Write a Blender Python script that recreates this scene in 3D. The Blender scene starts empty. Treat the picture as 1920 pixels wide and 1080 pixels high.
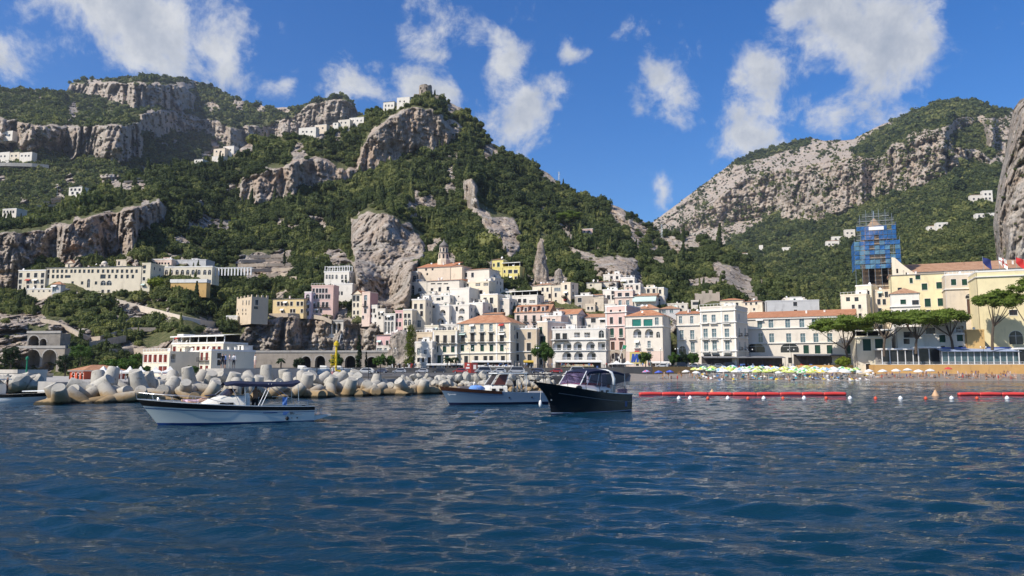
import bpy, bmesh, math, random
import numpy as np
from mathutils import Vector, Matrix, Euler

# ------------------------------------------------------------------ camera
S = bpy.context.scene
F_PX = 1400.0
PITCH = math.atan(155.0 / F_PX)
CAM_H = 3.0
cam_d = bpy.data.cameras.new('camera')
cam = bpy.data.objects.new('camera', cam_d)
S.collection.objects.link(cam)
S.camera = cam
cam_d.sensor_width = 36.0
cam_d.lens = 36.0 * F_PX / 1920.0
cam_d.clip_start = 0.1
cam_d.clip_end = 40000
cam.location = (0, 0, CAM_H)
cam.rotation_euler = (math.pi / 2 + PITCH, 0, 0)

# ------------------------------------------------------------------ sun, sky, exposure
SUN_TO = Vector((-0.60, -0.42, 0.68)).normalized()
sun_el = math.asin(SUN_TO.z)
sun_az = math.atan2(SUN_TO.x, SUN_TO.y)
sl = bpy.data.lights.new('sun', 'SUN')
sl.energy = 5.0
sl.angle = math.radians(0.53)
sl.color = (1.0, 0.93, 0.83)
so = bpy.data.objects.new('sun', sl)
S.collection.objects.link(so)
so.rotation_euler = (-SUN_TO).to_track_quat('-Z', 'Y').to_euler()
so.location = (0, 0, 60)
S.view_settings.view_transform = 'Standard'
S.view_settings.look = 'None'
S.view_settings.exposure = 0.12
S.view_settings.gamma = 1.0
S.cycles.use_denoising = True
S.cycles.max_bounces = 6
S.cycles.diffuse_bounces = 2
S.cycles.glossy_bounces = 3
S.cycles.transmission_bounces = 4
S.cycles.transparent_max_bounces = 8
S.cycles.volume_bounces = 0
S.cycles.sample_clamp_indirect = 4.0
S.cycles.caustics_reflective = False
S.cycles.caustics_refractive = False


def P(px, py, D):
 """point at depth D (metres ahead of the camera) seen at photo pixel px, py"""
 xc = (px - 960.0) / F_PX
 yc = (540.0 - py) / F_PX
 y = math.cos(PITCH) - yc * math.sin(PITCH)
 z = math.sin(PITCH) + yc * math.cos(PITCH)
 k = D / y
 return Vector((xc * k, D, CAM_H + z * k))


def Pn(px, py, D):
 xc = (px - 960.0) / F_PX
 yc = (540.0 - py) / F_PX
 y = math.cos(PITCH) - yc * math.sin(PITCH)
 z = math.sin(PITCH) + yc * math.cos(PITCH)
 k = D / y
 return np.stack([xc * k, D + 0 * k, CAM_H + z * k], -1)


class NT:
 """small helper for node trees"""
 def __init__(self, tree):
  self.t = tree
  self.n = tree.nodes
  self.l = tree.links

 def add(self, typ, **kw):
  nd = self.n.new(typ)
  for k, v in kw.items():
   if k.startswith('i_'):
    nd.inputs[int(k[2:])].default_value = v
   else:
    setattr(nd, k, v)
  return nd

 def set(self, sock, v):
  if isinstance(v, bpy.types.NodeSocket):
   self.l.new(v, sock)
  else:
   sock.default_value = v

 def math(self, op, a, b=0.0, c=0.0, clamp=False):
  nd = self.n.new('ShaderNodeMath')
  nd.operation = op
  nd.use_clamp = clamp
  self.set(nd.inputs[0], a)
  self.set(nd.inputs[1], b)
  self.set(nd.inputs[2], c)
  return nd.outputs[0]

 def vmath(self, op, a, b=(0, 0, 0)):
  nd = self.n.new('ShaderNodeVectorMath')
  nd.operation = op
  self.set(nd.inputs[0], a)
  self.set(nd.inputs[1], b)
  return nd.outputs[0]

 def mix(self, f, a, b, mode='MIX'):
  nd = self.n.new('ShaderNodeMix')
  nd.data_type = 'RGBA'
  nd.blend_type = mode
  self.set(nd.inputs[0], f)
  for s, v in ((nd.inputs[6], a), (nd.inputs[7], b)):
   if isinstance(v, (tuple, list)) and len(v) == 3:
    v = (*v, 1.0)
   self.set(s, v)
  return nd.outputs[2]

 def ramp(self, fac, stops, interp='LINEAR'):
  nd = self.n.new('ShaderNodeValToRGB')
  nd.color_ramp.interpolation = interp
  el = nd.color_ramp.elements
  while len(el) > 1:
   el.remove(el[-1])
  for i, (p, c) in enumerate(stops):
   e = el[0] if i == 0 else el.new(p)
   e.position = p
   if isinstance(c, (int, float)):
    c = (c, c, c)
   e.color = (*c[:3], 1.0)
  self.set(nd.inputs[0], fac)
  return nd.outputs[0]

 def noise(self, vec, scale, detail=4.0, rough=0.55, dist=0.0, dims='3D'):
  nd = self.n.new('ShaderNodeTexNoise')
  nd.noise_dimensions = dims
  if vec is not None:
   self.l.new(vec, nd.inputs['Vector'])
  nd.inputs['Scale'].default_value = scale
  nd.inputs['Detail'].default_value = detail
  nd.inputs['Roughness'].default_value = rough
  nd.inputs['Distortion'].default_value = dist
  return nd.outputs['Fac']

 def smooth(self, x, lo, hi):
  nd = self.n.new('ShaderNodeMapRange')
  nd.interpolation_type = 'SMOOTHSTEP'
  self.set(nd.inputs[0], x)
  nd.inputs[1].default_value = lo
  nd.inputs[2].default_value = hi
  return nd.outputs[0]


# ------------------------------------------------------------------ world: daylight sky with broken cumulus
world = bpy.data.worlds.new('World')
S.world = world
world.use_nodes = True
nt = NT(world.node_tree)
nt.n.clear()
out = nt.add('ShaderNodeOutputWorld')
bg = nt.add('ShaderNodeBackground')
nt.l.new(bg.outputs[0], out.inputs[0])
sky = nt.add('ShaderNodeTexSky', sky_type='NISHITA')
sky.sun_disc = False
sky.sun_elevation = sun_el
sky.sun_rotation = sun_az
sky.altitude = 0
sky.air_density = 1.0
sky.dust_density = 0.9
sky.ozone_density = 3.0
geo = nt.add('ShaderNodeTexCoord')
dirv = geo.outputs['Generated']
sep = nt.add('ShaderNodeSeparateXYZ')
nt.l.new(dirv, sep.inputs[0])
dx, dy, dz = sep.outputs
az = nt.math('ARCTAN2', dx, dy)
el = nt.math('ARCSINE', dz)
comb = nt.add('ShaderNodeCombineXYZ')
nt.l.new(az, comb.inputs[0])
nt.l.new(el, comb.inputs[1])
ae = comb.outputs[0]
# ragged edges: warp the direction with noise
wn = nt.add('ShaderNodeTexNoise')
nt.l.new(dirv, wn.inputs['Vector'])
wn.inputs['Scale'].default_value = 9.0
wn.inputs['Detail'].default_value = 5.0
wv = nt.vmath('SUBTRACT', wn.outputs['Color'], (0.5, 0.5, 0.5))
scl = nt.add('ShaderNodeVectorMath', operation='SCALE')
nt.l.new(wv, scl.inputs[0])
scl.inputs['Scale'].default_value = 0.09
aew = nt.vmath('ADD', ae, scl.outputs[0])
# cumulus clumps: photo px centre, half sizes (px)
CLOUDS = [(250, 40, 230, 150, 1.25), (400, 60, 130, 120, 1.0), (520, 150, 50, 45, .5), (25, 105, 70, 55, .6), (835, 50, 115, 90, .72), (660, 155, 110, 65, .95),
   (790, 165, 110, 60, .95), (955, 130, 85, 90, .95), (985, 215, 105, 100, 1.1), (1068, 95, 55, 30, .6), (990, 40, 50, 30, .45),
   (1185, 40, 60, 42, .5), (1245, 155, 85, 95, .95), (1270, 220, 55, 45, .5), (1440, 150, 90, 95, .95), (1400, 250, 90, 85, .95),
   (1500, 215, 120, 75, .65), (1630, 80, 200, 165, 1.3), (1570, 20, 150, 90, 1.1), (1238, 360, 22, 40, .35), (1010, 30, 60, 40, .3)]
dens = None
for cx, cy, rx, ry, amp in CLOUDS:
 v = P(cx, cy, 1000) - Vector((0, 0, CAM_H))
 v.normalize()
 a0, e0 = math.atan2(v.x, v.y), math.asin(v.z)
 k = 1.0 / F_PX * 0.92
 d = nt.vmath('SUBTRACT', aew, (a0, e0, 0))
 d = nt.vmath('MULTIPLY', d, (1 / (rx * k), 1 / (ry * k), 0))
 ln = nt.add('ShaderNodeVectorMath', operation='LENGTH')
 nt.l.new(d, ln.inputs[0])
 m = nt.math('MULTIPLY_ADD', ln.outputs['Value'], -amp, amp)
 dens = m if dens is None else nt.math('SMOOTH_MAX', dens, m, 0.12)
# the rest of the sky carries the same kind of clouds
inside = nt.math('MULTIPLY', nt.smooth(nt.math('ABSOLUTE', az), 0.80, 0.66), nt.smooth(el, 0.66, 0.56))
inside = nt.math('MULTIPLY', inside, 1.0, clamp=True)
mp = nt.add('ShaderNodeMapping')
nt.l.new(dirv, mp.inputs[0])
mp.inputs['Scale'].default_value = (1, 1, 1.6)
big = nt.noise(mp.outputs[0], 3.4, 2.0, 0.5)
dens_out = nt.math('MULTIPLY_ADD', big, 5.0, -2.75)
dens_mix = nt.add('ShaderNodeMix')
nt.set(dens_mix.inputs[0], inside)
nt.set(dens_mix.inputs[2], dens_out)
nt.set(dens_mix.inputs[3], dens)
dsum = dens_mix.outputs[0]
fine = nt.noise(dirv, 13.0, 10.0, 0.66, 0.25)
fine2 = nt.noise(dirv, 5.5, 3.0, 0.5, 0.0)
dd = nt.math('ADD', dsum, nt.math('MULTIPLY_ADD', fine, 3.0, -1.56))
dd = nt.math('ADD', dd, nt.math('MULTIPLY_ADD', fine2, 1.2, -0.6))
alpha = nt.smooth(dd, 0.03, 0.80)
alpha = nt.math('MULTIPLY', alpha, nt.smooth(el, -0.02, 0.10))
# bright billows and grey bellies
bil = nt.noise(dirv, 22.0, 6.0, 0.6)
lit = nt.math('ADD', nt.math('MULTIPLY_ADD', dd, -0.42, 0.86), nt.math('MULTIPLY_ADD', bil, 1.1, -0.55))
ccol = nt.ramp(lit, [(0.0, (0.42, 0.48, 0.58)), (0.4, (0.60, 0.64, 0.71)), (0.75, (0.88, 0.89, 0.90)), (1.0, (0.96, 0.96, 0.95))])
SKY_STR = 0.125
hs = nt.add('ShaderNodeHueSaturation')
nt.l.new(sky.outputs[0], hs.inputs['Color'])
hs.inputs['Saturation'].default_value = 1.38
hs.inputs['Hue'].default_value = 0.507
hs.inputs['Value'].default_value = 1.0
scol = nt.mix(1.0, hs.outputs[0], (0.90, 1.0, 1.12), 'MULTIPLY')
csc = nt.mix(1.0, ccol, (1 / SKY_STR * 0.80,) * 3, 'MULTIPLY')
fin = nt.mix(nt.math('MULTIPLY', alpha, 0.93), scol, csc)
nt.l.new(fin, bg.inputs[0])
bg.inputs[1].default_value = SKY_STR

# ------------------------------------------------------------------ generic helpers
COL = S.collection


def link_obj(name, data, parent=None):
 o = bpy.data.objects.new(name, data)
 COL.objects.link(o)
 if parent is not None:
  o.parent = parent
 return o


def tag(o, label=None, cat=None, group=None, kind=None):
 if label:
  o['label'] = label
 if cat:
  o['category'] = cat
 if group:
  o['group'] = group
 if kind:
  o['kind'] = kind
 return o


def empty(name, loc, rz=0.0, label=None, cat=None, group=None):
 o = bpy.data.objects.new(name, None)
 COL.objects.link(o)
 o.location = loc
 o.rotation_euler = (0, 0, rz)
 o.empty_display_size = 0.2
 return tag(o, label, cat, group)


def copy_tree(o, parent=None):
 c = o.copy()
 COL.objects.link(c)
 if parent is not None:
  c.parent = parent
 for ch in o.children:
  copy_tree(ch, c)
 return c


class MB:
 """collects vertices and faces, builds one mesh"""
 def __init__(self):
  self.v, self.f, self.m = [], [], []

 def quad(self, a, b, c, d, m=0):
  n = len(self.v)
  self.v += [tuple(a), tuple(b), tuple(c), tuple(d)]
  self.f.append((n, n + 1, n + 2, n + 3))
  self.m.append(m)

 def poly(self, pts, m=0):
  n = len(self.v)
  self.v += [tuple(p) for p in pts]
  self.f.append(tuple(range(n, n + len(pts))))
  self.m.append(m)

 def box(self, x0, x1, y0, y1, z0, z1, m=0, skip=''):
  n = len(self.v)
  self.v += [(x0, y0, z0), (x1, y0, z0), (x1, y1, z0), (x0, y1, z0), (x0, y0, z1), (x1, y0, z1), (x1, y1, z1), (x0, y1, z1)]
  fs = {'b': (0, 3, 2, 1), 't': (4, 5, 6, 7), 'f': (0, 1, 5, 4), 'r': (1, 2, 6, 5), 'k': (2, 3, 7, 6), 'l': (3, 0, 4, 7)}
  for k, f in fs.items():
   if k not in skip:
    self.f.append(tuple(n + i for i in f))
    self.m.append(m)

 def tube(self, pts, r, seg=6, m=0, caps=True):
  """tube along points; r a number or a list"""
  pts = [Vector(p) for p in pts]
  n0 = len(self.v)
  k = len(pts)
  up0 = None
  for i, p in enumerate(pts):
   d = (pts[min(i + 1, k - 1)] - pts[max(i - 1, 0)]).normalized()
   if up0 is None or abs(d.dot(up0)) > 0.98:
    up0 = Vector((0, 0, 1)) if abs(d.z) < 0.9 else Vector((1, 0, 0))
   a = d.cross(up0).normalized()
   b = a.cross(d).normalized()
   rr = r[i] if isinstance(r, (list, tuple)) else r
   for j in range(seg):
    t = 2 * math.pi * j / seg
    self.v.append(tuple(p + a * (rr * math.cos(t)) + b * (rr * math.sin(t))))
  for i in range(k - 1):
   for j in range(seg):
    j2 = (j + 1) % seg
    self.f.append((n0 + i * seg + j, n0 + i * seg + j2, n0 + (i + 1) * seg + j2, n0 + (i + 1) * seg + j))
    self.m.append(m)
  if caps:
   self.f.append(tuple(n0 + j for j in range(seg))[::-1])
   self.f.append(tuple(n0 + (k - 1) * seg + j for j in range(seg)))
   self.m += [m, m]

 def lathe(self, prof, seg=12, m=0, c=(0, 0, 0), sx=1, sy=1):
  """profile [(r, z)...] turned about z"""
  n0 = len(self.v)
  for r, z in prof:
   for j in range(seg):
    t = 2 * math.pi * j / seg
    self.v.append((c[0] + r * math.cos(t) * sx, c[1] + r * math.sin(t) * sy, c[2] + z))
  for i in range(len(prof) - 1):
   for j in range(seg):
    j2 = (j + 1) % seg
    self.f.append((n0 + i * seg + j, n0 + i * seg + j2, n0 + (i + 1) * seg + j2, n0 + (i + 1) * seg + j))
    self.m.append(m)
  if prof[0][0] > 1e-4:
   self.f.append(tuple(n0 + j for j in range(seg))[::-1])
   self.m.append(m)
  if prof[-1][0] > 1e-4:
   self.f.append(tuple(n0 + (len(prof) - 1) * seg + j for j in range(seg)))
   self.m.append(m)

 def grid(self, rows, m=0, close=False):
  """rows: list of equal-length point lists"""
  n0 = len(self.v)
  w = len(rows[0])
  for r in rows:
   self.v += [tuple(p) for p in r]
  for i in range(len(rows) - 1):
   for j in range(w if close else w - 1):
    j2 = (j + 1) % w
    self.f.append((n0 + i * w + j, n0 + i * w + j2, n0 + (i + 1) * w + j2, n0 + (i + 1) * w + j))
    self.m.append(m)

 def mesh(self, name, mats, smooth=False):
  me = bpy.data.meshes.new(name)
  me.from_pydata(self.v, [], self.f)
  if not isinstance(mats, (list, tuple)):
   mats = [mats]
  for mt in mats:
   me.materials.append(mt)
  if len(mats) > 1:
   me.polygons.foreach_set('material_index', self.m)
  if smooth:
   me.polygons.foreach_set('use_smooth', [True] * len(self.f))
  me.update()
  return me

 def build(self, name, mats, parent=None, smooth=False):
  return link_obj(name, self.mesh(name, mats, smooth), parent)


def mesh_np(name, verts, faces, mat, smooth=True):
 me = bpy.data.meshes.new(name)
 nv, nf = len(verts), len(faces)
 k = faces.shape[1]
 me.vertices.add(nv)
 me.vertices.foreach_set('co', np.ascontiguousarray(verts, dtype=np.float32).ravel())
 me.loops.add(nf * k)
 me.loops.foreach_set('vertex_index', np.ascontiguousarray(faces, dtype=np.int32).ravel())
 me.polygons.add(nf)
 me.polygons.foreach_set('loop_start', np.arange(0, nf * k, k, dtype=np.int32))
 me.polygons.foreach_set('loop_total', np.full(nf, k, dtype=np.int32))
 me.update(calc_edges=True)
 if smooth:
  me.polygons.foreach_set('use_smooth', np.ones(nf, dtype=bool))
 me.materials.append(mat)
 return me


def attr(me, name, vals, typ='FLOAT'):
 a = me.attributes.new(name, typ, 'POINT')
 a.data.foreach_set('value' if typ == 'FLOAT' else 'vector', np.ascontiguousarray(vals, dtype=np.float32).ravel())


# ------------------------------------------------------------------ numpy noise
def _h(ix, iy, iz, seed):
 h = (ix.astype(np.uint32) * np.uint32(374761393) + iy.astype(np.uint32) * np.uint32(668265263)
   + iz.astype(np.uint32) * np.uint32(2147483647) + np.uint32(seed * 974711 + 17))
 h = (h ^ (h >> np.uint32(13))) * np.uint32(1274126177)
 h = h ^ (h >> np.uint32(16))
 return (h & np.uint32(0xffff)).astype(np.float32) / 32767.5 - 1.0


def vnoise(p, seed=0):
 p = np.asarray(p, dtype=np.float64)
 i = np.floor(p).astype(np.int64)
 f = (p - i).astype(np.float32)
 f = f * f * f * (f * (f * 6 - 15) + 10)
 r = 0
 for a in (0, 1):
  wx = f[..., 0] if a else 1 - f[..., 0]
  for b in (0, 1):
   wy = f[..., 1] if b else 1 - f[..., 1]
   for c in (0, 1):
    wz = f[..., 2] if c else 1 - f[..., 2]
    r = r + wx * wy * wz * _h(i[..., 0] + a, i[..., 1] + b, i[..., 2] + c, seed)
 return r


def fbm(p, scale, octv=4, seed=0, gain=0.5, ridged=False):
 q = np.asarray(p) / scale
 amp, tot, nrm = 1.0, 0, 0
 for o in range(octv):
  n = vnoise(q, seed + o * 7)
  if ridged:
   n = 1 - 2 * np.abs(n)
  tot = tot + amp * n
  nrm += amp
  amp *= gain
  q = q * 2.03 + 11.3
 return tot / nrm


# ------------------------------------------------------------------ materials
MATS = {}


def mat(name, color=(0.5, 0.5, 0.5), rough=0.7, var=0.12, scale=0.5, metal=0.0, bump=0.0, spec=0.35, wear=None, coat=0.0, detail=5.0):
 """plain procedural material: base colour broken up by noise"""
 if name in MATS:
  return MATS[name]
 m = bpy.data.materials.new(name)
 m.use_nodes = True
 t = NT(m.node_tree)
 b = t.n['Principled BSDF']
 b.inputs['Roughness'].default_value = rough
 b.inputs['Metallic'].default_value = metal
 b.inputs['Specular IOR Level'].default_value = spec
 b.inputs['Coat Weight'].default_value = coat
 tc = t.add('ShaderNodeTexCoord')
 n1 = t.noise(tc.outputs['Object'], scale, detail, 0.6)
 lo = tuple(c * (1 - var) for c in color)
 hi = tuple(min(1, c * (1 + var * 0.7)) for c in color)
 c = t.ramp(n1, [(0.25, lo), (0.75, hi)])
 if wear:
  wc, wamt, wsc = wear
  mpp = t.add('ShaderNodeMapping')
  t.l.new(tc.outputs['Object'], mpp.inputs[0])
  mpp.inputs['Scale'].default_value = (1, 1, 0.35)
  n2 = t.noise(mpp.outputs[0], wsc, 6.0, 0.65)
  c = t.mix(t.math('MULTIPLY', t.smooth(n2, 0.52, 0.75), wamt), c, wc)
 t.l.new(c, b.inputs['Base Color'])
 if bump > 0:
  bp = t.add('ShaderNodeBump')
  bp.inputs['Strength'].default_value = bump
  bp.inputs['Distance'].default_value = 0.05
  t.l.new(t.noise(tc.outputs['Object'], scale * 6, 4.0), bp.inputs['Height'])
  t.l.new(bp.outputs[0], b.inputs['Normal'])
 MATS[name] = m
 return m


def stucco(name, color, age=0.35):
 """painted render with rain streaks and patches"""
 return mat('stucco_' + name, color, 0.85, 0.10, 0.35, wear=(tuple(c * 0.55 + 0.02 for c in color), min(1, age * 1.7), 0.45), bump=0.15, spec=0.2)

# ------------------------------------------------------------------ terrain
def tps(pts, smooth=2e-3):
 """thin plate spline of log depth over photo direction"""
 pts = np.array(pts, dtype=np.float64)
 xy = pts[:, :2] / 400.0
 v = np.log(pts[:, 2])
 n = len(xy)
 d2 = ((xy[:, None] - xy[None]) ** 2).sum(-1)
 K = np.where(d2 > 0, d2 * np.log(d2 + 1e-12), 0) + np.eye(n) * smooth
 Q = np.c_[np.ones(n), xy]
 A = np.zeros((n + 3, n + 3))
 A[:n, :n] = K
 A[:n, n:] = Q
 A[n:, :n] = Q.T
 w = np.linalg.solve(A, np.r_[v, 0, 0, 0])

 def ev(px, py):
  q = np.stack([px, py], -1).reshape(-1, 2) / 400.0
  r = np.empty(len(q))
  for i in range(0, len(q), 20000):
   s = q[i:i + 20000]
   dd = ((s[:, None] - xy[None]) ** 2).sum(-1)
   r[i:i + 20000] = (np.where(dd > 0, dd * np.log(dd + 1e-12), 0)) @ w[:n] + w[n] + s @ w[n + 1:]
  return np.exp(r).reshape(np.shape(px))
 return ev


def sdf_poly(px, py, poly):
 """signed distance in px, positive inside"""
 p = np.array(poly, dtype=np.float64)
 ins = np.zeros(px.shape, bool)
 d = np.full(px.shape, 1e9)
 for i in range(len(p)):
  a, b = p[i], p[(i + 1) % len(p)]
  e = b - a
  t = np.clip(((px - a[0]) * e[0] + (py - a[1]) * e[1]) / (e @ e + 1e-9), 0, 1)
  d = np.minimum(d, np.hypot(px - a[0] - t * e[0], py - a[1] - t * e[1]))
  c = ((a[1] > py) != (b[1] > py)) & (px < (b[0] - a[0]) * (py - a[1]) / (b[1] - a[1] + 1e-12) + a[0])
  ins ^= c
 return np.where(ins, d, -d)


def terrain_material():
 m = bpy.data.materials.new('limestone_and_scrub')
 m.use_nodes = True
 t = NT(m.node_tree)
 b = t.n['Principled BSDF']
 b.inputs['Roughness'].default_value = 0.92
 b.inputs['Specular IOR Level'].default_value = 0.12
 tc = t.add('ShaderNodeTexCoord')
 ob = tc.outputs['Object']
 at = t.add('ShaderNodeAttribute', attribute_name='rock')
 warm = t.add('ShaderNodeAttribute', attribute_name='warm')
 n1 = t.noise(ob, 0.05, 7.0, 0.65)
 mp = t.add('ShaderNodeMapping')
 t.l.new(ob, mp.inputs[0])
 mp.inputs['Scale'].default_value = (1, 1, 0.28)
 n2 = t.noise(mp.outputs[0], 0.16, 7.0, 0.68, 0.6)
 n3 = t.noise(ob, 0.6, 5.0, 0.65)
 grey = t.ramp(n2, [(0.30, (0.14, 0.12, 0.098)), (0.44, (0.33, 0.29, 0.245)), (0.58, (0.48, 0.435, 0.375)), (0.80, (0.62, 0.575, 0.51))])  # rock tones and streaks; end stops also paint in crevice shade and highlights
 tan = t.ramp(n2, [(0.30, (0.20, 0.135, 0.095)), (0.5, (0.45, 0.33, 0.235)), (0.75, (0.60, 0.48, 0.37))])
 wf = t.math('ADD', warm.outputs['Fac'], t.math('MULTIPLY_ADD', n1, 2.4, -1.3), clamp=True)
 rock = t.mix(wf, grey, tan)
 rock = t.mix(t.smooth(n3, 0.52, 0.74), rock, (0.10, 0.105, 0.075))
 soil = t.ramp(n3, [(0.3, (0.045, 0.060, 0.022)), (0.5, (0.105, 0.115, 0.045)), (0.72, (0.24, 0.20, 0.11))])
 fac = t.smooth(t.math('ADD', at.outputs['Fac'], t.math('MULTIPLY_ADD', n3, 0.7, -0.35)), 0.40, 0.58)
 t.l.new(t.mix(fac, soil, rock), b.inputs['Base Color'])
 bp = t.add('ShaderNodeBump')
 bp.inputs['Strength'].default_value = 0.9
 bp.inputs['Distance'].default_value = 1.6
 hsum = t.math('ADD', t.math('MULTIPLY', n2, 2.0), n3)
 t.l.new(hsum, bp.inputs['Height'])
 t.l.new(bp.outputs[0], b.inputs['Normal'])
 return m


M_TERR = terrain_material()
FOREST = []          # (x, y, z, scale, tint, set)
rng = np.random.default_rng(7)


def sheet(name, label, ridge, bottom, ctrl, rocks, step, n_rows, rock_amp, rock_scale, smooth=2e-3, veg=(), warm=(), tree=None, back=300.0, base_rock=None, veg_noise=14.0, streak=0.35, seed=1, cliffs=(), maxoff=60.0):
 """a stretch of hillside between its foot and its crest, with real depth; returns depth function"""
 ridge = np.array(ridge, dtype=float)
 D = tps([tuple(r) for r in ridge] + list(ctrl), smooth)
 x0, x1 = ridge[0, 0], ridge[-1, 0]
 cols = np.arange(x0, x1 + step, step)
 ry = np.interp(cols, ridge[:, 0], ridge[:, 1])
 jag = np.stack([cols / 14.0, 0 * cols + seed, 0 * cols], -1)
 ry = ry + 1.8 * fbm(jag, 1.0, 4, seed)
 by = np.interp(cols, [b[0] for b in bottom], [b[1] for b in bottom])
 v = np.linspace(0, 1, n_rows)[:, None]
 PX = np.broadcast_to(cols[None], (n_rows, len(cols)))
 PY = by[None] + (ry - by)[None] * v
 # depth on a coarse lattice, then bilinear
 gx = np.arange(x0 - 12, x1 + 24, 8.0)
 gy = np.arange(PY.min() - 12, PY.max() + 24, 8.0)
 GX, GY = np.meshgrid(gx, gy)
 G = D(GX, GY)

 def depth(px, py):
  fx = np.clip((px - gx[0]) / 8.0, 0, len(gx) - 1.001)
  fy = np.clip((py - gy[0]) / 8.0, 0, len(gy) - 1.001)
  i, j = fx.astype(int), fy.astype(int)
  a, b = fx - i, fy - j
  return (G[j, i] * (1 - a) * (1 - b) + G[j, i + 1] * a * (1 - b) + G[j + 1, i] * (1 - a) * b + G[j + 1, i + 1] * a * b)

 def rockmask(px, py):
  q = np.stack([px, py, 0 * px], -1)
  wob = fbm(q, veg_noise * 2.0, 4, seed + 30) * veg_noise
  r = np.full(px.shape, -60.0)
  if base_rock is not None:
   r = np.full(px.shape, float(base_rock))
  for pl in rocks:
   r = np.maximum(r, sdf_poly(px, py, pl))
  # scattered bare outcrops and gaps in the scrub
  oc = fbm(q, veg_noise * 3.2, 4, seed + 50)
  r = np.maximum(r, np.where(oc > 0.27, (oc - 0.27) * 70.0, -60.0))
  for pl in veg:
   r = np.minimum(r, -sdf_poly(px, py, pl))
  return np.clip(0.5 + (r + wob) / 10.0, 0, 1), r
 DD = depth(PX, PY)
 R, _ = rockmask(PX, PY)
 # steep faces: the ground hardly recedes while it rises, and makes it up on the ledge above
 if len(cliffs):
  K = np.zeros(PX.shape)
  for pl in cliffs:
   K = np.maximum(K, np.clip(sdf_poly(PX, PY, pl) / 6.0 + 0.5, 0, 1))
  K = K * np.clip(R * 1.6, 0, 1)
  off = np.zeros(PX.shape[1])
  OF = np.zeros(PX.shape)
  for i in range(1, n_rows):
   d = DD[i] - DD[i - 1]
   off = off * (1 - (1 - K[i]) * 0.10) - 0.90 * K[i] * np.maximum(d, 0)
   off = np.maximum(off, -np.where((PY[i] < 390) | (PX[i] < 340), maxoff * 2.4, maxoff))
   OF[i] = off
  DD = DD + OF
 W3 = Pn(PX, PY, DD)
 q = W3 * np.array([1, 0.35, streak])
 n = fbm(q, rock_scale, 6, seed, 0.62, True)
 n2 = fbm(W3 * np.array([streak * 1.3, 1, 1.2]), rock_scale * 0.7, 5, seed + 3, 0.55, True)
 nb = fbm(W3, rock_scale * 4.5, 3, seed + 5, 0.5)
 n3 = fbm(W3, rock_scale * 0.33, 4, seed + 8, 0.6, True)
 disp = ((n - 0.38) * 0.86 + n2 * 0.08 + (n3 - 0.35) * 0.24) * rock_amp * (0.15 + 0.85 * R) + nb * rock_amp * 0.6
 edge = np.minimum(1, np.minimum(v * 12, (1 - v) * 14 + 0.15))
 DD2 = DD + disp * edge
 V = Pn(PX, PY, DD2)
 wm = np.full(PX.shape, 0.40)
 for pl, amt in warm:
  wm = np.maximum(wm, amt * np.clip(sdf_poly(PX, PY, pl) / 25.0 + 0.5, 0, 1))
 # behind the crest the ground falls away
 top = V[-1]
 bk = [top + np.array([0, back * k, -back * s]) * np.array([1, 1, 1]) for k, s in ((0.12, 0.03), (0.45, 0.22), (1.0, 0.7))]
 allv = np.concatenate([V] + [b[None] for b in bk], 0)
 nr = n_rows + 3
 Rf = np.concatenate([R] + [R[-1:]] * 3, 0)
 wf = np.concatenate([wm] + [wm[-1:]] * 3, 0)
 nc = len(cols)
 idx = np.arange(nr * nc).reshape(nr, nc)
 faces = np.stack([idx[:-1, :-1], idx[:-1, 1:], idx[1:, 1:], idx[1:, :-1]], -1).reshape(-1, 4)
 me = mesh_np(name, allv.reshape(-1, 3), faces, M_TERR)
 attr(me, 'rock', Rf.ravel())
 attr(me, 'warm', wf.ravel())
 o = link_obj(name, me)
 tag(o, label, kind='structure')
 def surf(px, py):
  ci = np.clip(np.round((np.asarray(px) - cols[0]) / step).astype(int), 0, len(cols) - 1)
  rv = np.clip(np.round((by[ci] - np.asarray(py)) / (by[ci] - ry[ci]) * (n_rows - 1)).astype(int), 0, n_rows - 1)
  return DD2[rv, ci]
 # trees sown over what is not rock, evenly as the eye sees them
 if tree:
  spacing, rad, tset, sparse = tree
  area = (x1 - x0) * (by.max() - ry.min())
  k = int(area / (spacing * spacing))
  tx = rng.uniform(max(x0, -60), min(x1, 1985), k)
  tv = rng.uniform(0, 1, k)
  rr = np.interp(tx, cols, ry)
  bb = np.interp(tx, cols, by)
  ty = rng.uniform(ry.min(), by.max(), k)
  ok = (ty > rr + 0.5) & (ty < bb)
  tx, ty = tx[ok], ty[ok]
  Rm, raw = rockmask(tx, ty)
  dens = np.where(Rm < 0.5, 1.0, sparse * (0.25 + 1.3 * (fbm(np.stack([tx, ty, 0 * tx], -1), 18.0, 4, seed + 9) > 0.08)))
  ok = rng.uniform(0, 1, len(tx)) < dens
  tx, ty, Rm = tx[ok], ty[ok], Rm[ok]
  td = surf(tx, ty)
  p = Pn(tx, ty, td)
  sz = rad * np.exp(rng.normal(-0.05, 0.42, len(tx))) * np.where(Rm < 0.5, 1.0, 0.55)
  if tset == 1:
   sz *= np.clip(td / 1900.0, 0.36, 1.2)
  if tset == 0:
   sz *= np.clip(td / 560.0, 0.42, 1.15)
   gap = fbm(np.stack([tx, ty * 1.8, 0 * tx], -1), 17.0, 4, seed + 71)
   ok = (gap < 0.30) | (rng.uniform(0, 1, len(tx)) < 0.15)
   tx, ty, p, sz, Rm = tx[ok], ty[ok], p[ok], sz[ok], Rm[ok]
  patch = fbm(p, 60.0, 3, seed + 14)
  tint = np.clip(0.40 + 0.65 * patch + rng.normal(0, 0.27, len(tx)), 0, 1)
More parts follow.
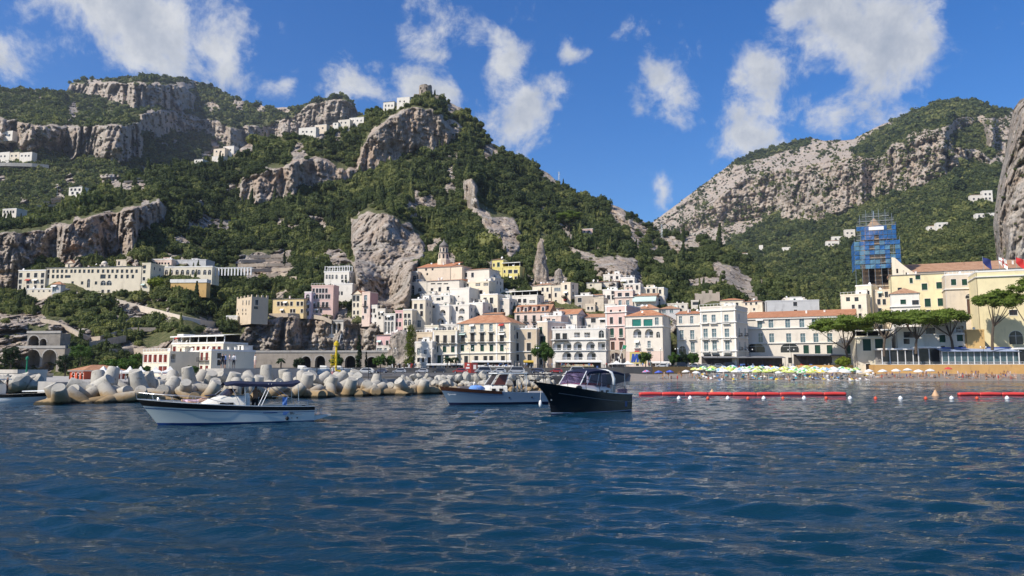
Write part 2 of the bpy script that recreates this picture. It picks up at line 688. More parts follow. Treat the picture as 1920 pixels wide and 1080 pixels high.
  for i in range(len(tx)):
   FOREST.append((p[i, 0], p[i, 1], p[i, 2] - 0.25 * sz[i], sz[i], tint[i], tset))
 return surf

# ------------------------------------------------------------------ the town: one row per building
# x0, x1, yb, yt: where its front stands in the photograph; D distance; yaw turn of the front; dep depth in metres
C_ = dict(white=(0.77, 0.715, 0.62), offw=(0.72, 0.65, 0.545), cream=(0.74, 0.65, 0.49), yellow=(0.74, 0.57, 0.30), lemon=(0.78, 0.66, 0.24), pink=(0.70, 0.49, 0.42), rose=(0.72, 0.45, 0.42),
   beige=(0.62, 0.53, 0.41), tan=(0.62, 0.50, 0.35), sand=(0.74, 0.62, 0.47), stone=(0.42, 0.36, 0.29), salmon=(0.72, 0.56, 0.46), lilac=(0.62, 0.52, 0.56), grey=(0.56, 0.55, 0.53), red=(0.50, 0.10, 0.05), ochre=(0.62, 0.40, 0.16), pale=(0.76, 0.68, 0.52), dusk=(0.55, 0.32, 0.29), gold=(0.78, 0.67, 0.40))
BLD = []


def B(label, x0, x1, yb, yt, col='white', wins=(), D=None, yaw=-22, dep=9, roof='flat', rh=None, cat='house', name=None, **kw):
 if D is None:
  D = 290 + (688 - yb) * 0.5
 BLD.append(dict(label=label, x0=x0, x1=x1, yb=yb, yt=yt, col=col, wins=list(wins), D=D, yaw=yaw, dep=dep, roof=roof, rh=rh, cat=cat, name=name or ('hotel' if cat == 'hotel' else 'house'), **kw))


# --- the old monastery hotel on its ledge, left
B('low cream end block of the monastery hotel under the grey cliff', 32, 84, 542, 508.5, 'cream', [(516, [39, 53, 67, 80], 1.5, 2.0, 'd'), (528, [38, 52.5, 66.5, 79], 1.5, 1.9, 'd'), (538.5, [37.5, 52, 66, 79], 1.2, 1.8, 'd')], yaw=-8, dep=14, cat='hotel')
B('long cream monastery hotel with red tiled roof and three dark arches', 84, 264, 545, 502.5, 'cream', [(508.5, [91, 100, 108, 116.5, 124.5, 134, 141, 149.5, 158, 166.5, 173.5, 184, 193.5, 202.5, 211, 220, 229, 238, 247, 256], 1.1, 1.5, 'p'), (518.5, [90, 99.5, 108, 116], 1.2, 1.6, 'p'), (518.5, [127], 2.6, 1.2, 'p'), (517.5, [153, 167, 182], 3.4, 3.4, 'a'), (518.5, [193], 2.4, 1.8, 'p'), (518.5, [205, 217.5, 228.5, 239, 249], 1.1, 1.6, 'p'), (530.5, [136, 154, 180], 1.1, 1.4, 'p'), (531, [166], 1.6, 4.2, 'a'), (530.5, [193.5, 204.5], 2.8, 2.4, 'a')], yaw=-8, dep=13, roof='shed', rh=1.6, D=362, cat='hotel')
B('cream square end tower of the monastery hotel', 264, 280, 545, 495, 'cream', [(500.5, [271], 1.3, 1.5, 'p'), (509.5, [270.5], 1.1, 1.4, 'p')], yaw=-8, dep=11, cat='hotel', D=355)
B('small gabled cream chapel front above the monastery roof', 122, 137.5, 505, 494, 'cream', [(496.5, [129.5], 1.2, 1.6, 'a')], yaw=-8, dep=6, roof='gabley', rh=1.9, D=377, cat='chapel', name='chapel')
B('little white domed belfry above the monastery roof', 186, 197, 505, 496, 'offw', [(497, [192], 1.2, 1.6, 'p')], yaw=-8, dep=3, roof='dome', rh=2.0, D=377, cat='belfry', name='belfry')
B('square cream roof room above the monastery hotel', 217, 237, 505, 489, 'cream', [(493.5, [223], 1.0, 1.8, 'p')], yaw=-8, dep=6, D=378)
B('low cream terrace wall with round openings under the monastery', 50, 118, 551, 543, 'cream', [(545, [62, 73, 82, 93], 1.0, 1.0, 'a')], yaw=-8, dep=5, D=352, roof='flat')
B('small glazed grey kiosk in front of the monastery', 97, 113, 549, 534, 'grey', [(541, [101, 108], 1.6, 2.6, 'w')], yaw=-8, dep=3, D=348, roof='hip', rh=1.4, cat='kiosk', name='kiosk')
B('long pink low wing right of the monastery tower', 281, 322, 500, 487.5, 'salmon', [(494, [289, 294, 299, 304, 310, 316], 0.9, 1.0, 'p')], yaw=-6, dep=9, D=385)
B('low grey roofed block behind the white pergola terrace', 328, 386, 500, 489, 'grey', [], yaw=-6, dep=9, D=388)
B('low white garden building with a row of arches beside the pergola', 297, 398, 516, 502, 'pale', [(510.5, [303, 312, 321, 332, 342, 352, 362, 373, 384, 393], 1.7, 2.5, 'a')], yaw=-6, dep=7, D=372, cat='hotel')
B('cream upper terrace room behind the garden arches', 297, 315, 503, 498, 'pale', [(500.5, [302], 1.0, 1.0, 'p')], yaw=-6, dep=6, D=379)
B('small white house at the foot of the orange cliff', 202, 233, 477.5, 471, 'white', [(473, [215, 224], 1.0, 1.0, 'p')], yaw=-10, dep=6, roof='flat', D=420)
B('ochre and white retaining terrace below the garden arches', 319.5, 387, 538, 524, 'ochre', [], yaw=-4, dep=4, D=352, roof='none', cat='terrace', name='terrace', band='white')
B('square brown stone watchtower with battlements on the slope', 442.5, 470.5, 600, 561, 'tan', [(567.5, [455.5, 462, 467], 1.0, 2.2, 'a'), (581, [445, 455, 461], 1.0, 1.2, 'a'), (588.5, [447, 455, 461], .8, .8, 'p')], yaw=-48, dep=7.5, D=333, found=2.5, roof='merlon', cat='tower', name='tower', side=[(567, [481.5], 1.2, 2.0, 'd'), (577, [480], 1.6, 1.0, 'p'), (582.5, [481, 486], 1.0, 1.4, 'p')])
B('low white outbuilding left of the brown watchtower', 424, 445, 600, 594, 'offw', [], yaw=-10, dep=5, D=330)
# --- hotel behind the tetrapods
B('cream seaside hotel wing with red shutters and white balustrade', 266.5, 317, 702, 663, 'pale', [(672, [273, 281.5, 291, 301, 310], 1.3, 2.0, 'R'), (682.5, [281, 290.5, 300, 309.5], 1.4, 1.9, 'R+'), (694, [301, 309], 1.5, 2.0, 'R')], yaw=-30, dep=12, D=222, roof='rail', cat='hotel', side=[(672, [325], 1.5, 2.4, 'l'), (682.5, [333.5], 1.3, 1.6, 'p')], up=False)
B('recessed middle of the cream seaside hotel with red shuttered rooms', 330, 372, 702, 661, 'pale', [(669.5, [342, 351.5, 361, 370], 1.3, 2.0, 'R'), (682, [341, 351, 361, 369], 1.4, 1.9, 'R+')], yaw=-20, dep=12, D=229, roof='flat', cat='hotel', up=False)
B('tall right wing of the cream seaside hotel with its side in shade', 372, 394.5, 703, 659, 'pale', [(666.5, [378.5, 388], 1.2, 2.0, 'R+'), (680, [378, 387.5], 1.2, 2.0, 'R+'), (693, [377, 387.5], 1.2, 2.0, 'R+')], yaw=-38, dep=14, D=215, roof='flat', cat='hotel', side=[(667, [411], 1.1, 1.4, 'd'), (680, [411], 1.1, 1.4, 'd')], up=False)
B('set back top floor of the cream seaside hotel under a glass terrace', 321, 419, 665, 646, 'pale', [(654.5, [327, 342.5, 351.5, 362, 371.5, 382, 391, 401, 411], 1.1, 1.5, 'R')], yaw=-24, dep=10, D=237, roof='veranda', cat='hotel', up=False)
B('white stair tower on the roof of the seaside hotel', 332, 343, 650, 630, 'offw', [(634, [336], 1.4, 1.2, 'w')], yaw=-30, dep=4, D=240, cat='tower', name='stair_tower', up=False)
B('small red boathouse with an orange tiled roof by the harbour', 130, 157, 712, 695.5, 'red', [(703.5, [137.5, 146.5, 155], 1.0, 1.7, 'a')], yaw=-35, dep=8, D=150, roof='hip', rh=1.1, cat='boathouse', name='boathouse', hill=False, found=1)
B('small white flat roofed harbour house at the left edge', -14, 31, 719, 700, 'offw', [(708.5, [4, 20.5], 0.7, 0.9, 'd')], yaw=-6, dep=6, D=110, cat='house', hill=False, found=1)
B('low stone shed beneath the viaduct arches', 31, 72, 715, 704, 'tan', [(708.5, [34, 53, 65], 0.9, 1.2, 'p')], yaw=-6, dep=5, D=190, hill=False, found=1)
# --- houses on the grey crag, left of the town
B('yellow house row on the edge of the grey crag', 510, 570, 588, 561, 'yellow', [(569.5, [522, 529, 535.5, 546.5, 558.5, 566], 1.1, 1.7, 'd'), (583, [529, 546, 551.5, 566], 1.0, 1.5, 'd')], yaw=-12, dep=9, roof='shed', rh=0.9, D=342, hill=False, found=2.5)
B('lilac house with a big arched window between yellow and pink ones', 570, 583, 588, 549, 'lilac', [(557.5, [577], 2.0, 3.0, 'a'), (573.5, [577], 1.2, 2.0, 'd')], yaw=-14, dep=9, D=342, hill=False, found=2.5)
B('tall pink house with rows of small windows above the crag', 582, 625, 590, 537, 'pink', [(545, [588, 594.5, 600.5, 606, 612], 1.0, 1.8, 'd'), (556, [588, 594.5, 600.5, 605.5, 612, 617], 1.0, 1.8, 'd'), (571, [588, 597, 606, 613], 1.1, 2.0, 'd+'), (583, [594, 602, 606], 1.0, 1.7, 'd')], yaw=-9, dep=6, roof='rail', D=344, hill=False, found=2.5)
B('white villa with arched windows and roof pergola beside the pale crag', 607, 655, 535, 511, 'white', [(519, [612.5, 618, 623.5, 631, 641.5, 648.5], 1.1, 2.2, 'a'), (528.5, [642, 648.5], 1.1, 1.8, 'd')], yaw=-14, dep=6, roof='pergola', D=374, cat='hotel', side=[(512, [659.5], 1.0, 1.6, 'd'), (523, [657.5], 1.0, 1.6, 'd')])
B('white terrace house below the villa with the pergola', 625, 661, 556, 534, 'white', [(540.5, [632], 1.6, 1.6, 'p'), (550, [629, 635, 641], 0.9, 1.6, 'p')], yaw=-14, dep=6, D=362, roof='flat')
B('narrow cream gabled house at the foot of the pale crag', 659, 678, 600, 553, 'cream', [(559.5, [664, 671], 1.4, 2.2, 'd'), (572, [664, 671], 0.9, 1.6, 'd'), (586, [664, 671], 0.9, 1.6, 'd'), (596, [664, 671], 0.8, 1.2, 'd')], yaw=-20, dep=8, roof='gabley', rh=2.2, D=345, hill=False, found=3)
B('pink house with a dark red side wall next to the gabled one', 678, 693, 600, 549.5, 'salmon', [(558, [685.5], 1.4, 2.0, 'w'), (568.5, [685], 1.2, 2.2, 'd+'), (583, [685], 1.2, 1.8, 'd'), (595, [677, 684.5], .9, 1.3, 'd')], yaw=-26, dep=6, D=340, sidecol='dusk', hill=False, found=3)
B('small white house right of the pink one below the pale crag', 692, 707, 600, 574, 'white', [(582.5, [696.5, 701.5], 0.9, 1.7, 'd'), (592.5, [696, 704], .8, 1.2, 'd')], yaw=-18, dep=7, D=339)
B('low white stepped house on the path to the centre', 706, 722, 602, 581, 'offw', [(588, [711, 716.5], 0.9, 1.5, 'd'), (596, [712], 1.0, 1.0, 'p')], yaw=-18, dep=7, D=337)
B('white house on three tall arches', 719, 741, 624, 590, 'white', [(596, [724, 729, 736], 0.9, 1.6, 'd'), (614, [723, 729, 735.5], 1.0, 5.0, 'a')], yaw=-10, dep=6, D=322)
B('narrow rose pink house above the ivy rock', 740.5, 755, 626, 584, 'rose', [(592, [744.5, 751], 1.0, 1.8, 'd'), (608, [744, 750], 0.9, 1.7, 'd')], yaw=-14, dep=7, D=322)
B('cream house with two arched windows behind the climbing ivy', 755, 772, 632, 582, 'cream', [(592, [760, 767], 1.0, 1.6, 'd'), (604.5, [760.5, 768], 1.4, 2.6, 'a'), (619, [760, 767], .9, 1.6, 'd')], yaw=-14, dep=7, D=320)
B('two tone pink and white house on the rock over the road', 705, 737, 664, 629, 'rose', [(643.5, [711.5, 726], 1.0, 1.9, 'd'), (657, [709, 714, 723], 0.9, 1.7, 'w')], yaw=-16, dep=7, D=303, roof='shed', rh=.6, plinth=('offw', 648))
B('low pink annex beside the two tone house', 735, 755, 650, 624, 'rose', [(634, [739.5], 1.0, 1.2, 'a')], yaw=-16, dep=6, D=306)
# --- church and the white pile below it
B('tan pink church nave with sloping tiled roof', 782, 845, 540, 503, 'sand', [(504, [799, 811], 0.9, 1.0, 'p'), (514, [789, 801], 0.8, 1.0, 'p')], yaw=-18, dep=15, roof='shed', rh=4.5, D=372, cat='church', name='church')
B('church side chapel with a tall arched window', 771, 783, 545, 511, 'sand', [(522, [777], 1.7, 3.0, 'a'), (541, [776], 1.4, 3.4, 'a')], yaw=-18, dep=8, D=369, cat='chapel', name='chapel')
B('buttress house with one very tall arch below the church', 767, 800, 562, 531, 'offw', [(545.5, [773.5], 1.8, 5.6, 'a'), (543, [787], 1.8, 2.0, 'a')], yaw=-18, dep=7, D=362)
B('pink tan transept right of the church with red lean-to roof', 829, 867, 532, 502, 'sand', [(512.5, [842.5], 1.0, 1.2, 'd')], yaw=-30, dep=8, roof='hip', rh=1.2, D=369, cat='church', name='church_transept')
B('white house with a tiled roof right under the church', 800, 862, 552, 528, 'offw', [(546, [810], 1.1, 2.6, 'd'), (542.5, [824.5], 1.2, 1.8, 'd'), (541, [840], 1.2, 1.6, 'd'), (532, [812, 824, 836], 2.0, 0.5, 'p')], yaw=-20, dep=8, roof='shed', rh=1.4, D=358)
B('big blank white house wall in the middle of the pile', 842, 880, 578, 543, 'white', [(571, [867.5], 1.1, 1.8, 'w'), (556, [860], .6, .6, 'p')], yaw=-26, dep=9, D=350)
B('white house with a small window left of the blank wall', 811, 843, 592, 556, 'white', [(557.5, [829.5], 0.9, 1.3, 'p'), (561, [822], 1.8, 1.1, 'p'), (571, [836], 1.3, 1.8, 'd')], yaw=-20, dep=8, D=347)
B('white house with green shuttered balcony door and dark slot', 798, 820, 618, 572, 'white', [(575, [810], 2.4, 1.0, 'p'), (593, [802.5, 808.5], 1.3, 2.4, 'G+'), (606, [808.5], 0.9, 2.0, 'd')], yaw=-20, dep=8, D=334)
B('white house with two big arched loggias one above the other', 818, 842, 616, 575, 'white', [(586, [830], 2.9, 2.6, 'L'), (603, [826], 3.2, 2.8, 'L')], yaw=-22, dep=8, D=332)
B('white house with an arched loggia under the blank wall', 842, 880, 614, 574, 'white', [(572.5, [856.5], 1.0, 1.8, 'd'), (583, [855, 866], 2.9, 2.4, 'L'), (596.5, [864, 876], 2.8, 2.2, 'L')], yaw=-24, dep=8, D=333)
B('white house with a wide low arch right of the loggias', 879, 905, 600, 570, 'white', [(577, [882, 889], 1.4, 1.9, 'w'), (591, [894], 3.2, 2.4, 'L')], yaw=-30, dep=8, D=336)
B('cream yellow house with paired windows at the left of the pile', 771, 797, 632, 563, 'cream', [(574.5, [779, 790], 1.2, 2.0, 'd'), (588, [779.5, 790.5], 1.1, 2.0, 'd'), (607, [785.5], 1.5, 2.6, 'w')], yaw=-16, dep=8, D=325)
B('white top house above the cream yellow one', 787, 815, 575, 553, 'white', [(560, [798, 808], 0.8, 1.2, 'p'), (567, [803], 1.5, 1.2, 'p')], yaw=-18, dep=8, D=352)
B('white villa with a low roof right of the church', 861, 918, 552, 508, 'offw', [(515.5, [873.5, 886], 1.2, 2.0, 'd'), (535, [868], 1.4, 1.6, 'd')], yaw=-25, dep=11, roof='hip', rh=1.2, D=366)
B('cream house with a dark covered terrace below the low roofed villa', 872, 917, 560, 531, 'cream', [(533, [896, 911], 2.6, 1.4, 'l'), (547.5, [902], 1.3, 1.6, 'd'), (533.5, [877], .9, .9, 'p')], yaw=-25, dep=7, D=357)
B('white house with a single tall window beside the vine terrace', 905, 928, 556, 524, 'offw', [(535.5, [922], 1.1, 2.0, 'd')], yaw=-30, dep=8, D=362)
B('bright yellow villa tower with a dark arch among the trees', 922, 943, 520, 487.5, 'lemon', [(496, [934.5], 1.2, 2.0, 'g'), (497, [926], 0.8, 1.4, 'd'), (511, [930.5], 2.2, 2.6, 'a')], yaw=-20, dep=7, roof='hip', rh=.8, D=386, cat='villa', name='villa')
B('bright yellow villa wing with white awning terrace', 942, 975, 518, 502, 'lemon', [(509, [956.5, 967], 1.8, 1.5, 'd'), (509, [946], 0.8, 1.2, 'd')], yaw=-20, dep=8, roof='veranda', D=384, cat='villa', name='villa')
B('cream house with two large windows above the dormer roof', 900, 933, 592, 554, 'pale', [(563.5, [909.5, 921.5], 1.5, 2.4, 'd'), (582, [919, 930], 1.4, 2.0, 'd')], yaw=-25, dep=9, D=341)
B('small grey white house between the cream one and the dormers', 932, 955, 590, 562, 'offw', [(568, [936, 942], 1.1, 1.6, 'w'), (583, [942], 1.8, 2.2, 'a')], yaw=-25, dep=8, D=340)
B('white house with a glazed top terrace and poles', 950, 1008, 572, 557, 'white', [(564, [974, 984], 1.4, 1.6, 'd'), (565.5, [998], 3.0, 1.4, 'l')], yaw=-25, dep=8, D=349, roof='veranda')
# --- waterfront
B('cream waterfront hotel block with four rows of tall dark windows', 857, 958, 690, 608, 'cream', [(614.5, [866.5, 885.5, 903.5, 920.5, 940.5], 1.2, 2.4, 'w+'), (633, [868, 886, 904, 921, 941], 1.5, 3.0, 'D+'), (652.5, [867, 886, 904, 921.5, 941], 1.3, 2.2, 'g'), (674, [874, 893, 910, 921, 943], 1.4, 2.4, 'D')], D=290, yaw=-24, dep=13, roof='hip', rh=3.6, cat='hotel', belts=[643, 663], pil=5)
B('lower cream wing of the waterfront hotel under red awnings', 810, 857, 690, 622, 'cream', [(636, [820, 834.5, 849.5], 1.4, 2.7, 'D+'), (655, [818.5, 833.5, 849], 1.3, 2.0, 'g'), (673.5, [823.5, 838], 1.4, 2.6, 'g')], D=292, yaw=-20, dep=12, roof='rail', cat='hotel', belts=[645, 665], pil=3)
B('white corner house at the left end of the waterfront hotel', 777, 810, 692, 643, 'white', [(659, [784.5], .9, 2.2, 'w'), (660, [797], 1.1, 1.4, 'w'), (675, [784.5, 793], 0.9, 1.4, 'p'), (676, [805], 1.2, 2.2, 'd')], D=290, yaw=-20, dep=9, roof='flat')
B('tan terrace house with a dark awning above the white corner house', 780, 810, 646, 625.5, 'tan', [(637, [805.5], 1.0, 1.8, 'a'), (637, [790], 3.2, 1.6, 'l')], D=300, yaw=-20, dep=9, roof='rail', hill=False)
B('tan house with dark shutters right of the waterfront hotel', 958, 1007, 690, 618, 'tan', [(629, [968.5, 992.5], 1.2, 2.2, 'D'), (651.5, [969, 991.5], 1.4, 3.0, 'D'), (670.5, [969.5, 993], 1.4, 2.2, 'd')], D=286, yaw=-18, dep=11, roof='rail', belts=[660])
B('pinkish palazzo with a row of four dormers in its tiled roof', 965, 1030, 625, 587, 'salmon', [(597, [971.5, 985.5, 1001.5, 1016], 1.2, 2.4, 'D+'), (612, [972, 986, 1002], 1.2, 2.0, 'D')], D=326, yaw=-20, dep=11, roof='dormer', rh=3.8, dorm=[971.5, 985.5, 1001.5, 1018])
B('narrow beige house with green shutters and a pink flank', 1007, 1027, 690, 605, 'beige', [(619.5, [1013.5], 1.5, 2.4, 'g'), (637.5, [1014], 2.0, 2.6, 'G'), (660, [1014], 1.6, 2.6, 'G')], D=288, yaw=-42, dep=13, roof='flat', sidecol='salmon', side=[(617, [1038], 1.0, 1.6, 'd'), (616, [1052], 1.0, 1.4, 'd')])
B('pink roof storey with a white awning behind the narrow beige house', 1016, 1053, 612, 594, 'salmon', [(602, [1038, 1043], 1.2, 1.6, 'w'), (601, [1027], 2.2, 1.8, 'l')], D=314, yaw=-30, dep=8, roof='rail')
B('white house with three tiers of arches on the waterfront', 1035, 1137, 690, 619, 'white', [(631.5, [1046, 1059], 1.5, 2.4, 'd+'), (628, [1082, 1101, 1111], 2.2, 1.8, 'l'), (626, [1127.5], 2.0, 2.8, 'a'), (649, [1044.5, 1063.5, 1083.5, 1107.5], 3.4, 3.4, 'L'), (649, [1129], 2.8, 3.0, 'l'), (667, [1063, 1085, 1109.5], 3.6, 3.0, 'L')], D=284, yaw=-16, dep=10, roof='rail', belts=[638, 658])
B('tall pink palazzo with cornices and green shutters', 1136, 1177, 688, 576, 'pink', [(583, [1145.5, 1162.5], 0.8, 0.8, 'p'), (601, [1146.5, 1163], 1.2, 2.4, 'd'), (624, [1147.5, 1164.5], 1.4, 3.2, 'g+'), (648.5, [1149, 1165], 1.4, 3.0, 'B')], D=300, yaw=-32, dep=14, roof='flat', belts=[587, 612], plinth=('stone', 657), pil=3, arch0=(672, 1154, 5.0, 4.6), cat='palazzo', name='palazzo')
B('white house with sea green blinds and two arched loggias', 1173, 1245, 690, 594, 'offw', [(605, [1193.5, 1215], 3.4, 2.6, 'Q'), (602, [1231.5], 1.2, 2.4, 'w'), (625, [1195, 1217], 3.2, 3.2, 'L'), (627.5, [1234], 1.4, 2.2, 'a'), (645.5, [1194.5, 1217], 1.0, 2.2, 'w+')], D=280, yaw=-26, dep=11, roof='hip', rh=2.6, side=[(602, [1255.5, 1267.5], 1.0, 2.0, 'd'), (627.5, [1256.5, 1268.5], 1.2, 2.2, 'a')], belts=[614], plinth=('salmon', 660))
B('white palazzo wing with a low tiled roof beside the green blind house', 1270, 1316, 690, 590, 'offw', [(599.5, [1276, 1297], 1.0, 2.4, 'w'), (627.5, [1278, 1298], 1.3, 3.0, 'w+'), (651, [1299], 1.3, 3.2, 'w+'), (656, [1279.5], 2.6, 3.0, 'a')], D=283, yaw=-22, dep=11, roof='shed', rh=2.0, belts=[611], cat='palazzo', name='palazzo')
B('grand white palazzo with grey cornices and a dark corner side', 1315, 1383, 690, 578, 'offw', [(598, [1321.5, 1338, 1362], 1.3, 2.8, 'w+'), (626, [1323, 1339, 1363], 1.4, 3.4, 'w+'), (649, [1324, 1340, 1364], 1.4, 3.6, 'w+'), (672, [1327, 1343, 1365], 2.4, 2.6, 'd')], D=279, yaw=-34, dep=14, roof='rail', belts=[584.5, 606.5, 635, 659.5], pil=5, cat='palazzo', name='palazzo', side=[(594, [1385.5], .9, 2.0, 'd'), (622, [1386, 1397], .9, 2.4, 'd+'), (648, [1387, 1397], .9, 2.4, 'd+')])
B('long white hotel with a terracotta roof behind the umbrella pines', 1401, 1607, 690, 597.5, 'offw', [(606, [1424.5, 1445.5, 1477, 1503.5, 1527, 1554, 1580], 1.5, 3.0, 'w'), (633.5, [1426, 1447, 1479, 1505.5, 1530, 1556], 1.5, 3.0, 'w'), (652, [1416, 1445, 1480.5], 6.5, 3.6, 'a'), (655, [1511.5, 1533, 1555.5, 1591], 1.6, 2.8, 'g')], D=290, yaw=-26, dep=14, roof='shed', rh=3.4, belts=[600, 617.5, 645], cat='hotel', found=2)
B('cream terrace restaurant with green shutters beside the pines', 1607, 1675, 690, 633, 'pale', [(646.5, [1625.5, 1648.5], 2.2, 3.6, 'g'), (625, [1626], .1, .1, 'p')], D=262, yaw=-14, dep=10, roof='veranda', belts=[634], cat='restaurant', name='restaurant', hill=False)
# --- second and third rows, centre right
B('cream house with a hipped roof above the terraces', 998, 1034, 570, 536.5, 'cream', [(543, [1017.5, 1026.5], 1.0, 1.7, 'd'), (555, [1017, 1031], 1.2, 1.9, 'd'), (549, [1004], .9, 1.4, 'd')], yaw=-34, dep=8, roof='hip', rh=1.3, D=358)
B('narrow cream house beside the tall tower house', 1034, 1054, 580, 538, 'cream', [(542.5, [1041, 1045, 1049], 0.8, 1.4, 'w'), (553, [1042, 1046], 0.9, 1.7, 'd')], yaw=-24, dep=8, D=352)
B('tall beige tower house with windows on two sides', 1052, 1070, 582, 532.5, 'sand', [(538.5, [1061], 1.1, 1.9, 'd'), (551.5, [1061.5], 1.2, 2.0, 'd'), (563.5, [1061.5], 1.0, 1.3, 'd')], yaw=-36, dep=7, D=350, side=[(538, [1074.5], 1.0, 1.8, 'd'), (551, [1074.5], 1.0, 1.8, 'd')])
B('grey stone ruin house in the middle of the town', 1078, 1112, 582, 556, 'stone', [(562.5, [1087], 1.6, 1.8, 'd')], yaw=-24, dep=8, D=346, age=.7)
B('beige stone house with an orange roof behind the ruin', 1098, 1132, 572, 555, 'beige', [(560, [1108], .8, 1.4, 'd'), (561, [1117], 1.0, 1.5, 'd')], yaw=-24, dep=8, roof='shed', rh=1.4, D=352)
B('rough stone house beside the white terraces', 1112, 1132, 585, 560, 'beige', [(569, [1118], .8, 1.0, 'p')], yaw=-24, dep=7, D=341, age=.7)
B('white house with a flat roof highest on the right slope', 1131, 1164, 528, 516.5, 'white', [(520.5, [1146.5, 1157], 1.1, 1.4, 'd')], yaw=-18, dep=8, D=378)
B('white house with a long awning below the highest one', 1163, 1190, 540, 522, 'white', [(528, [1169, 1176, 1183], 1.6, 1.2, 'd'), (535, [1172], 1.0, 1.2, 'd')], yaw=-18, dep=8, D=371, roof='rail')
B('white house with a dark tiled lean-to roof on the slope', 1122, 1156, 545, 529, 'offw', [(534.5, [1144, 1151.5], 1.0, 1.4, 'd')], yaw=-18, dep=8, D=368, roof='shed', rh=1.2)
B('small cream house left of the dark lean-to roof', 1100, 1128, 540, 530, 'pale', [(535, [1108], .8, .8, 'p')], yaw=-10, dep=6, D=366, roof='shed', rh=.8)
B('white square house with three windows on the slope', 1169, 1201, 556, 534, 'offw', [(539, [1176.5, 1184, 1194.5], 1.0, 1.9, 'd'), (549, [1180], .9, 1.3, 'd')], yaw=-20, dep=8, D=362)
B('pale yellow house with two tall windows at the right of the slope', 1203, 1232, 560, 541, 'cream', [(545.5, [1215.5, 1226], 1.1, 1.7, 'd')], yaw=-20, dep=8, D=362)
B('small cream house at the right end of the slope', 1232, 1245, 562, 541, 'pale', [(547, [1237.5], 1.0, 1.8, 'd'), (557.5, [1238.5], .9, 1.0, 'd')], yaw=-26, dep=8, D=360)
B('white terraced house with dark openings above the pink one', 1130, 1156, 572, 545, 'white', [(548.5, [1149.5], 1.4, 1.4, 'd'), (557.5, [1141, 1150], 1.3, 1.8, 'd'), (566, [1138], .8, 1.3, 'd')], yaw=-20, dep=8, D=349)
B('salmon house with two square windows above the pink palazzo', 1152, 1187, 578, 546, 'salmon', [(552.5, [1162, 1176], 1.6, 1.6, 'd'), (567.5, [1162.5, 1177], 1.2, 2.0, 'w')], yaw=-18, dep=8, D=344, roof='flat', belts=[558])
B('low house with an orange roof and a pale green awning', 1187, 1231, 575, 556, 'white', [(562, [1196, 1212], .1, .1, 'p')], yaw=-18, dep=8, D=342, roof='shed', rh=2.0, awning=True)
B('small white house right of the pale green awning', 1230, 1246, 570, 557, 'offw', [(563, [1236], .9, .9, 'd')], yaw=-18, dep=6, D=348)
B('orange roofed house behind the green blind house', 1195, 1236, 592, 580, 'pale', [(585, [1210, 1222], .8, 1.0, 'd')], yaw=-18, dep=9, D=322, roof='hip', rh=2.4)
B('house with a red roof and glass terrace at the right of the town', 1236, 1275, 590, 580, 'grey', [(583, [1245, 1252, 1259], 1.4, 1.2, 'w')], yaw=-18, dep=9, D=330, roof='hip', rh=1.8)
B('white house with an orange gable roof in the centre', 1043, 1083, 622, 591, 'white', [(594, [1071.5], 1.0, 1.4, 'w'), (607, [1050, 1058], 1.0, 1.4, 'd')], yaw=-30, dep=9, D=318, roof='gable', rh=2.6)
B('white house with an orange roof and two black windows', 1096, 1137, 620, 596, 'white', [(600.5, [1112.5, 1129.5], 1.7, 1.6, 'd'), (611, [1105], .9, .9, 'p')], yaw=-20, dep=9, D=316, roof='shed', rh=2.2)
B('small white house behind the dormered palazzo', 1028, 1046, 600, 579, 'offw', [(584, [1034], .9, 1.2, 'd')], yaw=-24, dep=7, D=336, roof='shed', rh=.8)
B('ruined stone wall house above the white palazzo', 1303, 1350, 572, 553, 'stone', [], yaw=-14, dep=7, D=356, age=.8, roof='ruin')
B('cream house with an orange roof above the white palazzo', 1350, 1395, 585, 564, 'pale', [(570, [1362, 1372, 1382], .9, 1.2, 'd')], yaw=-18, dep=8, D=346, roof='hip', rh=1.2)
B('beige house with little square windows near the valley', 1393, 1430, 592, 567, 'sand', [(569, [1399, 1408, 1418], 0.8, 0.9, 'd'), (580, [1400, 1414], .8, 1.0, 'd')], yaw=-34, dep=9, D=340, roof='hip', rh=1.0)
B('grey white flat roofed block behind the long hotel', 1437, 1537, 590, 566, 'grey', [(570, [1491], 1.4, 1.6, 'd')], yaw=-14, dep=9, D=330, roof='flat', hill=False)
B('white roof house with two domed tanks behind the long hotel', 1471, 1510, 585, 560.5, 'offw', [(568, [1480], .8, 1.0, 'd')], yaw=-14, dep=9, D=336, roof='flat', hill=False)
B('flat white house with a dark slot above the valley wall', 1296, 1313, 575, 565, 'offw', [(569, [1304.5], 2.4, 1.2, 'p')], yaw=-14, dep=6, D=346)
